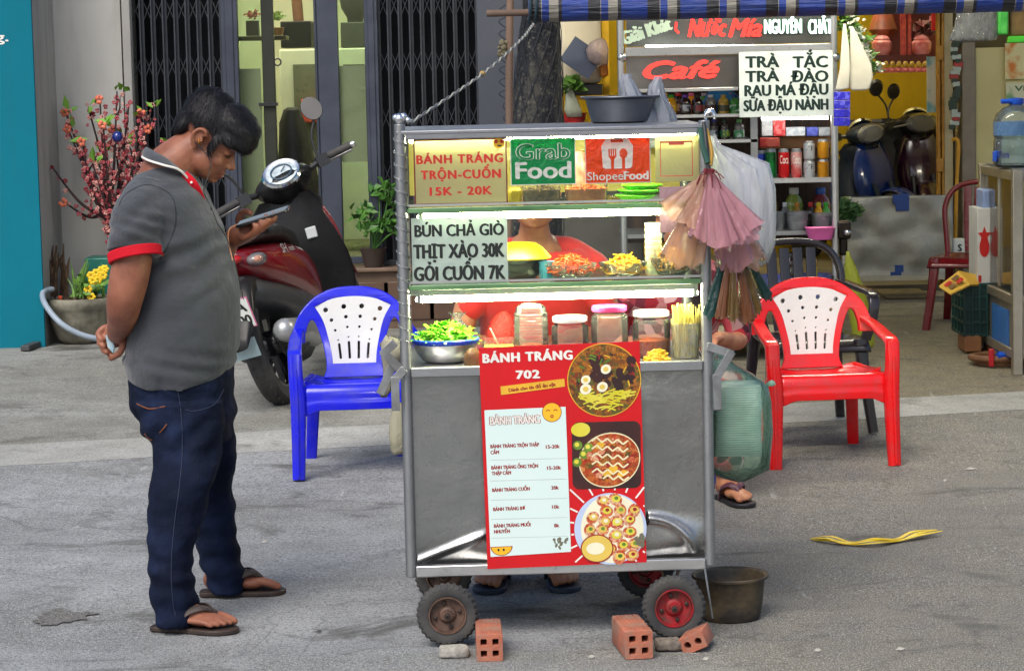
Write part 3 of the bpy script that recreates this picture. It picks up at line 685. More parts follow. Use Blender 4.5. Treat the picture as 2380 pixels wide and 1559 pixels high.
sheetpart('payment_sticker', 1533, 434, 1612, 540, [film('pink sheet', S(196, 160, 170), .9, .4, .3, .05), mat('pale red print', S(206, 84, 74), .5)], lambda *a: None, label='pinkish sticker half hidden by the bags')
def sF(mb, M_, cv, W, H):
    tx(mb, M_, cv, 'BÚN CHẢ GIÒ', 964, 1173, 548, 27, 1, .06); tx(mb, M_, cv, 'THỊT XÀO 30K', 960, 1173, 598.5, 32, 1, .065); tx(mb, M_, cv, 'GỎI CUỐN 7K', 960, 1174, 650, 32, 1, .065)
sheetpart('menu_sign', 957, 505, 1180, 661, [SHEETM, INK], sF)

# ---- the menu poster
PT, PB, PR = CP.at(1122, 808, -.016), CP.at(1133, 1322, -.020), CP.at(1503, 1306, -.020)
pw, ph = (PR-PB).length, (PT-PB).length; PM = frame(PB, PR-PB, PT-PB)
def Q(x, y): return ((x-70-(y-80)*.0196)/1041*pw, (1-(y-80+(x-70)*.0173)/1428)*ph)
us = pw/1041
def foodmat(name, cols, sc1, sc2=26):
    k = N(name); co = k.coord(); v = k.n('TexVoronoi'); v.inputs['Scale'].default_value = sc1; v.inputs['Randomness'].default_value = 1
    d = k.n('MixRGB'); d.inputs[0].default_value = .12; k.l(co, d.inputs[1]); nz = k.n('TexNoise'); nz.inputs['Scale'].default_value = 30; k.l(co, nz.inputs['Vector']); k.l(nz.outputs['Color'], d.inputs[2]); k.l(d.outputs[0], v.inputs['Vector'])
    sep = k.n('SeparateColor'); k.l(v.outputs['Color'], sep.inputs[0])
    c = k.ramp(sep.outputs[0], [(i/(len(cols)), q) for i, q in enumerate(cols)])
    c = k.mix(k.ramp(k.noise(co, sc2*4, 5, .7), ((.35, 0.), (.65, .75))), c, tuple(q*.35 for q in cols[0]))
    _mc[name] = k.done(k.bsdf(c, .4).outputs[0]); return _mc[name]
F1 = foodmat('noodle salad print', (S(150, 84, 30), S(190, 120, 44), S(70, 34, 24), S(206, 130, 30), S(110, 60, 34), S(90, 96, 40)), 60)
F2 = foodmat('rolls print', (S(190, 70, 24), S(214, 120, 50), S(140, 40, 20), S(226, 150, 80), S(180, 60, 24)), 70)
F3 = foodmat('rice rolls print', (S(214, 60, 34), S(236, 160, 110), S(190, 50, 24), S(226, 120, 70), S(240, 200, 160)), 80)
PRED = mat('poster red', S(206, 14, 24), .38, col2=S(190, 10, 22), scale=3, rvar=.05)
pm = [PRED, mat('menu pale', S(214, 232, 228), .4, col2=S(206, 226, 222), scale=2), INKW, mat('menu red ink', S(150, 34, 30), .5), mat('strip yellow', S(230, 178, 50), .45), INK, F1, F2, F3,
      mat('egg white', S(240, 236, 206), .5), mat('yolk', S(226, 196, 90), .5), mat('mango strip', S(206, 196, 40), .5, col2=S(224, 214, 90)), mat('mayo', S(236, 226, 180), .5), mat('dark food', S(44, 22, 22), .5, col2=S(70, 30, 26)), mat('herb', S(70, 110, 30), .5, col2=S(120, 150, 50)), YEL, mat('rule', S(180, 192, 190), .5), mat('paper blue', S(190, 206, 236), .5), mat('grime', S(110, 108, 90), .6)]
mb = MB(); n = 24      # slightly wavy sheet
mb.grid(lambda u, v: (u*pw, v*ph, -.0008+.0), 1, 1, 0, PM); mb.box((pw/2, ph/2, -.0016), (pw, ph, .0012), PM, 0)
def poly(pts, mi, z): mb.face([(*Q(*p), z) for p in pts], mi, PM)
def pt(s, x0, x1, yb, cap, mi, bold=.06, z=.0006, **k):
    a = Q(x0, yb); b = Q(x1, yb); put_text(mb, s, PM, a[0], b[0], a[1], cap*us, bold, mi, z=z, **k)
for a in range(0, 360, 17):      # rays round the lowest picture
    q0 = (915+250*cos(R(a)), 1265-250*sin(R(a))); q1 = (915+430*cos(R(a)), 1265-430*sin(R(a)))
    if 645 < q1[0] < 1135 and 985 < q1[1] < 1480 or 640 < q0[0] < 1130 and 1000 < q0[1] < 1470:
        k = 1.0
        while k > .05 and not (642 < q0[0]+(q1[0]-q0[0])*k < 1134 and 990 < q0[1]+(q1[1]-q0[1])*k < 1482): k -= .05
        q1 = (q0[0]+(q1[0]-q0[0])*k, q0[1]+(q1[1]-q0[1])*k); line(mb, PM, [Q(*q0), Q(*q1)], 11*us, .0002, 2)
poly(((98, 480), (625, 470), (645, 1408), (120, 1428))[::-1], 1, .0004)
pt('BÁNH TRÁNG', 92, 678, 176, 58, 2, .09, spacing=1.15); pt('702', 305, 463, 283, 52, 2, .1, spacing=1.1)
poly(((205, 330), (620, 290), (623, 340), (208, 385))[::-1], 4, .0004)
PMs = PM @ T(*Q(258, 366), .0006) @ RZ(.085); put_text(mb, 'Dành cho tín đồ ăn vặt', PMs, 0, 308*us, 0, 22*us, .08, 3)
pt('BÁNH TRÁNG', 128, 462, 576, 54, 3, .11); pt('BÁNH TRÁNG', 132, 458, 575, 52, 2, .05, .0012)
c = Q(535, 503); disc(mb, PM, c[0], c[1], 64*us, z=.0008, mi=3); disc(mb, PM, c[0], c[1], 60*us, z=.0012, mi=15)
for q in (-24, 24): line(mb, PM, [(c[0]+(q+dx)*us, c[1]+(8+dy)*us) for dx, dy in ((-12, 0), (-6, 8), (6, 8), (12, 0))], 5*us, .0016, 3)
disc(mb, PM, c[0], c[1]-26*us, 11*us, z=.0016, mi=3); disc(mb, PM, c[0], c[1]-26*us, 5*us, z=.0018, mi=15)
for s, x0, x1, y in (('BÁNH TRÁNG TRỘN THẬP', 132, 450, 725), ('CẨM', 132, 188, 764), ('15-20k', 492, 584, 736), ('BÁNH TRÁNG ỐNG TRỘN', 135, 441, 862), ('THẬP CẨM', 137, 264, 899), ('15-20k', 498, 590, 873), ('BÁNH TRÁNG CUỐN', 138, 384, 1007), ('20k', 522, 573, 1001), ('BÁNH TRÁNG BƠ', 142, 352, 1131), ('10k', 525, 575, 1125), ('BÁNH TRÁNG MUỐI', 145, 385, 1239), ('NHUYỄN', 145, 250, 1276), ('8k', 537, 572, 1246)):
    pt(s, x0, x1, y, 23, 3, .07)
for y in (802, 936, 1060, 1184, 1306): line(mb, PM, [Q(128, y), Q(624, y)], 3*us, .0006, 16)
c = Q(192, 1362); disc(mb, PM, c[0], c[1], 72*us, 60*us, .0008, mi=3, a0=pi, a1=2*pi); disc(mb, PM, c[0], c[1]-4*us, 65*us, 52*us, .0012, mi=15, a0=pi, a1=2*pi)
for q in (-20, 14): disc(mb, PM, c[0]+q*us, c[1]-22*us, 7*us, 9*us, .0014, mi=5)
for i in range(14): c = Q(575+random.uniform(-45, 45), 1355+random.uniform(-35, 35)); disc(mb, PM, c[0], c[1], random.uniform(5, 16)*us, random.uniform(4, 12)*us, .0006+i*2e-5, 9, 18, rot=random.uniform(0, 3))
rg = random.Random(3)
c = Q(878, 305); disc(mb, PM, c[0], c[1], 240*us, z=.0004, n=48, mi=4); disc(mb, PM, c[0], c[1], 234*us, z=.0007, n=48, mi=6)
def inside(x, y, X, Y, r): return (x-X)**2+(y-Y)**2 < r*r
def strand(x, y, L, a, w_, mi, z): line(mb, PM, [Q(x-L/2*cos(a), y-L/2*sin(a)), Q(x, y-4), Q(x+L/2*cos(a), y+L/2*sin(a))], w_*us, z, mi)
for i in range(26):
    x, y = rg.gauss(890, 80), rg.gauss(270, 45)
    q = Q(x, y); disc(mb, PM, q[0], q[1], rg.uniform(18, 46)*us, rg.uniform(14, 34)*us, .0009+i*1e-5, 9, 13, rot=rg.uniform(0, 3))
for i in range(90):
    x, y = rg.uniform(690, 1060), rg.uniform(380, 520)
    if inside(x, y, 878, 305, 200): strand(x, y, rg.uniform(50, 120), rg.uniform(-.6, .5), rg.uniform(6, 11), 11, .0013+i*6e-6)
for i in range(40):
    a, r = rg.uniform(0, 6.28), rg.uniform(120, 210); x, y = 878+r*cos(a), 305+r*sin(a)
    if y < 370 and inside(x, y, 878, 305, 215): strand(x, y, rg.uniform(20, 46), rg.uniform(0, 3), rg.uniform(6, 13), rg.choice((4, 3, 13, 14)), .0012+i*1e-5)
for x, y, r in ((890, 235, 34), (758, 300, 32), (757, 360, 38), (865, 348, 36)):
    q = Q(x, y); disc(mb, PM, q[0], q[1], r*us, r*.9*us, .0021, mi=9, rot=.5); disc(mb, PM, q[0], q[1], r*.5*us, r*.45*us, .0023, mi=10)
# middle picture
def rr(x0, y0, x1, y1, r, n=5):
    return [(X+r*cos(a), Y+r*sin(a)) for X, Y, s in ((x1-r, y1-r, 0), (x0+r, y1-r, 1), (x0+r, y0+r, 2), (x1-r, y0+r, 3)) for a in (pi/2*(s+i/n) for i in range(n+1))]
poly(rr(662, 572, 1110, 1004, 46)[::-1], 13, .0004)
c = Q(720, 620); disc(mb, PM, c[0], c[1], 62*us, 46*us, .0007, mi=11)
c = Q(905, 820); disc(mb, PM, c[0], c[1], 203*us, 178*us, .0008, n=40, mi=12, rot=.3); disc(mb, PM, c[0], c[1], 196*us, 170*us, .0010, n=40, mi=7, rot=.3)
for i in range(60):
    x, y = 770+rg.uniform(0, 300), 690+rg.uniform(0, 250)
    if inside(x, y, 905, 830, 145): q = Q(x, y); disc(mb, PM, q[0], q[1], rg.uniform(20, 36)*us, rg.uniform(14, 24)*us, .0012+i*6e-6, 12, rg.choice((7, 8, 3, 6, 4)), rot=.4)
for y in (695, 745, 795, 845, 895, 930):
    line(mb, PM, [Q(x, y+(x-900)*.12+14*(-1)**i) for i, x in enumerate(range(790 if y < 900 else 860, 1060, 34))], 11*us, .0017, 12)
for x, y in ((770, 735), (740, 780), (695, 830), (700, 720)): q = Q(x, y); disc(mb, PM, q[0], q[1], 30*us, z=.0011, mi=14); disc(mb, PM, q[0]-5*us, q[1]+5*us, 15*us, z=.0013, mi=11)
# lower picture
c = Q(905, 1265); disc(mb, PM, c[0], c[1], 236*us, z=.0005, n=48, mi=17); disc(mb, PM, c[0]+12*us, c[1], 205*us, 226*us, z=.0007, n=48, mi=9)
for i, (x, y) in enumerate(((860, 1085), (940, 1075), (880, 1150), (970, 1150), (1060, 1150), (790, 1190), (870, 1220), (945, 1225), (1030, 1210), (770, 1270), (850, 1270), (940, 1310), (1030, 1290), (985, 1375), (1060, 1370), (900, 1400), (960, 1450), (1045, 1440))):
    q = Q(x, y); r = rg.uniform(42, 52); disc(mb, PM, q[0], q[1], r*us, r*.85*us, .0010+i*2e-5, mi=8, rot=rg.uniform(0, 3)); disc(mb, PM, q[0]+4*us, q[1]+4*us, r*.62*us, r*.5*us, .0016+i*1e-5, mi=rg.choice((10, 11, 9))); disc(mb, PM, q[0]+6*us, q[1]+8*us, r*.3*us, r*.26*us, .0019+i*1e-5, mi=rg.choice((14, 3, 9)))
c = Q(815, 1390); disc(mb, PM, c[0], c[1], 108*us, 94*us, .0021, mi=3); disc(mb, PM, c[0], c[1], 100*us, 86*us, .0023, mi=10); disc(mb, PM, c[0]-10*us, c[1], 60*us, 40*us, .0025, mi=9)
for i in range(16): q = Q(1090+rg.uniform(-30, 30), 1340+rg.uniform(-40, 40)); disc(mb, PM, q[0], q[1], rg.uniform(8, 20)*us, rg.uniform(6, 14)*us, .0022+i*1e-5, 9, 18, rot=rg.uniform(0, 3))
po = build('menu_poster', mb, pm, cart, smooth=False, fixn=False); po['label'] = 'red menu poster with food pictures and a price list'
# ------------------------------------------------------------------ food and jars on the cart
def cpos(vx, vy, d, z=None):
    p = CP.at(vx, vy, d)
    if z is not None: p.z = z
    return p
def shreds(mb, c, rx, ry, h, n, r, L, seed=0, mi=0, seg=5):
    rg = random.Random(seed)
    for _ in range(n):
        a = rg.uniform(0, 2*pi); q = math.sqrt(rg.random()); x, y = q*cos(a)*rx, q*sin(a)*ry; z = h*(1-q*q)*rg.uniform(.55, 1.05)
        b = rg.uniform(0, 2*pi); e = rg.uniform(-.5, .5); l = L*rg.uniform(.5, 1)
        d = Vector((cos(b)*cos(e), sin(b)*cos(e), sin(e)))*l/2; m = Vector((rg.uniform(-1, 1), rg.uniform(-1, 1), rg.uniform(0, 1)))*l*.18; o = Vector(c)+Vector((x, y, z))
        mb.tube([o-d, o+m, o+d], r, seg, mi)
def heap(mb, c, rx, ry, h, mi=0, seed=0):
    mb.grid(lambda u, v: (c[0]+rx*v*cos(2*pi*u), c[1]+ry*v*sin(2*pi*u), c[2]+h*(1-v*v)*.8+.006*noise.noise(Vector((u*9, v*7, seed)))), 26, 8, mi, wrap=True)
BOWLG = pane('bowl glass', (1, 1, .98), .05, .9, .16, (.95, .95, .88)); JARP = pane('jar plastic', (1, 1, .97), .06, 1.3, .10, (.95, .95, .88))
CARROT = mat('carrot', S(240, 96, 20), .45, col2=S(222, 70, 14), scale=40, sss=.1); MANGO = mat('mango', S(240, 190, 30), .45, col2=S(226, 160, 20), scale=40, sss=.1)
CHILLI = mat('chilli flakes', S(170, 24, 18), .6, col2=S(120, 20, 14), scale=60, bump=.6, bscale=120, bdist=.01)
def bowl(name, vx, vtop, r, fill, label, d, n, L, seed, flare=.5, ribs=0):
    z = Z2+.0045; p = cpos(vx, 640, d, z); hgt = cz(vtop, d, vx)-z
    t = thing(name, label, 'bowl', p, 'glass bowls on the middle glass shelf')
    mb = MB(); pr = [(r*.45, .001), (r*.52, .004), (r*.80, hgt*.45), (r, hgt), (r*.975, hgt), (r*.77, hgt*.47), (r*.48, .008), (.001, .006)]
    mb.lathe(pr, 40, T(*p))
    if ribs:
        for k in range(22):
            a = 2*pi*k/22; mb.tube([(p.x+r*q*cos(a+t_), p.y+r*q*sin(a+t_), p.z+hgt*z_) for q, z_, t_ in ((.56, .08, 0), (.82, .48, .12), (1.0, .95, .22))], .0025, 5, sm=3)
    build('glass_bowl', mb, BOWLG, t)
    mb = MB(); heap(mb, p+Vector((0, 0, hgt*.4)), r*.78, r*.78, hgt*.9); shreds(mb, p+Vector((0, 0, hgt*.55)), r*.84, r*.84, hgt*.95, n, .0019, L, seed)
    build('filling', mb, fill, t)
bowl('salad_bowl', 1327, 612, .074, CARROT, 'glass bowl heaped with orange carrot shreds on the middle shelf', .08, 420, .035, 1, ribs=1)
bowl('salad_bowl', 1449, 609, .072, MANGO, 'plain glass bowl of yellow mango strips beside the carrot bowl', .08, 200, .028, 2)
bowl('salad_bowl', 1563, 596, .064, mat('pickle', S(206, 150, 40), .45, col2=S(170, 120, 40), scale=40), 'ribbed glass bowl of golden pickles behind the hanging pink bags', .10, 180, .026, 3, ribs=1)
p = cpos(1206, 650, .16, Z2+.0045); t = thing('pot', 'black pot covered by an upturned bright yellow bowl on the middle shelf', 'pot', p)
mb = MB(); mb.lathe([(.045, 0), (.07, .02), (.082, .055), (.084, .062), (.078, .06), (.04, .01)], 30, T(*p)); build('pot_body', mb, BLACK_G, t)
mb = MB(); mb.lathe([(.094, .060), (.096, .064), (.088, .072), (.070, .092), (.050, .104), (.03, .106), (.001, .106)], 32, T(*p), cap0=False); build('lid', mb, mat('yellow plastic', S(250, 236, 10), .35, col2=S(246, 226, 8), sss=.1), t)
p = cpos(1272, 650, .10, Z2+.0045); mb = MB(); mb.lathe([(.016, 0), (.022, .05), (.024, .055), (.02, .05), (.014, .004)], 8, T(*p))
for k in range(10): mb.box((0, 0, 0), (.002, .002, .05), T(*p) @ RZ(2*pi*k/10) @ T(.021, 0, .026))
single('basket', mb, mat('pale blue plastic', S(96, 190, 216), .4), 'tiny pale blue slatted basket between the black pot and the carrot bowl', 'basket')
# cups stack on the middle shelf
p = cpos(1520, 650, .12, Z2+.0045); mb = MB()
for k in range(9): mb.lathe([(.021, .006+k*.0165), (.024, .012+k*.0165), (.0255, .024+k*.0165), (.022, .024+k*.0165)], 20, T(*p))
single('cup_stack', mb, mat('lit white plastic', S(238, 238, 206), .4, sss=.2), 'stack of nested white plastic cups beside the hanging pink bags', 'cup stack')
# upper bay
def block(name, vx0, vx1, vtop, d, dep, zb, m, label, cat, bevel=.006):
    p0 = CP.loc(vx0, vtop, d); p1 = CP.loc(vx1, vtop, d); mb = MB(); mb.M = CM
    mb.box(((p0[0]+p1[0])/2, d+dep/2, (zb+p0[1])/2), (p1[0]-p0[0], dep, p0[1]-zb)); return single(name, mb, m, label, cat, bevel=bevel)
ZU = Z1+.0045
NOOD = mat('dark noodles', S(120, 92, 40), .6, col2=S(62, 46, 22), scale=70, bump=.5, bscale=90, bdist=.01)
def tub(vx0, vx1, vtop, d, zb, m, label, lid=None, nm='food_tub'):
    p = cpos((vx0+vx1)/2, 460, d, zb); r = (CP.loc(vx1, vtop, d)[0]-CP.loc(vx0, vtop, d)[0])/2; hh = cz(vtop, d, vx0)-zb
    t = thing(nm, label, 'tub', p, 'tubs on the top glass shelf'); mb = MB(); loft_xyz(mb, [(p.x, p.y, p.z, r*.93, r*.8), (p.x, p.y, p.z+hh*.9, r, r*.86), (p.x, p.y, p.z+hh, r*.98, r*.84)], 24, 6, 1); build('tub_wall', mb, JARP, t)
    mb = MB(); loft_xyz(mb, [(p.x, p.y, p.z+.002, r*.9, r*.77), (p.x, p.y, p.z+hh*.8, r*.95, r*.8)], 24, 6, 1); shreds(mb, p+Vector((0, 0, hh*.72)), r*.85, r*.7, .012, 60, .0018, .04, 5)
    build('filling', mb, m, t)
tub(1213, 1303, 432, .10, ZU, NOOD, 'clear tub of dark brown noodles below the green sticker'); tub(1312, 1412, 430, .10, ZU, mat('orange crisps', S(226, 130, 30), .5, col2=S(196, 90, 24), scale=40, bump=.4), 'clear tub of orange crisps below the orange sticker')
block('chilli_packet', 1331, 1360, 352, .22, .04, ZU, mat('red wrapper', S(214, 40, 30), .3, col2=S(240, 170, 150), scale=18), 'red sauce bottle showing between the green and orange stickers', 'bottle', .012)
block('cracker_bag', 1180, 1213, 436, .06, .06, ZU, film('yellow bag', S(236, 214, 60), .8, .6, .2), 'small yellow see-through bag on the top shelf', 'bag', .012)
for k, (vx, vy, r) in enumerate(((1478, 462, .062), (1486, 446, .064), (1492, 436, .06))):
    p = cpos(vx, 460, .13, ZU+.001+k*.014); mb = MB(); mb.lathe([(r*.5, 0), (r*.55, .003), (r*.9, .014), (r, .018), (r*.98, .02), (r*.86, .016), (r*.5, .005), (.001, .004)], 32, T(*p))
    single('plate', mb, mat('lime plastic', S(110, 214, 30), .35, col2=S(90, 196, 24), sss=.08), ('lowest', 'middle', 'topmost')[k]+' of the lime green plates stacked on the top shelf', 'plate', 'lime green plates')
# counter
p = cpos(1036, 840, .13, ZC); t = thing('herb_basin', 'steel basin with a blue rim heaped with bright green herbs', 'basin', p)
mb = MB(); mb.lathe([(.05, 0), (.066, .006), (.087, .034), (.094, .056), (.089, .055), (.06, .01)], 36, T(*p)); build('steel_basin', mb, STEEL_B, t)
mb = MB(); mb.lathe([(.093, .054), (.099, .060), (.100, .067), (.097, .07), (.090, .066), (.084, .056)], 40, T(*p), cap0=False, cap1=False); build('rim', mb, mat('blue plastic', S(40, 80, 220), .3, col2=S(30, 66, 200)), t)
mb = MB(); heap(mb, p+Vector((0, 0, .05)), .086, .086, .05); rg = random.Random(4)
HERB = mat('herbs', S(84, 170, 26), .45, col2=S(140, 210, 60), scale=18, sss=.1)
for _ in range(420):
    a = rg.uniform(0, 2*pi); q = math.sqrt(rg.random()); o = p+Vector((q*.088*cos(a), q*.088*sin(a), .058+.052*(1-q*q)*rg.uniform(.7, 1.05)))
    d = Vector((rg.uniform(-1, 1), rg.uniform(-1, 1), rg.uniform(-.25, .5))).normalized(); L = rg.uniform(.016, .034); s = d.cross(Vector((rg.uniform(-.4, .4), rg.uniform(-.4, .4), 1))).normalized()*L*.26; u = Vector((0, 0, L*.12))
    mb.add([o, o+d*L*.3+s-u*.2, o+d*L*.7+s*.8, o+d*L-u, o+d*L*.7-s*.8, o+d*L*.3-s-u*.2, o+d*L*.35+u, o+d*L*.7+u*.7], [(0, 1, 6), (1, 2, 7, 6), (2, 3, 7), (3, 4, 7), (4, 5, 6, 7), (5, 0, 6)])
build('herbs', mb, HERB, t, fixn=False)
def knot_bag(name, p, r, hgt, m, label, seed, neck=.25, ears=True, cat='plastic bag', sx=1.0):
    mb = MB(); rs = []
    for z, q in ((0, .35), (.04, .75), (.25, 1), (.5, .9), (.68, .62), (.8, neck), (.88, neck*.8), (.94, neck*1.3), (1.0, neck*2.1)):
        ring = []
        for j in range(48):
            a = 2*pi*j/48; w_ = 1+.16*noise.noise(Vector((cos(a)*2.2, sin(a)*2.2, z*3+seed)))+.10*(1 if z > .5 else .3)*sin(a*9+seed)
            ring.append((p[0]+r*q*w_*cos(a)*sx, p[1]+r*q*w_*sin(a)*.8, p[2]+hgt*(z+(.05*noise.noise(Vector((cos(a)*3, sin(a)*3, seed))) if z > .9 else 0))))
        rs.append(ring)
    n = 48; vs = [q for g in rs for q in g]; fs = [(i*n+j, i*n+(j+1) % n, (i+1)*n+(j+1) % n, (i+1)*n+j) for i in range(len(rs)-1) for j in range(n)]
    mb.add(vs, fs); return single(name, mb, m, label, cat, ang=180, sub=1)
CLEARB = film('clear bag', S(226, 232, 228), .28, .5, .12, .22, 40, (1, 1, .4))
knot_bag('herb_bag', cpos(1066, 840, .30, ZC), .05, .125, CLEARB, 'clear knotted plastic bag standing behind the green herbs', 2)
def jar(vx0, vx1, vtop, d, lidcol, fill, fillh, label, lidh=.018, dome=False, fn=None):
    r = (CP.loc(vx1, 780, d)[0]-CP.loc(vx0, 780, d)[0])/2; p = cpos((vx0+vx1)/2, 840, d, ZC); hh = cz(vtop, d, vx0)-ZC
    t = thing('jar', label, 'jar', p, 'plastic jars in a row on the cart counter'); mb = MB()
    if dome: pr = [(r*.9, 0), (r, .01), (r, hh*.5), (r*.97, hh*.75), (r*.85, hh*.92), (r*.5, hh*.99), (.001, hh)]
    else: pr = [(r*.9, 0), (r, .008), (r, hh*.72), (r*.97, hh*.8), (r*.82, hh-lidh-.006), (r*.82, hh-lidh)]
    mb.lathe(pr, 28, T(*p), cap1=False)
    if dome:
        for k in range(6): mb.tube([(p.x+r*.99*cos(a*pi/12), p.y+r*.99*sin(a*pi/12), p.z+hh*(.3+.1*k)) for a in range(24)], .0022, 5, closed=True)
    build('jar_wall', mb, JARP, t)
    if not dome:
        mb = MB(); mb.lathe([(r*.90, hh-lidh), (r*.93, hh-lidh+.003), (r*.93, hh-.004), (r*.88, hh), (.001, hh)], 28, T(*p))
        for k in range(40): a = 2*pi*k/40; mb.box((0, 0, 0), (.0015, .002, lidh*.7), T(p.x+r*.935*cos(a), p.y+r*.935*sin(a), p.z+hh-lidh*.5) @ RZ(a))
        build('lid', mb, lidcol, t)
    mb = MB(); mb.lathe([(r*.88, .004), (r*.95, .012), (r*.95, fillh), (r*.4, fillh*1.1), (.001, fillh*1.12)], 24, T(*p)); build('filling', mb, fill, t)
WL = mat('white lid', S(232, 234, 226), .4, sss=.1); PL = mat('pink lid', S(238, 90, 150), .35, col2=S(226, 70, 134))
CRISP = mat('orange crumbs', S(226, 110, 40), .6, col2=S(196, 76, 22), scale=80, bump=.7, bscale=140, bdist=.01); PEANUT = mat('peanuts', S(214, 170, 90), .6, col2=S(180, 130, 60), scale=70, bump=.6, bscale=130, bdist=.01); BEEF = mat('dried shreds', S(196, 130, 70), .6, col2=S(150, 90, 50), scale=60, bump=.5, bscale=120, bdist=.01)
jar(1196, 1276, 703, .10, WL, CRISP, .045, 'tall ribbed dome jar with orange crumbs at its bottom', dome=True)
jar(1283, 1369, 735, .09, WL, BEEF, .03, 'squat clear jar under a white lid, beside the pink lidded jar')
jar(1375, 1461, 710, .10, PL, PEANUT, .03, 'clear jar under a bright pink lid on the counter')
jar(1471, 1559, 722, .12, WL, CRISP, .05, 'clear jar under a white lid beside the noodle sticks')
p = cpos(1160, 840, .06, ZC); t = thing('sauce_tub', 'small square tub of yellow sauce with a white spoon in it', 'tub', p); mb = MB(); loft_xyz(mb, [(p.x, p.y, p.z, .04, .04), (p.x, p.y, p.z+.046, .044, .044), (p.x, p.y, p.z+.048, .046, .046), (p.x, p.y, p.z+.07, .046, .046)], 24, 6, 1); build('tub_wall', mb, JARP, t)
mb = MB(); loft_xyz(mb, [(p.x, p.y, p.z+.002, .038, .038), (p.x, p.y, p.z+.05, .042, .042)], 24, 6, 1); build('filling', mb, mat('yellow sauce', S(240, 196, 80), .4, sss=.1), t)
mb = MB(); mb.tube([p+Vector((.01, -.01, .03)), p+Vector((-.008, -.02, .07)), p+Vector((-.022, -.03, .102))], .0045, 8, flat=.4); build('spoon', mb, WL, t)
p = cpos(1166, 830, .26, ZC); mb = MB(); loft_xyz(mb, [(p.x, p.y, p.z, .03, .02), (p.x, p.y, p.z+.06, .045, .035), (p.x+.005, p.y, p.z+.11, .03, .02), (p.x+.01, p.y, p.z+.13, .01, .01)], 20, 2.2); single('chilli_bag', mb, CHILLI, 'bag of deep red chilli flakes behind the yellow sauce tub', 'bag')
# noodle sticks: one upright bundle in a clear sleeve, and loose crumbs beside it
p = cpos(1594, 840, .08, ZC); t = thing('noodle_bundle', 'upright bundle of pale yellow noodle sticks in a clear sleeve at the counter end', 'noodle bundle', p); rg = random.Random(9); mb = MB()
for _ in range(130):
    a, q = rg.uniform(0, 2*pi), math.sqrt(rg.random())*.036; l = rg.uniform(.10, .155); e = Vector((rg.uniform(-.012, .012), rg.uniform(-.01, .01), l)); o = p+Vector((q*cos(a), q*sin(a)*.8, .002)); mb.tube([o, o+e], .0019, 5)
build('sticks', mb, mat('noodle stick', S(240, 226, 130), .4, col2=S(222, 200, 90), scale=30, sss=.15), t)
mb = MB(); loft_xyz(mb, [(p.x, p.y, p.z+.001, .036, .03), (p.x, p.y, p.z+.10, .042, .036)], 24, 3, 1); build('sleeve', mb, CLEARB, t)
p = cpos(1528, 845, .02, ZC); mb = MB(); heap(mb, p, .04, .02, .03); shreds(mb, p, .04, .02, .036, 120, .0016, .018, 3); single('noodle_heap', mb, mat('yellow noodles', S(240, 200, 50), .5, col2=S(214, 160, 30), scale=50), 'small loose heap of yellow noodles below the white lidded jar', 'noodles')
p = cpos(1100, 845, .03, ZC); mb = MB(); loft_xyz(mb, [(p.x+.004, p.y, p.z, .03, .02), (p.x, p.y, p.z+.03, .026, .02), (p.x, p.y, p.z+.05, .01, .01)], 18, 2.2); single('garlic_bag', mb, film('brown bag', S(150, 110, 70), .8, .4, .2), 'little brown food bag wedged beside the herb basin', 'bag')
# basin with a plastic bag on the roof
p = CP.at(1443, 300, .40); p.z = ZT+.001; hb = .076; t = thing('roof_basin', 'dull metal washing basin standing on the cart roof', 'basin', p)
mb = MB(); mb.lathe([(.082, 0), (.088, .004), (.104, hb*.9), (.120, hb), (.118, hb+.003), (.100, hb*.92), (.085, .008), (.001, .006)], 40, T(*p)); build('basin_wall', mb, mat('zinc', S(112, 116, 124), .42, .75, col2=S(92, 96, 104), scale=6), t)
mb = MB(); rg = random.Random(5)
for k, (vx, vt, w_) in enumerate(((1465, 172, .030), (1530, 178, .026))):
    a = P(vx, 292, p.y); b = P(vx+(-2 if k == 0 else 3), vt, p.y); rs = []
    for i in range(13):
        f = i/12; c = a.lerp(b, f)+Vector((.010*sin(f*5+k), 0, 0)); rr_ = w_*(1.5-1.0*f) if f < .6 else w_*(.9-.9*(f-.6))
        if f > .9: rr_ *= .7
        rs.append([(c.x+rr_*(1+.3*sin(7*t_+k+f*3))*cos(t_), c.y+rr_*.7*sin(t_), c.z) for t_ in (2*pi*j/28 for j in range(28))])
    mb.rings(rs)
q = P(1490, 288, p.y); rs = []
for i in range(8):
    f = i/7; rr_ = .085*(1-.45*f); rs.append([(q.x-.01+rr_*(1+.16*sin(6*t_+i))*cos(t_), q.y+rr_*.8*sin(t_), q.z-.07+.13*f) for t_ in (2*pi*j/30 for j in range(30))])
mb.rings(rs)
single('carrier_bag', mb, film('white thin bag', S(206, 212, 226), .62, .5, .2, .3, 30, (1, 1, .3)), 'crumpled white carrier bag with two upright handles in the roof basin', 'plastic bag', ang=180)
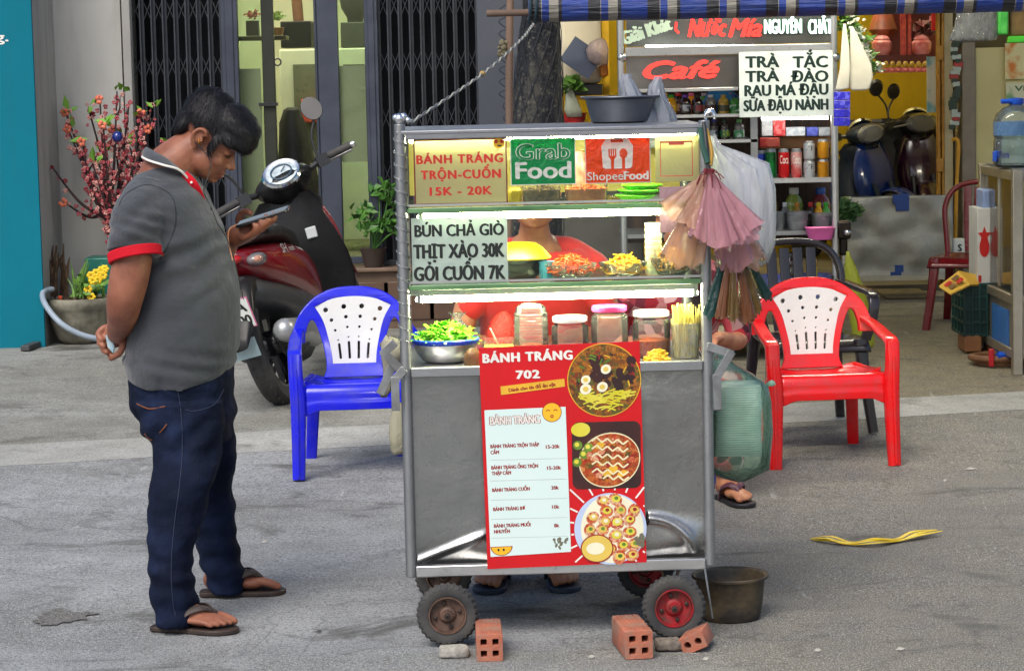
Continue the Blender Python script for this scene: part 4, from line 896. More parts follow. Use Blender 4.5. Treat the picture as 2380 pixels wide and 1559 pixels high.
# ---- bags hung from the right hand post
def pleat(mb, apex, dirv, L, W, Dp, pl=7, seed=0, n=56, nv=14, mi=0, curl=.12, jag=.03):
    dirv = Vector(dirv).normalized(); nrm = Vector((0, -1, 0)); side = dirv.cross(nrm).normalized(); nrm = side.cross(dirv); vs = []
    for i in range(nv+1):
        f = i/nv; sp = .06+.94*f**.85
        for j in range(n):
            a = 2*pi*j/n; k = 1+(.55*noise.noise(Vector((cos(a)*pl*.42+seed, sin(a)*pl*.42, seed*2.3+f*.5)))+.22*noise.noise(Vector((cos(a)*pl*1.3, sin(a)*pl*1.3+seed, f))))*(.35+.65*f); l = L*f*(1-curl*abs(cos(a))**2*.6)+(jag*L*noise.noise(Vector((a*2, seed, 0))) if i == nv else 0)
            vs.append(Vector(apex)+dirv*l+side*W*sp*cos(a)*k+nrm*Dp*sp*sin(a)*k)
    fs = [(i*n+j, i*n+(j+1) % n, (i+1)*n+(j+1) % n, (i+1)*n+j) for i in range(nv) for j in range(n)]
    mb.add(vs, fs, mi)
PINK = film('pink film', S(246, 176, 188), .52, .5, .12, .2, 24, (1, 1, .3)); PEACH = film('peach film', S(250, 190, 156), .46, .55, .12, .2, 24, (1, 1, .3))
ap = CP.at(1648, 398, -.07)
t = thing('pink_bag_bunch', 'fan of folded pink plastic bags tied together on the right cart post', 'bag bunch', ap)
for k, (ex, ey, W, m, dd) in enumerate(((1556, 505, .030, PEACH, .0), (1598, 530, .030, PEACH, -.012), (1632, 560, .026, PINK, -.02), (1582, 618, .048, PEACH, .022), (1680, 580, .034, PINK, -.03), (1728, 555, .040, PINK, -.02), (1752, 560, .026, PINK, -.008), (1718, 628, .046, PINK, .03), (1748, 622, .040, PEACH, .04))):
    e = CP.at(ex, ey, -.07+dd); mb = MB(); L = (e-ap).length; pleat(mb, ap+CP.n*(dd*.5), e-ap, L, W*1.25, .020, 5, k*1.7, jag=.10); build('bag', mb, m, t, ang=180)
mb = MB()
for k in range(9): a = k*.7; mb.tube([ap+Vector((0, -.02, 0)), ap+Vector((.022*cos(a), -.025, .012*sin(a)-.005)), ap+Vector((.04*cos(a), -.03, -.02-.012*k*.3))], .0016, 5, sm=3)
mb.tube([ap+Vector((.012*cos(a), -.012*sin(a), .004*sin(a*2))) for a in (2*pi*k/14 for k in range(14))], .005, 6, closed=True); build('tie', mb, mat('dark red string', S(110, 24, 36), .7), t)
mb = MB(); rs = [ap, CP.at(1644, 360, -.06), CP.at(1640, 315, -.04), CP.at(1636, 285, -.02)]
mb.tube(rs, .006, 8, sm=4); mb.tube([CP.at(1646, 380, -.07), CP.at(1634, 340, -.05), CP.at(1628, 300, -.02)], .009, 8, sm=3, mi=1); mb.tube([CP.at(1652, 384, -.07), CP.at(1654, 350, -.06), CP.at(1642, 300, -.02)], .005, 8, sm=3, mi=2)
build('strap', mb, [BLACK_P, mat('dark green strap', S(18, 70, 58), .6), mat('ochre strap', S(170, 130, 40), .6)], t)
a2 = CP.at(1702, 566, .0); t = thing('brown_bag_bunch', 'bunch of dark brown folded bags hanging below the pink ones', 'bag bunch', a2)
BRN = film('brown film', S(128, 76, 40), .92, .45, .25, .06, 24, (1, 1, .25)); DGR = film('dark green film', S(24, 62, 58), .95, .3, .25, .04); OLV = film('olive film', S(120, 92, 44), .93, .45, .25, .06, 24, (1, 1, .25))
for k, (ex, ey, W, m, dd) in enumerate(((1658, 735, .024, DGR, -.02), (1680, 740, .018, BRN, -.03), (1700, 748, .016, OLV, -.03), (1728, 752, .024, BRN, -.015), (1745, 730, .020, OLV, .0), (1768, 700, .016, DGR, .02))):
    e = CP.at(ex, ey, dd); mb = MB(); pleat(mb, a2+CP.n*dd+Vector(((ex-1702)*.0004, 0, 0)), e-a2, (e-a2).length, W, .010, 3, k*2.1, jag=.08); build('bag', mb, m, t, ang=180)
def hook(vx, vy, d):
    mb = MB(); q = CP.at(vx, vy, d); mb.tube([q+Vector((.014*cos(a), 0, .014*sin(a))) for a in (pi*k/8-.5 for k in range(12))], .004, 8); return mb
mb = hook(1650, 272, .03); mb.M = None; mb.lathe([(.012, 0), (.018, .008), (.012, .02), (.004, .022)], 12, T(*CP.at(1650, 270, .06))); cpart('hook', mb, CHROME)
# white inflated bag behind the pink bunch
t0 = CP.at(1658, 318, .05); mb = MB(); rs = []
for f, cxv, cyv, hw in ((0, 1657, 316, 6), (.1, 1664, 345, 14), (.25, 1690, 375, 42), (.4, 1718, 410, 74), (.6, 1735, 470, 72), (.8, 1742, 540, 66), (.92, 1752, 590, 52), (1, 1764, 618, 22)):
    c = CP.at(cxv, cyv, .06); r = hw/5764*7.1; dv = Vector((.45, 0, -1)).normalized(); sv = Vector((1, 0, .45)).normalized()
    rs.append([c+sv*r*cos(a)*(1+.05*sin(9*a))+Vector((0, 1, 0))*r*.55*sin(a)*(1+.08*sin(11*a+f*2))+dv*.004*sin(13*a) for a in (2*pi*j/72 for j in range(72))])
mb.rings(rs); single('white_bag', mb, film('white bag', S(236, 240, 250), .62, .45, .2, .2, 12, (3, 3, .5)), 'big puffed white plastic bag hanging behind the pink bag bunch', 'plastic bag', ang=180)
# green carrier bag of stacked trays
gt = CP.at(1726, 1000, .12); tr = MB(); xa, xb = CP.loc(1650, 1000, .12)[0], CP.loc(1772, 1000, .12)[0]; za, zb = CP.loc(1720, 1058, .12)[1], CP.loc(1720, 896, .12)[1]
tr.M = CM @ T((xa+xb)/2, .18, za); n_tr = 30; dz = (zb-za)/n_tr
prof = [(0, 0), (.001, .001)]
mbx = MB(); wx, wy = (xb-xa)/2, .075
loft_xyz(mbx, [(0, 0, 0, wx*.985, wy*.985), (0, 0, dz*.08, wx, wy), (0, 0, dz*.86, wx*1.0, wy*1.0), (0, 0, dz*.90, wx*.985, wy*.985)], 28, 7, 0)
FOAM = mat('foam tray', S(232, 236, 226), .6, sss=.1); base = None
for k in range(n_tr):
    if base is None: base = tag(build('foam_tray', mbx, FOAM, ang=30), 'white foam tray stacked inside the green carrier bag', 'tray', 'foam trays in the green bag'); o = base
    else: o = base.copy(); C.objects.link(o)
    o.matrix_world = CM @ T((xa+xb)/2+random.uniform(-.001, .001), .18, za+dz*k)
t = thing('green_bag', 'pale green carrier bag full of white trays hanging on the right side of the cart', 'plastic bag', gt); mb = MB(); rs = []
for vy, l, r_, dp in ((1119, 1712, 1730, .006), (1108, 1676, 1752, .03), (1085, 1640, 1786, .085), (1000, 1640, 1793, .092), (930, 1642, 1790, .09), (895, 1640, 1782, .085), (872, 1650, 1752, .07), (850, 1655, 1712, .04), (832, 1655, 1690, .02), (815, 1658, 1676, .01)):
    pL, pR = CP.at(l, vy, .18), CP.at(r_, vy, .18); c = (pL+pR)/2; w_ = (pR-pL).length/2; ring = []
    for j in range(64):
        a = 2*pi*j/64; q = 1+.045*noise.noise(Vector((cos(a)*4, sin(a)*4, vy*.03)))+.03*noise.noise(Vector((cos(a)*11, sin(a)*11, vy*.012)))
        ring.append(c+CP.x*w_*math.copysign(abs(cos(a))**.55, cos(a))*q+CP.n*dp*math.copysign(abs(sin(a))**.55, sin(a))*q)
    rs.append(ring)
mb.rings(rs); build('bag_film', mb, film('mint film', S(176, 255, 216), .16, .4, .18, .09, 9, (1, 1, .5), (.91, 1, .96)), t, ang=180)
mb = MB(); q = CP.at(1782, 893, .18); mb.tube([q, q+Vector((.014, -.01, .004)), q+Vector((.024, -.012, .0))], [.004, .010, .003], 10, sm=3); build('knot', mb, film('mint knot', S(190, 240, 214), .9, .5, .2), t)
# ------------------------------------------------------------------ plastic armchairs
def rrect(w_, d, r=.35, n=4):
    out = []; r = min(w_, d)*r
    for X, Y, s in ((w_/2-r, d/2-r, 0), (-w_/2+r, d/2-r, 1), (-w_/2+r, -d/2+r, 2), (w_/2-r, -d/2+r, 3)):
        out += [(X+r*cos(pi/2*(s+i/n)), Y+r*sin(pi/2*(s+i/n))) for i in range(n+1)]
    return out
def sweep(mb, pts, ws, ds, xref=(1, 0, 0), mi=0, sm=5):
    """rounded rectangular section along a path; width runs along xref"""
    q = cr([(*p, a, b) for p, a, b in zip(pts, ws, ds)], sm); ps = [Vector(p[:3]) for p in q]; rs = []
    for i, p in enumerate(ps):
        t = (ps[min(i+1, len(ps)-1)]-ps[max(i-1, 0)]).normalized(); x = Vector(xref); x = (x-t*t.dot(x)).normalized(); y = t.cross(x)
        rs.append([p+x*a+y*b for a, b in rrect(q[i][3], q[i][4])])
    mb.rings(rs, mi)
def subdiv(vs, fs, cuts=2, L=.04):
    bm = bmesh.new(); v = [bm.verts.new(p) for p in vs]
    for f in fs:
        try: bm.faces.new([v[i] for i in f])
        except ValueError: pass
    bmesh.ops.triangulate(bm, faces=bm.faces)
    for _ in range(cuts):
        e = [x for x in bm.edges if x.calc_length() > L]
        if e: bmesh.ops.subdivide_edges(bm, edges=e, cuts=1); bmesh.ops.triangulate(bm, faces=[f for f in bm.faces if len(f.verts) > 3])
    out = [tuple(p.co) for p in bm.verts], [tuple(p.index for p in f.verts) for f in (bm.verts.index_update(), bm.faces)[1]]; bm.free(); return out
def back_y(x, z): return .155+.16*max(0, z-.36)-.62*max(0, abs(x)-.10)**1.6
def lathe_path(pts, n=8): return [tuple(p) for p in cr(pts, n)][:-1]
def armchair(name, label, cat, col, M_, group, white=True):
    PLA = mat(name+' plastic '+str(col[0])[:5], col, .24, col2=tuple(c*.9 for c in col), scale=3, rvar=.10, coat=.25, sss=.03, bump=.02, bscale=300, dirt=(tuple(c*.72+.02 for c in col), 11))
    t = thing(name, label, cat, group=group, local=True)
    def half(pts): return pts+[(-x, z) for x, z in reversed(pts)]
    o = half(cr([(-.268, .500), (-.262, .545), (-.232, .615), (-.165, .682), (-.08, .716), (0, .724)], 6)[:-1] and [tuple(p) for p in cr([(-.268, .500), (-.262, .545), (-.232, .615), (-.165, .682), (-.08, .716), (0, .724)], 6)])
    o = o+[(.22, .50), (.215, .54)]  # inner end of the right arm
    # one closed outline with two arm openings and the panel cut out
    outer = [tuple(p) for p in cr([(-.262, .505), (-.258, .55), (-.228, .62), (-.160, .684), (-.08, .715), (0, .722), (.08, .715), (.16, .684), (.228, .62), (.258, .55), (.262, .505)], 6)]
    outer += [(.215, .505)] + [tuple(p) for p in cr([(.212, .54), (.196, .585), (.178, .598), (.160, .580), (.138, .52), (.122, .45), (.118, .395), (.130, .36)], 5)]
    outer += [(-x, z) for x, z in reversed([(.215, .505)] + [tuple(p) for p in cr([(.212, .54), (.196, .585), (.178, .598), (.160, .580), (.138, .52), (.122, .45), (.118, .395), (.130, .36)], 5)])]
    panel = [tuple(p) for p in cr([(-.172, .650), (-.09, .678), (0, .687), (.09, .678), (.172, .650)], 5)] + [tuple(p) for p in cr([(.172, .650), (.135, .590), (.112, .52), (.098, .455), (.094, .412)], 5)][1:] + [(-x, z) for x, z in reversed([tuple(p) for p in cr([(.172, .650), (.135, .590), (.112, .52), (.098, .455), (.094, .412)], 5)])][:-1]
    vs, fs = subdiv(*curve_mesh([outer, panel] if white else [outer], .011, .004), 1, .07)
    mb = MB(); mb.add([(x, back_y(x, y)-z*1.0, y) for x, y, z in vs], fs); build('backrest', mb, PLA, t, ang=50)
    loops = [panel]; 
    sc_ = .985; loops = [[(x*sc_, .55+(z-.55)*sc_) for x, z in panel]]
    for z, w_, r in ((.632, .118, .0122), (.590, .094, .0096), (.548, .079, .0074), (.508, .068, .0052)):
        for k in (-1, -.33, .33, 1): zz = z+(.012 if abs(k) < .5 else 0); loops.append([(k*w_+r*cos(a), zz+r*sin(a)) for a in (2*pi*i/12 for i in range(12))])
    for k in (-1, -.33, .33, 1): xx = k*.060; loops.append([(xx*(1.0+.1*(zz_-.45)/.06)+.0072*cos(a), zz_+.0072*sin(a)) for zz_, s in ((.49+(.008 if abs(k) < .5 else 0), 0), (.435, 1)) for a in (pi*(s+i/6) for i in range(7))])
    vs, fs = subdiv(*curve_mesh(loops, .007, .002), 1, .07)
    mb = MB(); mb.add([(x, back_y(0, y)-.006-z*1.0, y) for x, y, z in vs], fs)
    bp = build('back_panel', mb, mat('chair white', S(222, 222, 218), .28, col2=S(212, 212, 206), scale=4, coat=.2, rvar=.05), t, smooth=False)
    # arms run forward and down into the front legs
    for s in (-1, 1):
        mb = MB(); sweep(mb, [(s*.238, back_y(.238, .545)-.0, .552), (s*.250, .03, .535), (s*.256, -.10, .512), (s*.258, -.185, .500), (s*.258, -.222, .482)], (.05, .054, .058, .060, .058), (.022, .022, .022, .026, .03)); build('armrest', mb, PLA, t)
        mb = MB(); sweep(mb, [(s*.258, -.215, .495), (s*.256, -.225, .40), (s*.250, -.228, .30), (s*.252, -.238, .15), (s*.256, -.250, .0)], (.060, .060, .066, .060, .054), (.042, .045, .05, .046, .042))
        sweep(mb, [(s*.258, -.243, .44), (s*.255, -.257, .28), (s*.258, -.275, .01)], (.014, .014, .012), (.008, .008, .008)); build('leg', mb, PLA, t)
        mb = MB(); sweep(mb, [(s*.172, .140, .338), (s*.183, .180, .24), (s*.200, .222, .0)], (.062, .056, .048), (.034, .034, .032)); build('leg', mb, PLA, t)
        mb = MB(); sweep(mb, [(s*.235, -.20, .335), (s*.222, -.02, .345), (s*.19, .15, .35)], (.022, .022, .022), (.05, .045, .05)); build('side_rail', mb, PLA, t)
    mb = MB(); prof = [(.175, .352), (.15, .350), (.10, .348), (.0, .350), (-.12, .362), (-.19, .372), (-.222, .366), (-.238, .345), (-.242, .315), (-.246, .300), (-.246, .272)]
    pp = cr(prof, 4)
    def sf(u, v):
        i = v*(len(pp)-1); a = pp[int(i)]; b = pp[min(int(i)+1, len(pp)-1)]; f = i-int(i); y, z = a+(b-a)*f; x = (u-.5)*2
        half_ = .228 if y < -.1 else .228-.05*(y+.1)/.29
        z += (.020*abs(x)**4 if y > -.15 else 0) - (.012*(1-x*x) if -.2 < y < .1 else 0)
        if y < -.235: z -= .030*max(0, abs(x)-.72)**1*3.2*((.33-z)/.06 if z < .33 else 0)
        return (x*half_, y+.012*x*x*(1 if y < -.15 else 0), z)
    mb.grid(sf, 24, len(pp)*2); o = build('seat', mb, PLA, t, ang=60); sm_ = o.modifiers.new('solid', 'SOLIDIFY'); sm_.thickness = .006
    t.matrix_world = M_; return t
def seat_frame(vx, vy, yaw): p = G(vx, vy); return T(p.x, p.y, p.z) @ RZ(yaw)
pb = G(697, 1116); pr = G(1812, 1089); pr2 = G(2055, 1084)
armchair('armchair', 'bright blue plastic armchair with a white pierced back panel, left of the food cart', 'chair', S(14, 22, 214), T(pb.x+.218, pb.y+.26, gz(pb.x+.256, pb.y+.26)-.004) @ RZ(R(5)) @ Matrix.Diagonal((.95, 1, 1, 1)), 'two tone plastic armchairs')
armchair('armchair', 'bright red plastic armchair with a white pierced back panel, right of the food cart', 'chair', S(222, 8, 16), T((pr.x+pr2.x)/2-.012, (pr.y+pr2.y)/2+.255, gz(pr.x, pr.y)-.003) @ RZ(R(6)) @ Matrix.Diagonal((.955, 1, 1.01, 1)), 'two tone plastic armchairs')
# slatted chairs
def slatchair(name, label, col, M_, arms, w_=.22, H=.80):
    PLA = mat('slat chair plastic %.3f' % col[0], col, .26, col2=tuple(c*.7 for c in col), scale=3, rvar=.06, coat=.3)
    t = thing(name, label, 'chair', local=True)
    by = lambda z: .17+.20*max(0, z-.4)
    mb = MB(); pts = [(-w_+.03, .40), (-w_+.012, .55), (-w_+.004, .66), (-w_*.82, H-.055), (-w_*.5, H-.012), (0, H), (w_*.5, H-.012), (w_*.82, H-.055), (w_-.004, .66), (w_-.012, .55), (w_-.03, .40)]
    sweep(mb, [(x, by(z), z) for x, z in pts], [.045]*11, [.03]*11, (0, 1, 0), sm=4); build('back_frame', mb, PLA, t)
    for k in (-1.5, -.5, .5, 1.5):
        mb = MB(); x = k*w_*.27; sweep(mb, [(x*.8, by(.41), .41), (x*.95, by(.6)+.004, .6), (x, by(H-.03), H-.03)], [w_*.20]*3, [.012]*3); build('slat', mb, PLA, t)
    mb = MB(); mb.grid(lambda u, v: ((u-.5)*2*w_*(1.02-.12*v), -.21+.40*v-.02*(2*u-1)**2*(v < .2), .405-.014*sin(pi*v)*(1-(2*u-1)**2)-(.05*(.12-v)/.12 if v < .12 else 0)), 16, 20); o = build('seat', mb, PLA, t); sm_ = o.modifiers.new('solid', 'SOLIDIFY'); sm_.thickness = .012
    for s in (-1, 1):
        mb = MB(); sweep(mb, [(s*(w_-.03), -.18, .40), (s*(w_-.02), -.20, .25), (s*(w_+.012), -.225, 0)], (.06, .05, .042), (.04, .036, .032)); build('leg', mb, PLA, t)
        mb = MB(); sweep(mb, [(s*(w_-.04), .17, .40), (s*(w_-.03), .195, .25), (s*(w_-.005), .235, 0)], (.055, .048, .04), (.04, .036, .032)); build('leg', mb, PLA, t)
        if arms: mb = MB(); sweep(mb, [(s*(w_-.01), by(.62), .62), (s*(w_+.025), .0, .60), (s*(w_+.03), -.17, .585), (s*(w_+.02), -.20, .5), (s*(w_-.01), -.19, .40)], [.045]*5, [.022]*5); build('armrest', mb, PLA, t)
    t.matrix_world = M_; return t
p = P(1872, 800, 10.75); slatchair('slat_chair', 'black plastic chair with a slatted arched back behind the red armchair', S(34, 28, 34), T(p.x, 10.75, gz(p.x, 10.75)) @ RZ(R(8)), True, .225, .80)
p = G(2216, 772); slatchair('slat_chair', 'dark maroon plastic chair beside the stacked boxes at the shop entrance', S(120, 16, 26), T(p.x+.16, p.y+.22, gz(p.x, p.y)) @ RZ(R(-22)), False, .215, .80)

# ------------------------------------------------------------------ scooters
TAILRED = mat('tail lens red', S(170, 20, 20), .15, coat=.5); LENS = pane('clear lens', (.95, .95, .95), .05, 2.0, .25, (.8, .82, .85)); AMBER = mat('amber', S(220, 120, 30), .3)
def scooter(label, col, M_, plate=None, badge=False, cover=(.02, .02, .022), steer=0.0):
    PT_ = mat('scooter paint %.3f%.3f' % (col[0], col[2]), col, .2, col2=tuple(c*.8 for c in col), scale=2, rvar=.05, coat=.6); BK = mat('scooter black %.3f' % cover[2], tuple(c*.45 for c in cover), .3, col2=tuple(c*.8 for c in cover), scale=5, spec=.22)
    GR = mat('scooter grey', (.05, .052, .058), .42, col2=(.035, .036, .04), coat=.15)
    t = thing('motor_scooter', label, 'motor scooter', local=True)
    def wheel(x):
        mb = MB(); mb.M = T(x, 0, .285) @ RX(pi/2)
        mb.lathe([(.205, -.030), (.235, -.046), (.268, -.044), (.284, -.022), (.287, 0), (.284, .022), (.268, .044), (.235, .046), (.205, .030)], 48, cap0=False, cap1=False)
        for k in range(40):
            for s in (-1, 1): mb.box((0, 0, 0), (.004, .026, .006), RZ(2*pi*k/40+s*.03) @ T(0, .280, s*.024) @ RX(-s*.5) @ RZ(s*.5))
        wh = build('wheel', mb, RUBBER, t, ang=50)
        mb = MB(); mb.M = T(x, 0, .285) @ RX(pi/2); mb.lathe([(.208, -.03), (.196, -.032), (.186, -.02), (.186, .02), (.196, .032), (.208, .03)], 40, cap0=False, cap1=False)
        for k in range(5):
            a = 2*pi*k/5
            for da in (-.16, .16): mb.bar((.05*cos(a), .05*sin(a), 0), (.19*cos(a+da), .19*sin(a+da), 0), .022, .02, up=(0, 0, 1))
        mb.lathe([(.0005, -.055), (.05, -.055), (.06, -.03), (.06, .03), (.05, .055), (.0005, .055)], 20); build('rim', mb, BLACK_G, wh)
    wheel(0); wheel(1.33)
    def shell(name, secs, m, pw=2.6, parent=t, n=28, sm=5): 
        mb = MB(); q = cr(secs, sm); rs = []
        for x, z0, z1, hw in q:
            ring = []
            for j in range(n):
                a = 2*pi*j/n; c, d = cos(a), sin(a)
                ring.append((x, hw*math.copysign(abs(c)**(2/pw), c), (z0+z1)/2+(z1-z0)/2*math.copysign(abs(d)**(2/pw), d)))
            rs.append(ring)
        mb.rings(rs); return build(name, mb, m, parent, ang=70)
    bod = shell('body_panel', [(-.26, .66, .72, .05), (-.20, .60, .735, .115), (0, .52, .735, .165), (.25, .44, .72, .185), (.45, .36, .69, .175), (.56, .30, .58, .14), (.62, .28, .45, .10)], PT_)
    if badge:
        F_ = frame((.02, -.172, .66), (1, 0, -.02), (0, .25, 1)); mb = MB(); put_text(mb, 'SH', F_, .0, .10, 0, .045, .04, shear=.35, ext=0); put_text(mb, 'mode', F_, .11, .20, .004, .028, .03, shear=.35); build('badge', mb, mat('badge silver', (.8, .8, .8), .3, .6), bod, fixn=False)
    shell('seat', [(-.24, .735, .77, .08), (-.10, .735, .80, .135), (.15, .725, .815, .145), (.35, .70, .795, .135), (.52, .66, .76, .11), (.60, .62, .70, .07)], mat('seat vinyl', (.02, .02, .021), .5, bump=.1, bscale=120), 2.4)
    shell('lower_panel', [(-.30, .55, .62, .03), (-.22, .47, .61, .09), (0, .40, .56, .14), (.3, .30, .50, .165), (.55, .22, .42, .15), (.66, .20, .36, .11)], GR)
    shell('rear_fender', [(-.46, .30, .34, .05), (-.38, .38, .47, .085), (-.28, .48, .60, .09), (-.1, .54, .62, .08)], BK)
    mb = MB(); mb.tube([(.1, -.13, .30), (-.02, -.115, .285), (-.1, -.10, .33)], [.07, .085, .05], 12); mb.tube([(.5, .02, .24), (.2, .09, .27), (0, .11, .285)], [.09, .08, .06], 12, sm=3); build('engine', mb, mat('engine grey', (.08, .08, .085), .5, .5, dirt=((.02, .02, .02), 12)), t)
    mb = MB(); mb.tube([(-.28, -.17, .335), (-.02, -.165, .30), (.22, -.14, .25)], [.052, .058, .04], 16, sm=4, rnd=True); mb.box((-.05, -.222, .325), (.24, .008, .06)); build('muffler', mb, mat('muffler', S(176, 178, 180), .35, .6), t)
    for s in (-1, 1):   # rear signals and lamp
        mb = MB(); mb.ball((-.22, s*.12, .665), (.075, .045, .032)); l = build('turn_signal', mb, LENS, t); mb = MB(); mb.ball((-.215, s*.125, .664), (.03, .02, .017)); build('bulb', mb, AMBER, l)
    mb = MB(); mb.ball((-.275, 0, .685), (.035, .075, .028)); build('tail_lamp', mb, TAILRED, t)
    mb = MB(); mb.tube([(-.02, -.14, .775), (-.2, -.125, .79), (-.30, -.06, .795), (-.30, .06, .795), (-.2, .125, .79), (-.02, .14, .775)], .013, 8, sm=4); build('grab_rail', mb, BK, t)
    F_ = frame((-.415, 0, .455), (0, -1, 0), (-.30, 0, 1)); mb = MB(); mb.M = F_; mb.box((0, 0, 0), (.19, .14, .003)); rect(mb, None, -.09, -.066, .09, .066, .0022, 1)
    if plate:
        put_text(mb, plate[0], None, -.08, .08, .008, .046, .05, 2, z=.003); put_text(mb, plate[1], None, -.082, .082, -.058, .050, .05, 2, z=.003)
    pl_ = build('licence_plate', mb, [mat('plate rim', S(206, 110, 150), .4), PAPER, INK], t, fixn=False)
    mb = MB(); mb.M = F_; mb.box((0, -.16, -.004), (.12, .09, .004)); build('mud_flap', mb, mat('pale flap', S(180, 205, 210), .4), t)
    # floor board, leg shield, front
    mb = MB(); mb.box((.80, 0, .285), (.42, .30, .05)); build('floorboard', mb, BK, t, bevel=.015)
    mb = MB(); rs = []
    for f in range(13):
        v = f/12; z = .26+.66*v; x = 1.02-.10*v-.05*sin(pi*v)+(.03*v**3); hw = (.165+.075*sin(pi*min(1, v*1.15))**1.2) if v < .86 else .22-.62*(v-.86); th = .045
        rs.append([(x+th*.9*sin(a)*(1 if sin(a) > 0 else .5)-.08*abs(cos(a))**2.5, hw*cos(a), z) for a in (2*pi*j/32 for j in range(32))])
    mb.rings(rs); ls = build('leg_shield', mb, BK, t, ang=70)
    mb = MB(); mb.box((.892, -.075, .72), (.02, .055, .055)); build('ignition_cover', mb, mat('ignition grey', S(190, 195, 195), .35), ls, bevel=.005)
    mb = MB(); mb.box((.896, .06, .66), (.02, .11, .08)); build('glove_box', mb, GR, ls, bevel=.008)
    mb = MB(); rs = []
    for f in range(11):
        v = f/10; z = .40+.52*v; x = 1.06-.07*v; hw = .10+.075*sin(pi*v); rs.append([(x+.075*sin(pi*(.15+.8*v))*max(0, cos(a))+.02*cos(a), hw*sin(a), z) for a in (2*pi*j/28 for j in range(28))])
    mb.rings(rs); build('front_panel', mb, PT_, t, ang=70)
    mb = MB(); mb.grid(lambda u, v: (1.33+.315*cos(R(35+125*u)), (v-.5)*.13*(1-.3*abs(u-.5)), .285+.315*sin(R(35+125*u))-.02*(2*v-1)**2), 16, 8); o = build('front_fender', mb, PT_, t); q = o.modifiers.new('s', 'SOLIDIFY'); q.thickness = .006
    for s in (-1, 1):
        mb = MB(); mb.tube([(1.14, s*.07, .62), (1.33, s*.075, .285)], .020, 10); build('fork', mb, BK, t)
    # steering head
    ST = T(.98, 0, .9) @ Matrix.Rotation(steer, 4, Vector((-sin(R(27)), 0, cos(R(27))))) @ T(-.98, 0, -.9)
    def head(name, mb, m, parent=t, **k):
        mb.v = [tuple(ST @ Vector(v)) for v in mb.v]; return build(name, mb, m, parent, **k)
    mb = MB(); mb.tube([(1.0, 0, .86), (.96, 0, .96)], [.07, .06], 14); loft_xyz(mb, [(.97, 0, .90, .06, .07), (.965, 0, .95, .11, .13), (.955, 0, 1.0, .125, .15), (.96, 0, 1.04, .09, .11), (.97, 0, 1.06, .03, .04)], 28, 2.4); hd = head('handlebar_cover', mb, BK)
    Fm = frame((.865, 0, 1.03), (0, -1, 0), (.62, 0, .78))
    mb = MB(); mb.M = Fm; mb.lathe([(.001, -.02), (.085, -.02), (.088, .0), (.080, .010), (.070, .004)], 36, sx=1.15); ms = head('instrument_rim', mb, CHROME)
    mb = MB(); mb.M = Fm; mb.lathe([(.072, .003), (.06, .006), (.001, .009)], 30, sx=1.15); head('dial_face', mb, mat('dial face', S(196, 208, 214), .3, col2=S(150, 164, 172), scale=40), ms)
    mb = MB(); mb.M = Fm
    mb.tube([(.052*cos(a), .044*sin(a), .012) for a in (2*pi*i/24 for i in range(24))], .004, 6, closed=True); mb.bar((0, 0, .014), (.03, .022, .014), .004, .003); head('dial_ring', mb, mat('dial blue', S(70, 90, 110), .3), ms)
    mb = MB(); mb.M = T(1.085, 0, .99) @ RY(pi/2); mb.lathe([(.085, -.03), (.09, 0), (.07, .03), (.001, .04)], 28, sx=.8, sy=1.2); head('headlight', mb, LENS)
    for s in (-1, 1):
        mb = MB(); mb.tube([(.96, s*.10, .985), (.93, s*.20, 1.0), (.90, s*.26, 1.005)], .016, 10, sm=3); mb.box((.925, s*.215, 1.0), (.06, .06, .055)); g = head('handlebar', mb, BLACK_P)
        mb = MB(); mb.tube([(.905, s*.25, 1.004), (.875, s*.365, 1.0)], .019, 12); head('grip', mb, RUBBER, g)
        mb = MB(); mb.tube([(.875, s*.366, 1.0), (.870, s*.385, .999)], .015, 10); head('grip_end', mb, CHROME, g)
        mb = MB(); mb.tube([(.95, s*.23, .985), (.965, s*.30, .985), (.945, s*.37, .982)], .008, 8, sm=3); head('brake_lever', mb, ALU, g)
        mb = MB(); mb.tube([(.935, s*.20, 1.02), (.93, s*.22, 1.12), (.925, s*.27, 1.19)], .007, 8, sm=4); st = head('mirror_stem', mb, BLACK_P)
        Fr = frame((.925, s*.285, 1.245), (0, -1, .0), (.30, 0, 1)); mb = MB(); mb.M = Fr; mb.lathe([(.001, -.026), (.038, -.02), (.051, 0), (.049, .004)], 28, sx=1.0, sy=1.25); mb.lathe([(.049, .002), (.001, .0025)], 28, sx=1.0, sy=1.25, mi=1); head('mirror', mb, [BLACK_P, mat('mirror glass', (.9, .92, .95), .03, 1, rvar=.02)], st)
    mb = MB(); mb.bar((.42, .06, .26), (.40, .26, .0), .02, .02); build('side_stand', mb, BK, t)
    t.matrix_world = M_; return t
p = G(640, 938); A = R(79)
scooter('black and dark red motor scooter leaning on its stand behind the standing man', S(120, 8, 22), T(p.x+.055, p.y+.04, p.z-.012) @ RZ(A) @ RX(R(-15)) @ Matrix.Diagonal((1.05, 1.05, 1.05, 1)), ('59-A', '207.00'), True, steer=R(26))
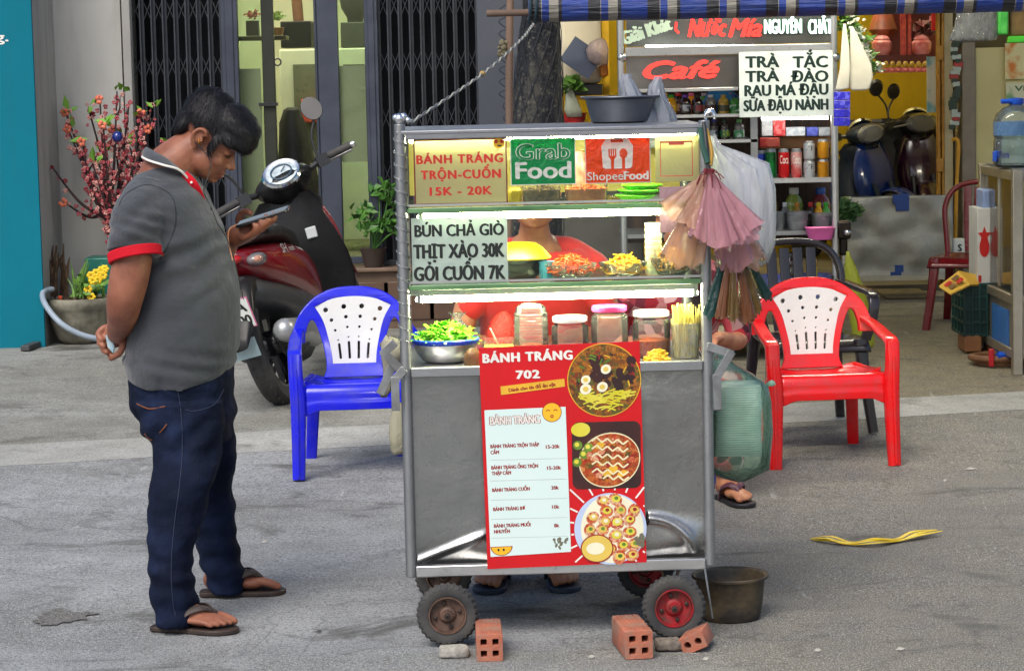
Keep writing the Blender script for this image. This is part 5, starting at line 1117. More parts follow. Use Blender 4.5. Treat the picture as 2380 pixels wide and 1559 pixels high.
# ------------------------------------------------------------------ people
def limb(mb, pts, r, n=14, sm=4, flat=1.0, up=None, rnd=True): mb.tube(pts, r, n, sm=sm, rnd=rnd, flat=flat, up=up)
def head_shapes(mb, H, female=False):
    b = lambda c, r: mb.ball(c, r, 20, 14, M=H)
    b((-.008, 0, .050), (.096, .076, .080)); b((.045, 0, .030), (.052, .066, .062)); b((.048, 0, -.035), (.056, .062, .060)); b((.050, 0, -.070), (.046, .052, .036)); b((.080, 0, -.088), (.020, .022, .014))
    b((.03, .03, -.055), (.05, .036, .04)); b((.03, -.03, -.055), (.05, .036, .04))
    for s in (-1, 1):
        b((.066, s*.036, -.028), (.030, .026, .024)); b((.082, s*.031, .006), (.012, .016, .010)); b((.080, s*.030, .030), (.016, .026, .010))
    mb.tube([H @ Vector(p) for p in ((.092, 0, .012), (.101, 0, -.006), (.113, 0, -.024))], [.008, .009, .0125], 12, sm=3, rnd=True)
    for s in (-1, 1): b((.101, s*.013, -.029), (.011, .009, .008))
    b((.090, 0, -.046), (.014, .022, .012)); b((.098, 0, -.058), (.011, .021, .0065)); b((.096, 0, -.072), (.011, .018, .007))
    for s in (-1, 1):    # ears
        o = Vector((-.002, s*.072, .0)); pts = [o+Vector((.012-.006, s*.004, -.030)), o+Vector((-.010, s*.010, -.018)), o+Vector((-.020, s*.014, .004)), o+Vector((-.014, s*.014, .026)), o+Vector((.006, s*.010, .032)), o+Vector((.016, s*.004, .018))]
        mb.tube([H @ p for p in pts], [.006, .0065, .006, .0055, .005, .004], 8, sm=4, rnd=True); b(tuple(o+Vector((-.004, s*.002, 0))), (.014, .006, .024)); b(tuple(o+Vector((.010, s*.004, -.002))), (.006, .007, .010))
def hair_mesh(H, name, parent, shells, n=2600, L=(.018, .034), seed=1, keep=None):
    mb = MB()
    for c, r in shells: mb.ball(c, r, 24, 16)
    def f(co, no): return co+no*(vnoise(co, (45, 45, 45), seed)*.0022)[:, None]
    me = blob(name, mb, .0055, 9, f); vs = [v.co.copy() for v in me.vertices]; nr = [v.normal.copy() for v in me.vertices]
    rg = random.Random(seed); mb2 = MB()
    mb2.add([H @ v for v in vs], [tuple(p.vertices) for p in me.polygons]); bpy.data.meshes.remove(me)
    crown = Vector((-.055, .012, .14))
    for _ in range(n):
        i = rg.randrange(len(vs)); p, q = vs[i], nr[i]
        d = p-crown; d = d-q*q.dot(d)
        if d.length < 1e-4: d = q.orthogonal()
        d = d.normalized()+Vector((.55, rg.uniform(-.35, .35), -.1))*max(0, min(1, (p.x+.02)*12))+Vector((rg.uniform(-.35, .35), rg.uniform(-.35, .35), rg.uniform(-.3, .2))); d = (d-q*q.dot(d)*.8).normalized()
        if keep and not keep(p): continue
        l = rg.uniform(*L); s = d.cross(q).normalized()*rg.uniform(.0005, .0012); a = p-q*.002; m = p+d*l*.5+q*rg.uniform(.001, .004); e = p+d*l+q*rg.uniform(-.002, .002)
        mb2.add([H @ v for v in (a+s, a-s, m-s*.8, m+s*.8, e)], [(0, 1, 2, 3), (3, 2, 4)])
    return build(name, mb2, HAIR, parent, ang=180, fixn=False)
def foot_shapes(mb, M_, s):
    """s = +1 left foot, -1 right foot; heel at x 0, sole at z .02"""
    b = lambda c, r: mb.ball(c, r, 18, 12, M=M_)
    b((.038, 0, .050), (.040, .034, .034)); b((.095, 0, .052), (.075, .038, .034)); b((.150, -s*.002, .040), (.055, .045, .022))
    mb.tube([M_ @ Vector(p) for p in ((.055, 0, .06), (.045, 0, .12), (.04, 0, .20))], [.038, .034, .038], 14, sm=4, rnd=True)
    for k, (y, x0, x1, r) in enumerate(((-.030, .165, .236, .0135), (-.009, .165, .232, .0100), (.010, .160, .222, .0096), (.027, .155, .208, .0092), (.041, .145, .192, .0088))):
        mb.tube([M_ @ Vector(p) for p in ((x0-.03, s*y*.9, .040), (x0+.02, s*y, .046-.002*k), (x1-.012, s*y, .034), (x1, s*(y*1.0), .029))], [r*1.05, r, r, r*.85], 10, sm=4, rnd=True)
def sole_poly(s, w_=1.0):
    q = cr([(-.014, 0), (-.006, .034), (.05, .037), (.11, .038), (.17, .050), (.215, .048), (.252, .020), (.258, -.012), (.235, -.044), (.19, -.052), (.11, -.042), (.05, -.037), (-.006, -.034), (-.014, 0)], 4)
    return [(x, s*y*w_) for x, y in q[:-1]]
def sandal(parent, M_, s, sole, strap):
    poly = sole_poly(s)[:: (1 if s > 0 else -1)]; mb = MB(); mb.prism(poly, .0, .016, M_, 0); n = len(poly)
    o = build('flip_flop', mb, sole, parent, bevel=.004)
    mb = MB()
    for q in (-1, 1):
        pts = [(.188, -s*.018, .036), (.178, -s*.016, .060), (.150, q*.024-s*.004, .076), (.105, q*.043, .058), (.080, q*.042, .016)]
        mb.tube([M_ @ Vector(p) for p in pts], [.006, .010, .013, .014, .013], 10, sm=5, flat=.35, up=M_.to_3x3() @ Vector((0, q*.8, 1)).normalized())
    build('strap', mb, strap, o)
def relaxed_hand(mb, M_, s, curl=.5):
    """wrist at origin, fingers along +x, palm towards -z, thumb on the s*y side"""
    tr = lambda pts: [M_ @ Vector(p) for p in pts]
    mb.tube(tr([(-.02, 0, 0), (.02, 0, 0), (.055, 0, 0), (.085, 0, .0)]), [.024, .030, .038, .036], 14, sm=3, rnd=True, flat=.45, up=M_.to_3x3() @ Vector((0, 0, 1)))
    for k, (y, l) in enumerate(((.028, .072), (.010, .080), (-.010, .075), (-.028, .058))):
        a = curl*(.6+.12*k); x, z = .082, 0; pts = [(x-.02, s*y*.95, .0)]; ang = 0
        for j, f in enumerate((.42, .32, .26)):
            ang += a*(.7 if j == 0 else 1); x += l*f*cos(ang); z -= l*f*sin(ang); pts.append((x, s*y*(1+.05*j), z))
        mb.tube(tr(pts), [.0095, .0090, .0085, .0075], 10, sm=3, rnd=True)
    mb.tube(tr([(.012, s*.022, -.006), (.040, s*.046, -.014), (.066, s*.052, -.022), (.086, s*.046, -.030)]), [.014, .0115, .010, .0085], 10, sm=3, rnd=True)

# ---- the standing man, facing to the right of the photograph
MY = 7.5
def mp(vx, vy, Y=MY): return P(vx, vy, Y)
def slices(mb, secs, yc, n=36, pw=2.25, sm=5, zf=None):
    q = []
    for vy, xb, xf, ry, *r in secs:
        Y = r[0] if r else yc; a, b = P(xb, vy, Y), P(xf, vy, Y); q.append(((a.x+b.x)/2, Y, (a.z+b.z)/2, abs(b.x-a.x)/2, ry))
    q = cr(q, sm); rs = []
    for cx_, cy_, cz_, rx, ry in q:
        ring = []
        for j in range(n):
            a = 2*pi*j/n; c, d = cos(a), sin(a); ring.append(Vector((cx_+rx*math.copysign(abs(c)**(2/pw), c), cy_+ry*math.copysign(abs(d)**(2/pw), d), cz_)))
        rs.append(ring)
    if zf: zf(rs)
    mb.rings(rs)
man = thing('person', 'stout man in a grey polo shirt and dark jeans looking down at his phone', 'person', G(450, 1440))
ho = mp(480, 322); pit, yw = R(37), R(-10)
fx = Vector((cos(pit)*cos(yw), cos(pit)*sin(yw), -sin(pit))); ly = Vector((-sin(yw), cos(yw), 0)); MH = Matrix((fx, ly, fx.cross(ly))).transposed().to_4x4(); MH.translation = ho
mb = MB(); head_shapes(mb, MH)
limb(mb, [mp(462, 336), mp(424, 366), mp(392, 405), mp(385, 450)], [.058, .070, .086, .10], 20)
slices(mb, [(440, 320, 455, .13), (520, 300, 490, .17), (640, 315, 530, .19), (760, 315, 540, .20), (900, 330, 520, .165), (990, 370, 505, .14)], MY, 28)      # trunk under the shirt
limb(mb, [mp(345, 470, 7.37), mp(318, 555, 7.292), mp(302, 636, 7.272), mp(289, 700, 7.275), mp(283, 742, 7.33), mp(272, 775, 7.40)], [.052, .055, .0585, .053, .044, .031], 20)
limb(mb, [mp(400, 465, 7.66), mp(440, 560, 7.735), mp(478, 630, 7.75), mp(508, 600, 7.70), mp(535, 560, 7.645)], [.066, .060, .050, .042, .030], 18)
# near hand behind the back, loosely shut round a banknote
hb_ = 7.43
def fing(pts, r): limb(mb, [mp(x, y, Y) for x, y, Y in pts], r, 10, 4)
mb.ball(tuple(mp(262, 776, hb_)), (.030, .018, .030), 16, 12); mb.ball(tuple(mp(272, 782, hb_-.005)), (.022, .017, .034), 16, 12); limb(mb, [mp(274, 768, 7.41), mp(258, 782, hb_)], [.026, .026], 14, 2)
fing(((258, 758, 7.43), (240, 763, 7.42), (228, 777, 7.415), (236, 789, 7.405)), [.0115, .0108, .0098, .0088])
fing(((256, 772, 7.43), (238, 782, 7.42), (231, 796, 7.412), (241, 804, 7.402)), [.0115, .0106, .0098, .0088])
fing(((262, 786, 7.43), (246, 799, 7.42), (239, 812, 7.412), (248, 819, 7.402)), [.0108, .0100, .0092, .0082])
fing(((284, 766, 7.41), (287, 794, 7.40), (279, 819, 7.40), (258, 833, 7.41)), [.0125, .0115, .0105, .0092])
fing(((270, 790, 7.43), (258, 808, 7.42), (254, 822, 7.415), (262, 828, 7.405)), [.0100, .0094, .0086, .0078])
# far hand under the phone
limb(mb, [mp(534, 560, 7.645), mp(552, 548, 7.63), mp(578, 538, 7.62)], [.028, .033, .030], 16, 3)
mb.ball(tuple(mp(566, 546, 7.615)), (.034, .026, .022), 16, 12)
fing(((560, 528, 7.66), (556, 508, 7.65), (568, 492, 7.63), (582, 495, 7.612)), [.0150, .0135, .0125, .0105])
fing(((566, 556, 7.60), (584, 546, 7.575), (594, 531, 7.562), (590, 519, 7.566)), [.0105, .0100, .0094, .0084])
fing(((578, 550, 7.60), (598, 540, 7.572), (608, 523, 7.560), (605, 511, 7.564)), [.0108, .0104, .0096, .0086])
fing(((590, 542, 7.605), (612, 530, 7.575), (622, 514, 7.562), (619, 503, 7.566)), [.0106, .0102, .0096, .0086])
fing(((596, 534, 7.62), (622, 522, 7.59), (638, 508, 7.566), (636, 498, 7.568)), [.0104, .0100, .0094, .0084])
# legs and feet
nh, nt_ = G(366, 1462, .0), G(541, 1471, .0); fh, ft = G(474, 1383, .0), G(648, 1378, .0)
MN = frame(nh, nt_-nh, Vector((0, 0, 1)).cross(nt_-nh)); MF = frame(fh, ft-fh, Vector((0, 0, 1)).cross(ft-fh))
YN_, YF_ = (MN @ Vector((.045, 0, .2))).y, (MF @ Vector((.045, 0, .2))).y; foot_shapes(mb, MN, -1); foot_shapes(mb, MF, 1)
limb(mb, [mp(430, 980, 7.40), P(405, 1180, .3*7.35+.7*YN_), MN @ Vector((.042, 0, .20))], [.07, .045, .034], 16); limb(mb, [mp(470, 980, 7.60), P(496, 1180, .3*7.65+.7*YF_), MF @ Vector((.042, 0, .20))], [.07, .045, .034], 16)
me = blob('body', mb, .0042, 5); link('body', me, SKIN, man, ang=180)
# eyes, brows
mb = MB()
for s in (-1, 1):
    mb.tube([MH @ Vector(p) for p in ((.0935, s*.017, .0025), (.0955, s*.030, -.001), (.0875, s*.045, .002))], [.0012, .0022, .0012], 6, sm=4)
build('eyelash', mb, HAIR, man)
mb = MB()
for s in (-1, 1): mb.tube([MH @ Vector(p) for p in ((.0985, s*.014, .026), (.0975, s*.030, .033), (.087, s*.048, .030))], [.003, .0042, .002], 6, sm=4, flat=.6)
build('eyebrow', mb, HAIR, man)
mb = MB(); mb.ball((.1015, 0, -.0655), (.0075, .019, .0022), 14, 8, M=MH); build('mouth', mb, mat('lips', S(150, 78, 70), .45), man)
hair_mesh(MH, 'hair', man, [((-.016, 0, .066), (.100, .084, .074)), ((.05, 0, .088), (.070, .076, .048)), ((.040, 0, .096), (.076, .076, .050)), ((.076, 0, .090), (.052, .068, .046)), ((.056, .044, .052), (.042, .030, .030)), ((.056, -.044, .052), (.042, .030, .030)), ((.082, .030, .056), (.034, .032, .026)), ((.082, -.030, .056), (.034, .032, .026)), ((.098, 0, .070), (.036, .060, .038)), ((.108, 0, .048), (.020, .05, .022)), ((-.074, 0, .012), (.036, .062, .052)), ((.040, .071, .012), (.013, .008, .032)), ((.040, -.071, .012), (.013, .008, .032)), ((-.03, 0, .10), (.075, .066, .047))], 9000, (.016, .036), 3)
# shirt
SHIRT = mat('grey polo knit', S(60, 63, 69), .85, col2=S(49, 53, 59), scale=7, bump=.55, bscale=24, bdist=.012, spec=.2, sheen=.25); RED = mat('red knit', S(200, 22, 40), .8, spec=.2)
def hem(rs):
    z0 = rs[-1][0].z; top = z0+.10
    for ring in rs:
        for p in ring:
            k = max(0, min(1, (top-p.z)/.10)); ax = (p.x-ring[0].x)/.30      # ring[0] is the belly side
            side = math.exp(-((p.x-mp(405, 870).x)/.014)**2)
            p.z += k*(.060*max(0, 1+ax*2.2)*.75 - .0 + .060*side + .028*max(0, -ax-.72)/.28)
mb = MB()
slices(mb, [(386, 356, 436, .08), (402, 322, 452, .118), (427, 300, 466, .165), (462, 286, 486, .205), (520, 286, 512, .212), (580, 292, 533, .212), (640, 300, 549, .215), (700, 303, 557, .222), (760, 300, 557, .225), (820, 293, 551, .225), (868, 292, 546, .222), (892, 300, 542, .218)], MY, 48, 2.3, 6, hem)
limb(mb, [mp(350, 452, 7.395), mp(326, 496, 7.325), mp(315, 545, 7.290), mp(311, 588, 7.277)], [.070, .081, .079, .077], 26, rnd=False)
limb(mb, [mp(395, 436, 7.60), mp(420, 500, 7.68), mp(440, 560, 7.72)], [.080, .080, .074], 22)
def wrinkle(co, no):
    d = vnoise(co, (7, 7, 9), 2)*.0032+vnoise(co, (16, 16, 20), 5)*.0022
    # folds running from the armpit across the belly
    q = co-np.array(mp(360, 600, 7.3)); u = q[:, 0]*.80+q[:, 2]*.60; v = -q[:, 0]*.60+q[:, 2]*.80; fall = np.exp(-(u/.16)**2)*np.exp(-(v/.15)**2)
    d += fall*np.sin(v*82+u*14+vnoise(co, (9, 9, 9), 4)*3)*.0085
    q = co-np.array(mp(316, 520, 7.27)); d += np.exp(-(q[:, 2]/.05)**2)*np.exp(-(q[:, 0]/.09)**2)*np.sin(q[:, 2]*170+q[:, 0]*60)*.004
    q = co-np.array(mp(430, 850, 7.3)); d += np.exp(-(q[:, 2]/.05)**2)*np.sin(q[:, 2]*120+q[:, 0]*25)*.0035
    return co+no*d[:, None]
me = blob('shirt', mb, .005, 4, wrinkle); shirt = link('shirt', me, SHIRT, man, ang=180)
mb = MB(); ax = (mp(309, 612, 7.27)-mp(315, 560, 7.285)).normalized(); c0 = mp(313, 583, 7.277); ax2 = Vector((ax.x+.28, ax.y, ax.z)).normalized()
Mb_ = frame(c0, ax2.orthogonal(), ax2.cross(ax2.orthogonal())); q = Mb_.to_3x3() @ Vector((0, 0, 1)); sg = 1 if q.z < 0 else -1
mb.lathe([(.078, -.004*sg), (.0815, 0), (.0815, .025*sg), (.077, .028*sg), (.066, .022*sg)], 40, Mb_, cap0=False, cap1=False); build('sleeve_band', mb, RED, shirt)
# collar
def loop(pts, n=6):
    near = [mp(*p) for p in pts]; far = [Vector((p.x, 2*MY-p.y, p.z)) for p in near[-2:0:-1]]; q = near+far; k = len(q); q3 = q[-2:]+q+q[:3]
    return [Vector(p) for p in cr(q3, n)[2*n:(2+k)*n]]
up_ = loop(((338, 342, 7.5), (352, 350, 7.435), (390, 370, 7.395), (424, 398, 7.405), (448, 428, 7.45), (456, 440, 7.5)))
lo_ = loop(((331, 364, 7.5), (345, 373, 7.41), (380, 384, 7.362), (418, 396, 7.372), (446, 428, 7.42), (460, 450, 7.5)))
ce = sum(up_, Vector())/len(up_)
mb = MB(); inw = lambda L, d: [p+(Vector((ce.x, ce.y, p.z))-p).normalized()*d for p in L]
mid = [(p+q)/2+(p-ce).normalized()*.006 for p, q in zip(up_, lo_)]
mb.rings([inw(up_, .006), up_, mid, lo_, inw(lo_, .008)], caps=False); col_ = build('collar', mb, SHIRT, shirt, ang=80)
mb = MB(); mb.tube(lo_, .0035, 6, closed=True); build('collar_trim', mb, INKW, col_)
mb = MB(); pk = [mp(428, 404, 7.40), mp(446, 424, 7.40), mp(458, 442, 7.41), mp(468, 462, 7.43), mp(476, 480, 7.45)]
mb.tube(pk, [.012, .014, .013, .011, .007], 10, sm=4, flat=.5, up=(0, -1, 0)); pl_ = build('placket', mb, RED, shirt)
mb = MB()
for k in (1, 3): mb.ball(tuple(pk[k]+Vector((0, -.011, 0))), (.004, .003, .004))
build('button', mb, INKW, pl_)
# jeans
YN, YF = (MN @ Vector((.045, 0, .2))).y, (MF @ Vector((.045, 0, .2))).y
DENIM = mat('dark denim', S(12, 19, 38), .85, col2=S(26, 37, 64), scale=9, bump=.5, bscale=32, bdist=.012, spec=.15, lo=.42, hi=.72)
mb = MB()
slices(mb, [(838, 306, 540, .195), (880, 303, 543, .205), (930, 306, 545, .205), (980, 326, 544, .20), (1020, 352, 540, .18)], MY, 40, 2.4)
slices(mb, [(930, 312, 520, .100, 7.375), (990, 335, 520, .105, 7.365), (1050, 355, 514, .103, 7.350), (1116, 351, 499, .096, .45*7.35+.55*YN), (1200, 344, 474, .088, .25*7.35+.75*YN), (1266, 344, 454, .084, .1*7.35+.9*YN), (1321, 346, 447, .082, YN), (1378, 351, 456, .080, YN), (1416, 355, 462, .080, YN), (1446, 362, 452, .078, YN)], MY, 32, 2.2)
slices(mb, [(930, 420, 545, .100, 7.63), (990, 425, 547, .105, 7.64), (1050, 428, 549, .100, 7.65), (1116, 436, 541, .092, .5*7.65+.5*YF), (1200, 448, 546, .084, .25*7.65+.75*YF), (1266, 456, 551, .080, .1*7.65+.9*YF), (1290, 461, 558, .080, YF), (1324, 474, 569, .078, YF), (1352, 481, 577, .076, YF), (1372, 486, 570, .072, YF)], MY, 32, 2.2)
def denim_w(co, no):
    d = vnoise(co, (7, 7, 16), 8)*.007+vnoise(co, (20, 20, 34), 3)*.0035
    low = np.clip((.42-co[:, 2])/.42, 0, 1); d += low*np.sin(co[:, 2]*78+co[:, 0]*26+co[:, 1]*10+vnoise(co, (5, 5, 5), 1)*5)*.0055
    q = co-np.array(mp(430, 1010, 7.3)); d += np.exp(-(q[:, 2]/.08)**2)*np.sin(q[:, 2]*60-q[:, 0]*60)*.005
    return co+no*d[:, None]
me = blob('jeans', mb, .005, 4, denim_w); jn = link('jeans', me, DENIM, man, ang=180)
mb = MB()   # back pocket stitching lies on the seat of the jeans
from mathutils.bvhtree import BVHTree
bv = BVHTree.FromPolygons([v.co for v in me.vertices], [tuple(p.vertices) for p in me.polygons])
def on(bv_, vx, vy, lift=.0015):
    d = ray(vx, vy).normalized(); h_ = bv_.ray_cast(Vector((0, 0, CAM_H)), d); return (h_[0]-d*lift) if h_[0] else None
for path in (((318, 938), (335, 946), (352, 950), (384, 944)), ((322, 985), (336, 1008), (352, 1022), (376, 1000), (388, 985))):
    pp = [on(bv, *p) for p in path]; pp = [p for p in pp if p]
    if len(pp) > 2: mb.tube(pp, .0022, 5, sm=5)
build('pocket_stitch', mb, mat('orange thread', S(120, 66, 34), .7), jn)
mb = MB()
for path in (((408, 884), (420, 950), (424, 1040), (418, 1120), (405, 1220), (398, 1320), (402, 1400), (408, 1430)), ((520, 905), (498, 940), (455, 955), (430, 952))):
    pp = [q for q in (on(bv, *q) for q in cr(path, 4)) if q]
    if len(pp) > 3: mb.tube(pp, .0014, 5)
build('seam', mb, mat('seam navy', S(34, 44, 70), .8), jn)
mb = MB(); bsx = BVHTree.FromPolygons([v.co for v in shirt.data.vertices], [tuple(p.vertices) for p in shirt.data.polygons])
pp = [q for q in (on(bsx, *q, .0006) for q in cr(((276, 478), (292, 452), (336, 430), (378, 440), (404, 466), (408, 520), (392, 566), (372, 604)), 6)) if q]
if len(pp) > 3: mb.tube(pp, .0013, 5)
build('shoulder_seam', mb, mat('seam grey', S(34, 37, 42), .85), shirt)
LEATHER = mat('sandal brown', S(44, 34, 30), .6, col2=S(60, 46, 38), scale=30); STRAP = mat('strap brown', S(66, 56, 54), .65, col2=S(50, 42, 40), scale=40)
sandal(man, MN, -1, LEATHER, STRAP); sandal(man, MF, 1, LEATHER, STRAP)
# what he holds
a, b = mp(551, 523, 7.60), mp(672, 484, 7.585); Fp = frame((a+b)/2, b-a, (0, 1, .12)); L = (b-a).length
mb = MB(); vs = rrect(L, .074, .16, 4); mb.prism(vs, -.0045, .0045, Fp); ph = single('phone', mb, BLACK_G, 'black smartphone held flat in the standing man\'s left hand', 'phone', bevel=.002)
mb = MB(); rect(mb, Fp, -L/2+.006, -.033, L/2-.006, .033, .0047); build('screen', mb, glow('phone screen', (.35, .42, .5), .35), ph, fixn=False)
mb = MB(); q = [mp(245, 779, 7.395), mp(256, 777, 7.40), mp(266, 805, 7.40), mp(262, 820, 7.395), mp(250, 806, 7.39)]
mb.add(q+[p+Vector((.001, .006, 0)) for p in q], [(0, 1, 2, 3, 4), (9, 8, 7, 6, 5)]+[(i, i+5, (i+1) % 5+5, (i+1) % 5) for i in range(5)]); single('banknote', mb, mat('pale blue note', S(130, 170, 196), .6, col2=S(180, 205, 214), scale=40), 'folded pale blue banknote tucked in the hand behind the man\'s back', 'banknote')
t = thing('earphone', 'thin wired earphone running from the man\'s ear down to his phone', 'earphone', mp(487, 330, 7.4))
mb = MB(); mb.ball(tuple(MH @ Vector((.004, -.080, -.004))), (.006, .006, .009)); build('earbud', mb, mat('bronze bud', S(150, 92, 40), .3, .4), t)
bs = BVHTree.FromPolygons([v.co for v in shirt.data.vertices], [tuple(p.vertices) for p in shirt.data.polygons])
mb = MB(); w_ = [MH @ Vector((-.004, -.083, -.012)), mp(488, 372, 7.405), mp(484, 408, 7.40), mp(474, 440, 7.39), mp(480, 462, 7.40), mp(492, 484, 7.40), mp(506, 520, 7.40), mp(524, 548, 7.42), mp(541, 590, 7.43), mp(553, 640, 7.44), mp(566, 696, 7.46)]
mb.tube(w_, .0016, 5, sm=5); mb.ball(tuple(mp(491, 484, 7.39)), (.003, .003, .006)); build('cord', mb, BLACK_P, t)
mb = MB(); mb.tube([mp(551, 522, 7.575), mp(534, 532, 7.55), mp(530, 552, 7.54), mp(535, 580, 7.47), mp(541, 606, 7.45)], .0022, 6, sm=5); build('plug_cord', mb, mat('tan cord', S(190, 130, 96), .5), t)

# ---- seated figures behind the cart (local: facing +x, seat at z .38)
def seated(label, loc, yaw, top, bottom, skin, sleeve=.5, lean=.10, flip=((.05, .06, .08), (.05, .06, .08)), hair='bob', arms=None, feet=((.36, .13), (.36, -.13)), toe_yaw=(.15, -.15), scale=1.0, head_pitch=.2, lift=0.0):
    Mw = T(*loc) @ RZ(yaw) @ Matrix.Diagonal((scale, scale, scale, 1)); t = thing('person', label, 'person', loc)
    V = lambda x, y, z: Mw @ Vector((x, y, z+lift*min(1, max(0, (z-.1)/.3))))
    H = Mw @ T(lean+.10, 0, 1.06+lift) @ RY(head_pitch)
    mb = MB(); head_shapes(mb, H, True); limb(mb, [H @ Vector((-.015, 0, -.02)), V(lean+.05, 0, .94), V(lean+.02, 0, .86)], [.05, .05, .085], 18)
    limb(mb, [V(0, 0, .42), V(.03, 0, .6), V(lean, 0, .82)], [.13, .12, .12], 16)
    arms = arms or (((lean, .19, .84), (.12, .25, .60), (.34, .12, .62)), ((lean, -.19, .84), (.12, -.25, .60), (.34, -.12, .62)))
    for s, A_ in zip((1, -1), arms):
        limb(mb, [V(*p) for p in A_], [.048, .040, .026], 14); d = Vector(A_[2])-Vector(A_[1])
        relaxed_hand(mb, Mw @ T(0, 0, lift) @ frame(A_[2], d, (0, 1, 0)), -s, .55)
    for s, (fx_, fy), ty in zip((1, -1), feet, toe_yaw):
        FM = Mw @ T(fx_, fy, 0) @ RZ(ty); foot_shapes(mb, FM, s); limb(mb, [V(.05, s*.09, .42), V(.42*.9, fy*.95, .45), FM @ Vector((.042, 0, .2))], [.085, .06, .038], 14)
    link('body', blob('body', mb, .0055, 4), skin, t, ang=180)
    mb = MB(); q = [(0, 0, .36, .16, .19), (.0, 0, .48, .17, .19), (.03, 0, .6, .15, .18), (lean*.8, 0, .74, .14, .20), (lean, 0, .84, .115, .20), (lean+.01, 0, .89, .085, .13), (lean+.015, 0, .905, .07, .085)]
    rs = [];
    for c1, c2, c3, rx, ry in cr(q, 5): rs.append([V(c1+rx*cos(a), c2+ry*sin(a), c3-((.045+(c3-.88)*3.2)*max(0, cos(a))**2 if c3 > .88 else 0)) for a in (2*pi*j/32 for j in range(32))])
    mb.rings(rs)
    for s in (-1, 1): limb(mb, [V(lean, s*.055, .875), V(lean, s*.12, .855), V(lean, s*.19, .81)], [.040, .052, .055], 16)
    for A_ in arms:
        a0, a1 = Vector(A_[0]), Vector(A_[1]); limb(mb, [V(*(a0+Vector((0, 0, .01)))), V(*(a0+(a1-a0)*sleeve*.6)), V(*(a0+(a1-a0)*sleeve))], [.050, .050, .048], 18)
    link('shirt', blob('shirt', mb, .006, 4, lambda co, no: co+no*(vnoise(co, (11, 11, 16), 4)*.006)[:, None]), top, t, ang=180)
    mb = MB(); limb(mb, [V(-.02, .07, .40), V(-.02, -.07, .40)], [.14, .14], 18)
    for s, (fx_, fy), ty in zip((1, -1), feet, toe_yaw): FM = Mw @ T(fx_, fy, 0) @ RZ(ty); limb(mb, [V(.0, s*.08, .41), V(.22, s*.10, .44), V(.40, fy*.95, .45), V(.40, fy, .38), FM @ Vector((.045, 0, .16))], [.11, .10, .085, .082, .075], 18)
    link('trousers', blob('trousers', mb, .006, 4, lambda co, no: co+no*(vnoise(co, (9, 9, 14), 6)*.007)[:, None]), bottom, t, ang=180)
    hair_mesh(H, 'hair', t, [((-.016, 0, .066), (.104, .088, .078)), ((.03, 0, .09), (.07, .07, .045)), ((-.075, 0, -.01), (.045, .068, .075)), ((-.095, 0, .03), (.05, .05, .05))], 1500, (.02, .04), 8)
    for s, (fx_, fy), ty, c in zip((1, -1), feet, toe_yaw, (0, 1)): sandal(t, Mw @ T(fx_, fy, 0) @ RZ(ty), s, flip[0], flip[1])
    mb = MB()
    mb.M = Mw; mb.box((-.03, 0, .245+lift), (.27, .27, .03))
    for sx in (-1, 1):
        for sy in (-1, 1): mb.bar((-.03+sx*.10, sy*.10, .235+lift), (-.03+sx*.14, sy*.14, 0), .035, .035)
    tag(build('stool', mb, mat('stool plastic', S(40, 70, 150), .4), bevel=.004), 'low blue plastic stool under the '+label.split(' in ')[0], 'stool')
    return t
FL_BLUE = mat('flip flop navy', S(36, 48, 66), .55, col2=S(46, 60, 80), scale=20); FL_STR = mat('flip flop strap', S(60, 72, 88), .5)
TEE = mat('red blouse', S(206, 36, 26), .75, col2=S(190, 28, 22), scale=8, sheen=.2); PANTS = mat('grey trousers', S(52, 56, 64), .85)
lf, rf = G(1138, 1384, 0), G(1322, 1384, 0); sxm = P(1242, 560, 8.28).x; sc_s = 1.04; hx = (8.30-(lf.y+.262*sc_s))/sc_s
seated('food seller in a red blouse sitting behind the cart', (sxm, 8.30, 0), -pi/2, TEE, PANTS, SKIN2, .55, .08, (FL_BLUE, FL_STR), feet=((hx, (rf.x-sxm)/sc_s-.03), (hx, (lf.x-sxm)/sc_s+.03)), toe_yaw=(.10, -.16), scale=sc_s, lift=.12, head_pitch=.12,
       arms=(((.08, .175, .81), (.16, .235, .62), (.36, .10, .62)), ((.08, -.175, .81), (.16, -.235, .60), (.36, -.06, .60))))
k = N('floral cotton'); co = k.coord(); v = k.n('TexVoronoi'); v.inputs['Scale'].default_value = 26; k.l(co, v.inputs['Vector']); sp_ = k.n('SeparateColor'); k.l(v.outputs['Color'], sp_.inputs[0])
c = k.ramp(sp_.outputs[0], ((0, S(54, 24, 34)), (.3, S(200, 84, 96)), (.5, S(60, 26, 38)), (.7, S(226, 180, 176)), (.85, S(150, 40, 50)))); FLORAL = k.done(k.bsdf(c, .8, 0, .2).outputs[0])
pf = G(1694, 1168); WX = pf.x-.02
seated('woman in maroon floral cotton sitting behind the green carrier bag', (WX-.16, pf.y+.42, 0), -pi/2+.12, FLORAL, FLORAL, SKIN2, .95, .12, (mat('flip flop black', S(34, 32, 36), .55), mat('flip flop plum', S(92, 54, 66), .5)), feet=((.33, .12), (.33, -.22)), toe_yaw=(.25, .1), scale=.98)
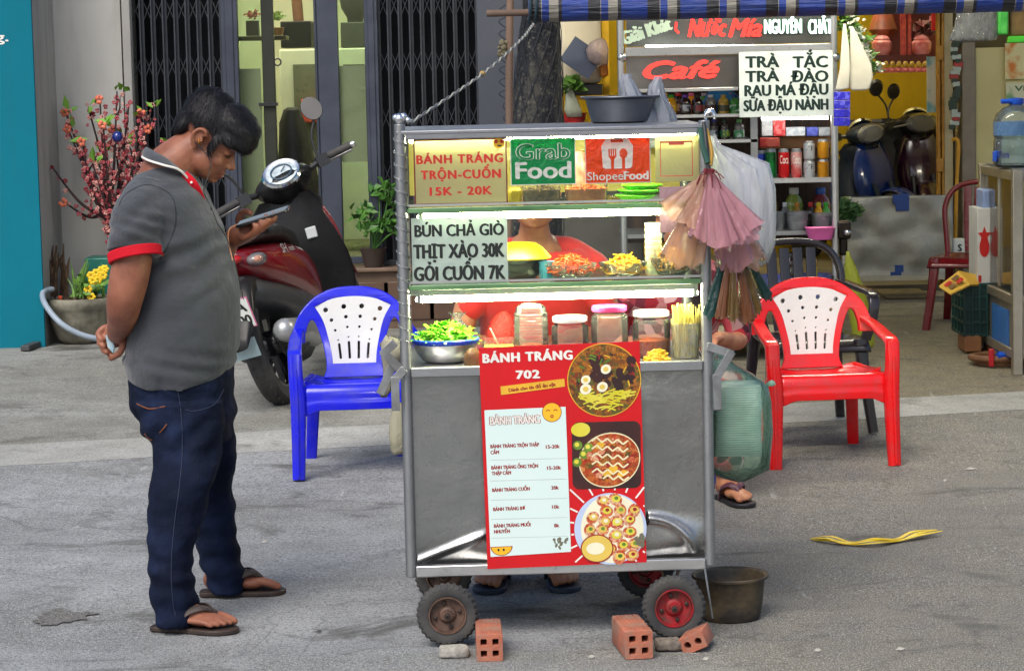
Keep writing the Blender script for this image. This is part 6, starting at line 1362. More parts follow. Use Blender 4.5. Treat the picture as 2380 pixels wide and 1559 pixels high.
# ------------------------------------------------------------------ juice stall
def letters(mb, pl, txt, x0, x1, yb, cap, d, mi=0, ext=0.0, **k):
    a = pl.loc(x0, yb, d); b = pl.loc(x1, yb, d); c = pl.loc(x0, yb-cap, d); put_text(mb, txt, pl.F(d), a[0], b[0], a[1], c[1]-a[1], mi=mi, **k)
JY = 12.6; JP = Plane((0, JY, 0)); JD = .55
gj = gz(JP.at(1690, 700).x, JY)
st = thing('juice_stall', 'tall stainless drink stall with glowing red and white lettering under the rolled awning', 'drink stall', JP.at(1690, 700))
def jpart(name, boxes, m, parent=st, **k):
    mb = MB()
    for b in boxes: JP.box(mb, *b)
    return build(name, mb, m, parent, **k)
for vx, d in ((1445, 0), (1939, 0), (1445, JD), (1939, JD)):
    mb = MB(); p, q = JP.at(vx, -40, d), JP.at(vx, 560, d); q.z = gj; q.x = p.x = (p.x+q.x)/2; mb.tube([q, p], .018, 14); po_ = build('post', mb, STEEL_B, st)
    if d == 0: mb = MB(); mb.ball(tuple(JP.at(vx+(1 if vx < 1700 else 2), 134, -.002)), (.026, .026, .026)); build('joint', mb, CHROME, po_)
JCLR = pane('stall glass', (.93, .95, .95), .04, .9, .10, (.6, .62, .62))
jpart('rail', [(1454, 106, 1932, 127, -.01, .04)], STEEL_B, bevel=.003); jpart('rail', [(1454, 205, 1716, 214, 0, .03)], STEEL_B, bevel=.003)
jpart('sign_pane', [(1454, -30, 1932, 105, .004, .008)], JCLR); jpart('sign_pane', [(1454, 128, 1716, 204, .004, .008)], JCLR)
jpart('sign_back', [(1456, -30, 1930, 104, .10, .12)], mat('dark sign back', S(92, 96, 92), .5, col2=S(60, 66, 62), scale=3)); jpart('inner_back', [(1456, 128, 1930, 206, .40, .42)], mat('grey back', S(150, 150, 144), .5, col2=S(110, 108, 100), scale=4))
jpart('bottle_shelf', [(1452, 266, 1850, 273, 0, JD-.04)], STEEL_B); jpart('bottle_shelf', [(1452, 327, 1762, 334, 0, JD-.04)], STEEL_B); jpart('can_shelf', [(1762, 414, 1932, 425, 0, JD-.04)], STEEL_B)
jpart('divider', [(1746, 270, 1762, 540, 0, .03)], STEEL); jpart('wood_back', [(1456, 206, 1930, 560, JD-.03, JD)], mat('dark planks', S(78, 58, 44), .7, col2=S(46, 34, 28), scale=3, stretch=(12, 1, 1)))
mb = MB(); a, b, c, e = JP.rc(1452, 545, 1934, 700); mb.box(((a+c)/2, JY+JD/2, e), (c-a, JD, .02)); mb.box(((a+c)/2, JY+JD/2, gj+.12), (c-a, JD, .02)); build('counter', mb, STEEL, st)
RGLOW = glow('red sign light', (1, .04, .03), 1.7); WGLOW = glow('white sign light', (.90, 1, .96), 1.5); GREENW = mat('pale green print', S(214, 236, 214), .5); DGREEN = mat('sign green', S(30, 96, 66), .5)
mb = MB(); letters(mb, JP, 'Nước', 1598, 1690, 86, 42, -.004, bold=.055, shear=.35); letters(mb, JP, 'Mía', 1692, 1772, 86, 42, -.004, bold=.055, shear=.35); line(mb, JP.F(-.004), [JP.loc(1572, 52), JP.loc(1570, 70), JP.loc(1578, 78)], .012, .0004)
build('red_lettering', mb, RGLOW, st, fixn=False)
mb = MB(); letters(mb, JP, 'Café', 1494, 1676, 184, 40, -.004, bold=.09, shear=.35); build('red_lettering', mb, RGLOW, st, fixn=False)
mb = MB(); letters(mb, JP, 'NGUYÊN', 1774, 1866, 79, 34, -.003, bold=.10, mi=1); letters(mb, JP, 'CHẤT', 1876, 1937, 79, 34, -.003, bold=.10, mi=1); letters(mb, JP, 'NGUYÊN', 1776, 1864, 79, 33, -.0045, bold=.045); letters(mb, JP, 'CHẤT', 1878, 1935, 79, 33, -.0045, bold=.045); build('white_lettering', mb, [WGLOW, DGREEN], st, fixn=False)
mb = MB(); a = JP.loc(1448, 106); Mg = JP.F(-.003) @ T(a[0], a[1], 0) @ RZ(.30); put_text(mb, 'Giải Khát', Mg, 0, .265, 0, .066, .10, 0); build('slanted_lettering', mb, GREENW, st, fixn=False)
mb = MB(); JP.box(mb, 1718, 119, 1936, 271, -.030, -.024); FJ = -.0308
for txt, x0, x1, yb, cap in (('TRÀ', 1732, 1812, 158, 26), ('TẮC', 1842, 1925, 158, 26), ('TRÀ', 1732, 1812, 191, 25), ('ĐÀO', 1838, 1926, 191, 25), ('RAU MÁ ĐẬU', 1730, 1926, 224, 25), ('SỮA ĐẬU NÀNH', 1728, 1926, 259, 25)): letters(mb, JP, txt, x0, x1, yb, cap, FJ, mi=1, bold=.07)
o = build('drinks_sign', mb, [mat('bright white board', S(232, 242, 240), .5), mat('dark green ink', S(16, 46, 42), .5)], st, smooth=False, fixn=False); o['label'] = 'white board with four lines of dark capital letters'
mb = MB(); mb.tube([JP.at(1500, 110, .02)+Vector((0, 0, .0)), JP.at(1925, 108, .02)], .009, 8); build('added_strip_light', mb, glow('stall strip', (1, .97, .9), 14), st)  # strip lamps added to brighten the stall shelves
mb = MB(); mb.tube([JP.at(1770, 276, .12), JP.at(1925, 274, .12)], .007, 8); build('added_strip_light', mb, glow('stall strip', (1, .97, .9), 14), st)
# bottles and cans
def bottle(vx, vtop, vbot, d, liq, cap, label, wpx=27, mat_=None, grp='drink bottles on the stall shelves', pl=None, lab=None):
    pl = pl or JP; p = pl.at(vx, vbot, d); hh = (vbot-vtop)/FOC*p.y; r = wpx/2/FOC*p.y
    t = thing('bottle', label, 'bottle', p, grp); mb = MB()
    mb.lathe([(r*.8, 0), (r, .006), (r, hh*.50), (r*.92, hh*.56), (r, hh*.62), (r*.80, hh*.76), (r*.42, hh*.86), (r*.40, hh*.93)], 16, T(*p)); b_ = build('bottle_body', mb, liq, t)
    mb = MB(); mb.lathe([(r*.46, hh*.86), (r*.50, hh*.88), (r*.50, hh*.98), (r*.44, hh), (.001, hh)], 14, T(*p)); build('cap', mb, mat('cap %s' % (cap,), S(*cap), .4), t)
    if lab: mb = MB(); mb.lathe([(r*1.01, hh*.16), (r*1.015, hh*.17), (r*1.015, hh*.47), (r*1.01, hh*.48)], 16, T(*p), cap0=False, cap1=False); build('wrapper', mb, mat('wrap %s' % (lab[0],), S(*lab[0]), .4, col2=S(*lab[1]), scale=26, lo=.48, hi=.54), t)
def drink(n, c, r=.08): return mat('drink '+n, c, r, coat=.6, rvar=.03)
dk, gr, og, gd, cl = drink('dark', S(34, 18, 16)), drink('green', S(70, 150, 60)), drink('orange', S(240, 170, 20)), drink('gold', S(190, 150, 50)), drink('grey', S(120, 120, 116))
for vx, liq, cap, lab, lb in ((1530, gr, (240, 240, 240), None, 'small green bottle at the start of the upper bottle shelf'), (1560, og, (60, 180, 50), ((240, 190, 30), (220, 80, 40)), 'orange drink bottle with a green cap on the stall shelf'), (1593, dk, (120, 70, 200), ((60, 50, 60), (190, 190, 190)), 'dark drink bottle with a purple cap'), (1621, dk, (40, 36, 36), ((30, 30, 34), (150, 60, 60)), 'dark drink bottle with a black cap'),
                                (1652, cl, (236, 236, 236), ((60, 30, 30), (90, 60, 50)), 'drink bottle with a white cap and dark wrapper'), (1682, gd, (200, 170, 90), ((70, 66, 30), (40, 60, 40)), 'golden tea bottle with a tan cap'), (1709, gr, (30, 50, 130), ((40, 120, 50), (230, 240, 230)), 'green bottle with a navy cap beside the white board')): bottle(vx, 221, 266, .12, liq, cap, lb, lab=lab)
for vx, liq, cap, lab, lb in ((1532, gr, (60, 170, 60), ((40, 130, 60), (230, 240, 230)), 'green bottle low behind the roof basin'), (1563, og, (230, 220, 60), None, 'amber bottle low behind the roof basin'), (1660, dk, (50, 50, 150), ((20, 20, 30), (180, 190, 190)), 'dark bottle with a blue cap on the lower bottle shelf'), (1684, dk, (30, 60, 40), ((24, 90, 50), (200, 220, 90)), 'dark green bottle on the lower bottle shelf'), (1718, cl, (110, 190, 110), ((220, 240, 226), (60, 150, 90)), 'pale bottle with a mint wrapper on the lower bottle shelf')): bottle(vx, 278, 326, .12, liq, cap, lb, 25, lab=lab)
for vx, liq, cap, nm in ((1546, gd, (230, 210, 40), 'yellow'), (1577, dk, (200, 40, 40), 'red'), (1607, og, (230, 120, 160), 'pink'), (1637, gr, (180, 184, 190), 'silver'), (1667, dk, (30, 140, 130), 'teal'), (1696, og, (236, 130, 30), 'orange')): bottle(vx, 217, 266, .30, liq, cap, 'back row bottle with a %s cap on the upper stall shelf' % nm, 26, lab=((150, 60, 50), (220, 200, 150)))
for vx, liq, cap, nm in ((1790, drink('tea', S(110, 64, 30)), (190, 40, 40), 'brown tea under a red lid'), (1846, drink('lime', S(150, 170, 70)), (230, 230, 220), 'lime pickle under a white lid'), (1908, drink('plum', S(120, 40, 46)), (50, 90, 170), 'plum syrup under a blue lid')): bottle(vx, 436, 545, .40, liq, cap, 'tall jar of %s at the back of the stall counter' % nm, 46)
def can(vx, vtop, vbot, d, c1, c2, label, txt=None, tc=INKW, w_=26):
    p = JP.at(vx, vbot, d); hh = (vbot-vtop)/FOC*p.y; r = w_/2/FOC*p.y; mb = MB()
    mb.lathe([(r*.78, 0), (r*.98, hh*.06), (r, hh*.09), (r, hh*.88)], 20, T(*p), cap1=False); mb.lathe([(r, hh*.88), (r*.85, hh*.97), (r*.84, hh), (r*.76, hh*.98), (.001, hh*.975)], 20, T(*p), mi=1, cap0=False)
    if txt:
        vs, fs = text_mesh(txt); a, b = vs[:, 0].min(), vs[:, 0].max(); k_ = 1.7/(b-a)
        for dz in (-.0006, .0006): mb.add([(p.x+(r*1.012)*sin((v[0]-(a+b)/2)*k_), p.y-(r*1.012)*cos((v[0]-(a+b)/2)*k_), p.z+hh*.5+v[1]*hh*.40+dz) for v in vs], fs, 2)
    return single('drink_can', mb, [mat('can %.3f %.3f %.3f' % c1, c1, .3, .35, col2=c2, scale=12, rvar=.05), ALU, tc], label, 'drink can', 'drink cans on the stall')
can(1770, 350, 414, .16, S(40, 70, 190), S(60, 90, 210), 'blue drink can half hidden at the left of the can row'); can(1792, 346, 414, .12, S(20, 130, 60), S(16, 110, 50), 'green drink can beside the two red ones', '7'); can(1822, 346, 414, .08, S(206, 20, 26), S(190, 16, 22), 'all red drink can in the middle of the can row', 'Coca'); can(1851, 346, 414, .08, S(206, 40, 40), S(225, 190, 186), 'red and silver drink can beside the stacked silver cans', 'Coca')
can(1881, 372, 414, .06, S(198, 202, 206), S(180, 184, 190), 'silver drink can at the bottom of its stack of two', 'ZE', INK); can(1881, 329, 371.6, .06, S(198, 202, 206), S(180, 184, 190), 'silver drink can on top of another silver can', 'ZE', INK); can(1913, 370, 414, .06, S(226, 160, 30), S(200, 130, 20), 'golden drink can at the bottom of its stack of two'); can(1913, 324, 369.6, .06, S(226, 160, 30), S(200, 130, 20), 'golden drink can on top of another golden can')
def jbox(name, x0, y0, x1, y1, d0, d1, col, label, cat, col2=None, sc_=18, group=None):
    mb = MB(); JP.box(mb, x0, y0, x1, y1, d0, d1); return single(name, mb, mat(name+label[:9]+str(x0), col, .45, col2=col2 or tuple(c*.8 for c in col), scale=sc_, lo=.46, hi=.56), label, cat, group, bevel=.004)
jbox('carton', 1768, 318, 1930, 345, .30, .42, S(170, 120, 66), 'long brown carton behind the drink cans', 'carton')
for k, (x0, x1, c1, c2, lb) in enumerate(((1770, 1796, S(206, 210, 212), S(180, 184, 190), 'silver cigarette cartons stacked at the left under the white board'), (1797, 1826, S(200, 36, 40), S(226, 120, 120), 'red cigarette cartons stacked under the white board'), (1827, 1872, S(176, 186, 196), S(206, 210, 212), 'row of grey cigarette packs beside the red cartons'), (1875, 1902, S(70, 80, 170), S(90, 100, 190), 'blue violet cigarette pack above the silver cans'), (1903, 1930, S(176, 180, 184), S(150, 156, 160), 'grey cigarette pack above the golden cans'))):
    jbox('cigarette_pack', x0, 276 if k < 2 else 296, x1, 317, .22, .29, c1, lb, 'cigarette packs', c2, 40)
jbox('red_packet', 1766, 321, 1812, 342, .14, .2, S(190, 40, 34), 'red crumpled packet above the green can', 'packet', S(210, 90, 70))
p = JP.at(1668, 262, .32); mb = MB(); loft_xyz(mb, [(p.x, p.y, p.z, .09, .05), (p.x, p.y, p.z+.06, .12, .06), (p.x+.02, p.y, p.z+.11, .06, .03)], 20); single('blue_bag', mb, mat('sky blue bag', S(40, 140, 200), .4), 'sky blue plastic bag behind the upper row of bottles', 'plastic bag')
# counter things seen over the black chair
ctr = JP.at(1860, 545, .15).z
def cup(vx0, vx1, vt, vb, d, label):
    p = JP.at((vx0+vx1)/2, vb, d); r = (vx1-vx0)/2/FOC*p.y; hh = (vb-vt)/FOC*p.y; mb = MB()
    for k in range(4): mb.lathe([(r*.74, k*hh*.13), (r*.95, hh*.6+k*hh*.13), (r, hh*.62+k*hh*.13), (r*.93, hh*.6+k*hh*.13), (r*.72, .003+k*hh*.13)], 24, T(*p))
    single('cup_stack', mb, film('cup plastic', S(214, 220, 222), .42, .5, .12, .12), label, 'cup stack', 'stacks of clear plastic cups')
cup(1800, 1830, 492, 544, .12, 'stack of clear cups nearest the white puffed bag'); cup(1828, 1880, 492, 544, .06, 'wide stack of clear cups in the middle of the stall counter'); cup(1884, 1942, 496, 544, .10, 'wide stack of clear cups above the pink basket')
for vx, cp_, liq, lb in ((1825, (240, 240, 240), cl, 'clear bottle with a white cap behind the cup stacks'), (1853, (230, 150, 40), gd, 'bottle with an orange cap behind the cup stacks'), (1884, (210, 40, 40), dk, 'bottle with a red cap behind the cup stacks'), (1903, (240, 210, 30), og, 'bottle with a yellow cap behind the cup stacks'), (1920, (60, 180, 50), gr, 'bottle with a bright green cap behind the cup stacks')): bottle(vx, 470, 545, .26, liq, cp_, lb, 22)
mb = MB(); p = JP.at(1906, 556, -.04); loft_xyz(mb, [(p.x, p.y, p.z, .055, .05), (p.x, p.y, p.z+.055, .072, .065), (p.x, p.y, p.z+.06, .076, .07), (p.x, p.y, p.z+.052, .068, .06), (p.x, p.y, p.z+.006, .05, .045)], 24, 5, 0); single('pink_basket', mb, mat('pink plastic', S(236, 110, 180), .4), 'bright pink plastic basket below the cup stacks', 'basket')
p = JP.at(1852, 690, .06); mb = MB(); z = JP.at(1852, 639, .06).z; hh = z-p.z
loft_xyz(mb, [(p.x, p.y, p.z, .15, .10), (p.x, p.y, z-.006, .175, .12), (p.x, p.y, z, .182, .126), (p.x, p.y, z-.008, .168, .112), (p.x, p.y, p.z+.01, .14, .09)], 30, 5, 0); single('blue_tub', mb, mat('lavender tub', S(120, 132, 200), .4), 'lavender blue tub of bottles behind the black chair', 'tub')
bottle(1887, 581, 655, .05, og, (50, 170, 50), 'yellow drink bottle with a green cap standing in the lavender tub', 26, lab=((240, 220, 30), (230, 200, 40)))
bottle(1838, 588, 655, .07, dk, (60, 60, 60), 'dark bottle standing in the lavender tub behind the chair slats', 24)
p = JP.at(1963, 545, -.03); t = thing('cane_press', 'dark juice press with a shiny knob at the stall corner', 'juice press', p); mb = MB(); mb.box(tuple(p+Vector((0, .06, .02))), (.07, .10, .09)); mb.box(tuple(p+Vector((0, .06, -.06))), (.04, .06, .10)); build('press_body', mb, mat('oily iron', S(44, 36, 30), .4, .6), t, bevel=.01); mb = MB(); mb.ball(tuple(p+Vector((.012, -.01, .01))), (.02, .02, .016)); build('knob', mb, CHROME, t)
def bag_shape(pl, secs, d, dp, seed=0, n=48):
    mb = MB(); rs = []
    for vy, l, r_ in secs:
        a, b = pl.at(l, vy, d), pl.at(r_, vy, d); c = (a+b)/2; w_ = (b-a).length/2
        rs.append([c+pl.x*w_*cos(q)*(1+.10*noise.noise(Vector((cos(q)*3, sin(q)*3, vy*.03+seed))))+pl.n*w_*dp*sin(q)*(1+.25*noise.noise(Vector((cos(q)*5, sin(q)*5, vy*.05+seed)))) for q in (2*pi*j/n for j in range(n))])
    mb.rings(rs); return mb
single('yellow_bag', bag_shape(JP, ((812, 1990, 2024), (800, 1982, 2034), (760, 1978, 2030), (700, 1968, 2016), (660, 1964, 2004), (620, 1962, 1990), (592, 1966, 1976), (584, 1967, 1974)), -.12, .7), film('yellow carrier', S(216, 226, 60), .72, .55, .22, .14, 14, (2, 2, .5)), 'long yellow carrier bag hanging from the juice press', 'plastic bag', ang=180)
# hung at the right hand post of the stall
for secs, d, lb in ((((212, 1940, 1950), (205, 1942, 1974), (160, 1952, 1975), (110, 1955, 1974), (70, 1958, 1968), (56, 1960, 1966)), -.10, 'narrow white hat hung flat on the stall post'), (((211, 1982, 2012), (206, 1976, 2022), (180, 1975, 2029), (150, 1976, 2024), (110, 1976, 2006), (75, 1976, 1990), (62, 1977, 1982)), -.07, 'broad white hat hung beside the narrow one')):
    single('white_hat', bag_shape(JP, secs, d, .12), mat('felt white', S(224, 220, 204), .8), lb, 'hat', ang=180)
mb = MB()
for k in range(2): 
    for j in range(4): JP.box(mb, 1938+k*14, 214+j*20, 1964+k*12, 233+j*20, -.14+k*.02, -.135+k*.02)
single('sachet_strip', mb, mat('violet foil', S(44, 40, 200), .3, col2=S(110, 110, 240), scale=30, lo=.5, hi=.6, coat=.3), 'hanging strip of violet blue sachets below the white hats', 'sachet strip', bevel=.004)
mb = MB(); rg = random.Random(12)
for i in range(46):
    f = i/46; p = JP.at(1966+66*f+rg.uniform(-9, 9), 40+132*f, .05+rg.uniform(0, .08)); leaves(mb, p, 9, .05, .05, i, 1.0, 0, .25)
for i in range(46): f = rg.random(); p = JP.at(1974+60*f+rg.uniform(-12, 12), 40+132*f, .03); leaves(mb, p, 2, .05, .035, i+90, 1.0, 1, .4)
single('garland', mb, [LEAF, mat('tinsel white', S(236, 240, 226), .3, .3)], 'green tinsel garland with white flecks hanging behind the white hats', 'garland', fixn=False)
# left of the stall, behind the pole
LP = Plane((0, 13.2, 0))
mb = MB(); LP.box(mb, 1300, 30, 1398, 196, .1, .5); single('cream_box', mb, mat('cream board', S(206, 196, 168), .6, col2=S(186, 172, 140), scale=2), 'large cream box hanging behind the utility pole', 'box', bevel=.03)
mb = MB(); LP.box(mb, 1400, 20, 1416, 240, .2, .25); LP.box(mb, 1330, 222, 1414, 234, .1, .2); single('yellow_board', mb, mat('yellow paint', S(236, 186, 20), .5), 'yellow painted board behind the utility pole', 'frame')
mb = MB(); Fb = LP.F(.02) @ T(*LP.loc(1352, 135, .02), 0) @ RZ(-.62); mb.box((0, 0, 0), (.185, .15, .006), Fb); single('tilted_board', mb, mat('slate sheet', S(70, 78, 96), .5), 'tilted slate grey sheet leaning on the cream box', 'board')
mb = bag_shape(LP, ((152, 1385, 1412), (140, 1368, 1414), (115, 1362, 1414), (98, 1372, 1410), (90, 1388, 1402)), .0, .5, 4); single('foil_bag', mb, film('foil clear', S(226, 200, 190), .6, .5, .1, .2, 30), 'shiny clear bag of pink things beside the tilted board', 'plastic bag', ang=180)
mb = MB(); LP.box(mb, 1396, 150, 1414, 178, .05, .3); single('orange_tin', mb, mat('orange tin', S(206, 120, 30), .5), 'small orange tin under the shiny clear bag', 'tin', bevel=.01)
mb = MB(); LP.box(mb, 1330, 196, 1400, 222, .1, .5); single('black_shelf', mb, BLACK_P, 'black shelf unit under the cream box', 'shelf', bevel=.004)
mb = bag_shape(LP, ((272, 1318, 1354), (255, 1312, 1352), (225, 1314, 1338), (205, 1316, 1328), (196, 1318, 1322)), .0, .6, 7); single('vegetable_bag', mb, film('white veg bag', S(214, 222, 196), .8, .5, .2, .15, 20), 'pale bag of greens above the red basket', 'plastic bag', ang=180)
mb = MB(); leaves(mb, LP.at(1330, 205, .02), 40, .05, .07, 31); single('spring_onions', mb, LEAF, 'green leaves sticking out beside the utility pole', 'vegetables', fixn=False)
p = LP.at(1336, 292, .05); mb = MB(); loft_xyz(mb, [(p.x, p.y, p.z, .05, .05), (p.x, p.y, p.z+.06, .062, .06), (p.x, p.y, p.z+.066, .066, .064), (p.x, p.y, p.z+.06, .056, .056), (p.x, p.y, p.z+.01, .045, .045)], 24, 2.4, 0); single('red_basket', mb, mat('red basket', S(190, 36, 30), .45, col2=S(120, 16, 16), scale=60), 'small red woven basket beside the roof basin', 'basket')
p = LP.at(1360, 292, .2); mb = MB(); mb.box((p.x+.05, p.y+.1, (p.z+gz(p.x, p.y))/2-.005), (.5, .36, p.z-gz(p.x, p.y)-.01)); single('side_table', mb, mat('old cupboard', S(88, 84, 78), .6), 'grey cupboard behind the food cart holding the red basket', 'cupboard', bevel=.01)
# ------------------------------------------------------------------ utility pole, stake, rolled awning, rope
PY = 10.5; PP = Plane((0, PY, 0)); a, b = PP.at(1248, 290), PP.at(1256, 60); gp_ = gz(a.x, PY)
t = thing('utility_pole', 'dark concrete pole wrapped in black netting behind the cart', 'pole', (a.x, PY, gp_))
mb = MB(); NPOL = N('netted pole'); co = NPOL.coord((1, 1, .4)); c = NPOL.ramp(NPOL.noise(co, 9, 7, .7), ((.34, S(20, 24, 32)), (.5, S(44, 46, 50)), (.60, S(78, 76, 70)), (.70, S(26, 34, 56)))); c = NPOL.mix(NPOL.ramp(NPOL.noise(NPOL.coord(), 60, 4, .7), ((.54, 0.), (.66, .6))), c, S(122, 120, 106)); bb_ = NPOL.bsdf(c, .75, 0, .3); NPOL.bump(bb_, NPOL.noise(co, 30, 6, .7), 1.0, .03); NPOLE = NPOL.done(bb_.outputs[0])
rs = []
for i in range(30):
    z = gp_+(2.6-gp_)*i/29; k = (z-a.z)/(b.z-a.z); r = .112-.032*max(-.3, k); x = a.x+(b.x-a.x)*k
    rs.append([(x+r*(1+.05*noise.noise(Vector((cos(q)*2, sin(q)*2, z*5))))*cos(q), PY+r*(1+.05*noise.noise(Vector((cos(q)*2+7, sin(q)*2, z*5))))*sin(q), z) for q in (2*pi*j/36 for j in range(36))])
mb.rings(rs); build('shaft', mb, NPOLE, t, ang=180)
mb = MB(); rg = random.Random(2)
for s in (-1, 1):
    for k in range(12):
        pts = []
        for i in range(26):
            f = i/25; z = .5+1.6*f; q = s*f*5.2+k*2*pi/12; kk = (z-a.z)/(b.z-a.z); r = (.112-.032*max(-.3, kk))*1.05+.004*sin(f*40+k); pts.append((a.x+(b.x-a.x)*kk+r*cos(q), PY+r*sin(q), z))
        mb.tube(pts, .0018, 4)
for k in range(12):      # loose ends of the net on its left side
    z = 1.35+.05*k; x = a.x-.11; mb.tube([(x, PY-.05, z), (x-.03-.02*rg.random(), PY-.06, z-.02), (x-.01, PY-.05, z-.05)], .0022, 5, sm=4)
build('netting', mb, mat('net black', (.02, .022, .03), .7), t)
WOOD = mat('weathered wood', S(128, 104, 88), .75, col2=S(96, 78, 66), scale=6, stretch=(1, 1, .2), bump=.3)
SPn = Plane((0, 9.95, 0)); a_, b_ = SPn.at(1184, 292), SPn.at(1187, -60); d_ = (b_-a_).normalized(); gz_ = gz(a_.x, 9.95); base_ = a_-d_*((a_.z-gz_)/d_.z)
t = thing('wooden_stake', 'thin weathered wooden stake standing in front of the utility pole', 'stake', base_); mb = MB(); q = [base_+d_*(k*.3) for k in range(8)]; mb.tube([p+Vector((.004*sin(k*2), 0, 0)) for k, p in enumerate(q)], .0155, 12); build('shaft', mb, WOOD, t)
mb = MB(); p = SPn.at(1168, 112, -.01)
for k in range(16): mb.ball((p.x+random.uniform(-.014, .02), p.y+random.uniform(-.01, .01), p.z+random.uniform(-.026, .026)), random.uniform(.007, .013), 8, 6)
build('rag_knot', mb, mat('rag', S(126, 118, 92), .9, col2=S(90, 84, 66), scale=60), t)
AW = Plane((0, 9.75, 0)); e0, e1 = AW.at(1228, 22), AW.at(2470, -6)
kA = N('striped tarpaulin'); cA = kA.n('TexCoord'); sx_ = kA.n('SeparateXYZ'); kA.l(cA.outputs['Object'], sx_.inputs[0]); per = 136/FOC*9.75
fr_ = kA.math('FRACT', kA.math('DIVIDE', kA.math('ADD', sx_.outputs[0], 40*per-e0.x-.13), per))
rA = kA.n('ValToRGB'); rA.color_ramp.interpolation = 'CONSTANT'; els = rA.color_ramp.elements; BL, BKc, WH = S(20, 54, 136), S(22, 24, 30), S(140, 136, 124)
stops = ((0, BL), (.44, BKc), (.645, WH), (.66, BL), (.78, WH), (.94, BKc))
while len(els) < len(stops): els.new(.5)
for q, (p_, c_) in zip(els, stops): q.position = p_; q.color = (*c_, 1)
kA.l(fr_, rA.inputs[0]); cc_ = kA.mix(kA.ramp(kA.noise(kA.coord((1, 6, 6)), 6, 6, .6), ((.4, 0.), (.75, .5))), rA.outputs[0], S(40, 44, 54)); bA = kA.bsdf(cc_, .38, 0, .5); kA.bump(bA, kA.noise(kA.coord((1, 12, 12)), 5, 5), .8, .02); TARP = kA.done(bA.outputs[0])
t = thing('rolled_awning', 'rolled up tarpaulin awning with blue black and white stripes along the top of the photo', 'awning', e0); mb = MB(); rs = []
for i in range(61):
    f = i/60; c = e0.lerp(e1, f); r = .052*(1+.05*noise.noise(Vector((f*14, 0, 2)))) * (1 if 0 < i < 60 else .8); rs.append([c+Vector((0, r*cos(q)*(1+.05*sin(3*q+f*6)), r*sin(q))) for q in (2*pi*j/28 for j in range(28))])
mb.rings(rs); build('tarpaulin', mb, TARP, t, ang=60)
mb = MB(); mb.tube([AW.at(1131, 32), AW.at(1300, 28)], .0135, 12); build('roller_pole', mb, WOOD, t)
mb = MB()
for vx in (1232, 1246): c = e0+(e1-e0)*((vx-1228)/1242); mb.tube([c+Vector((.004*sin(q), .056*cos(q), .056*sin(q))) for q in (2*pi*j/24 for j in range(24))], .006, 6, closed=True)
build('end_wrap', mb, mat('dark teal wrap', S(24, 50, 60), .7), t)
mb = MB(); r0, r1, r2, r3 = P(950, 288, 7.0), P(1121, 172, 8.2), P(1209, 94, 9.0), P(1240, 56, 9.7); pts = [Vector(p) for p in cr([r0, r1, r2, r3], 40)]
for ph in (0, pi): mb.tube([p+Vector((.0030*cos(i*1.1+ph), 0, .0030*sin(i*1.1+ph))) for i, p in enumerate(pts)], .0028, 5, mi=0 if ph else 1)
mb.ball(tuple(r1), (.010, .010, .010), 10, 8, mi=2); single('guy_rope', mb, [mat('pale rope', S(176, 176, 166), .8), mat('dark rope', S(96, 100, 104), .8), mat('rope knot', S(170, 140, 80), .8)], 'twisted rope tied from the cart post up to the rolled awning', 'rope')
# ------------------------------------------------------------------ shop on the right
SY = 15.8; SPl = Plane((0, SY, 0)); gsz = gz(2.2, SY)+.02
sh_ = thing('shop', 'open shop with a yellow inner wall, gold door frame and cream shutter', 'shop', SPl.at(2080, 650))
YW = wallmat('yellow wall', S(168, 138, 18), (.14, .09, .01), 1.2, .3, .05); CRM = mat('cream panel', S(206, 196, 140), .5, col2=S(190, 178, 120), scale=2); GOLD = mat('gold frame', S(180, 132, 50), .4, .3, col2=S(150, 104, 34), scale=12); TAUPE = mat('taupe post', S(140, 128, 110), .5, col2=S(116, 106, 92), scale=5)
def spart(name, boxes, m, parent=sh_, pl=SPl, **k):
    mb = MB()
    for b in boxes: pl.box(mb, *b)
    return build(name, mb, m, parent, **k)
xL, xR = SPl.loc(1310, 400)[0], SPl.loc(2200, 400)[0]; xF = xR+2.2
mb = MB(); mb.box(((xL+xF)/2, SY+3.05, 1.7), (xF-xL, .1, 3.4)); build('back_wall', mb, YW, sh_)
mb = MB(); mb.box((xL-.05, SY+1.5, 1.7), (.1, 3.2, 3.4)); build('side_wall', mb, CRM, sh_); mb = MB(); mb.box((xR+.75, SY+1.5, 1.7), (.1, 3.0, 3.4)); build('side_wall', mb, CRM, sh_)
mb = MB(); mb.box(((xL+xF)/2, SY+1.5, 3.42), (xF-xL, 3.2, .08)); build('ceiling', mb, CRM, sh_)
mb = MB(); mb.box(((xL+xF)/2, SY+1.55, gsz-.02), (xF-xL, 3.1, .08)); build('shop_floor', mb, mat('shop floor', S(120, 112, 92), .5, col2=S(96, 90, 74), scale=3), sh_)
spart('door_frame', [(2179, -60, 2186, 660, -.01, .05), (2189, -60, 2196, 660, -.01, .05), (2186, -60, 2189, 660, .02, .04)], GOLD, bevel=.003)
spart('hinge', [(2177, 106, 2194, 140, -.03, -.012), (2177, 368, 2194, 400, -.03, -.012)], GOLD, bevel=.004)
spart('door_post', [(2196, -60, 2215, 700, -.02, .12)], mat('beige post', S(186, 174, 138), .5, col2=S(170, 156, 120))); spart('gap_panel', [(2215, -60, 2236, 700, .25, .3)], mat('dark brown gap', S(44, 34, 28), .8))
spart('steel_column', [(2236, 98, 2268, 740, -.06, .2)], TAUPE, bevel=.008); spart('cream_shutter', [(2268, 98, 3600, 740, .0, .05)], CRM); spart('head_beam', [(1990, -160, 2600, -20, -.1, .2)], TAUPE)
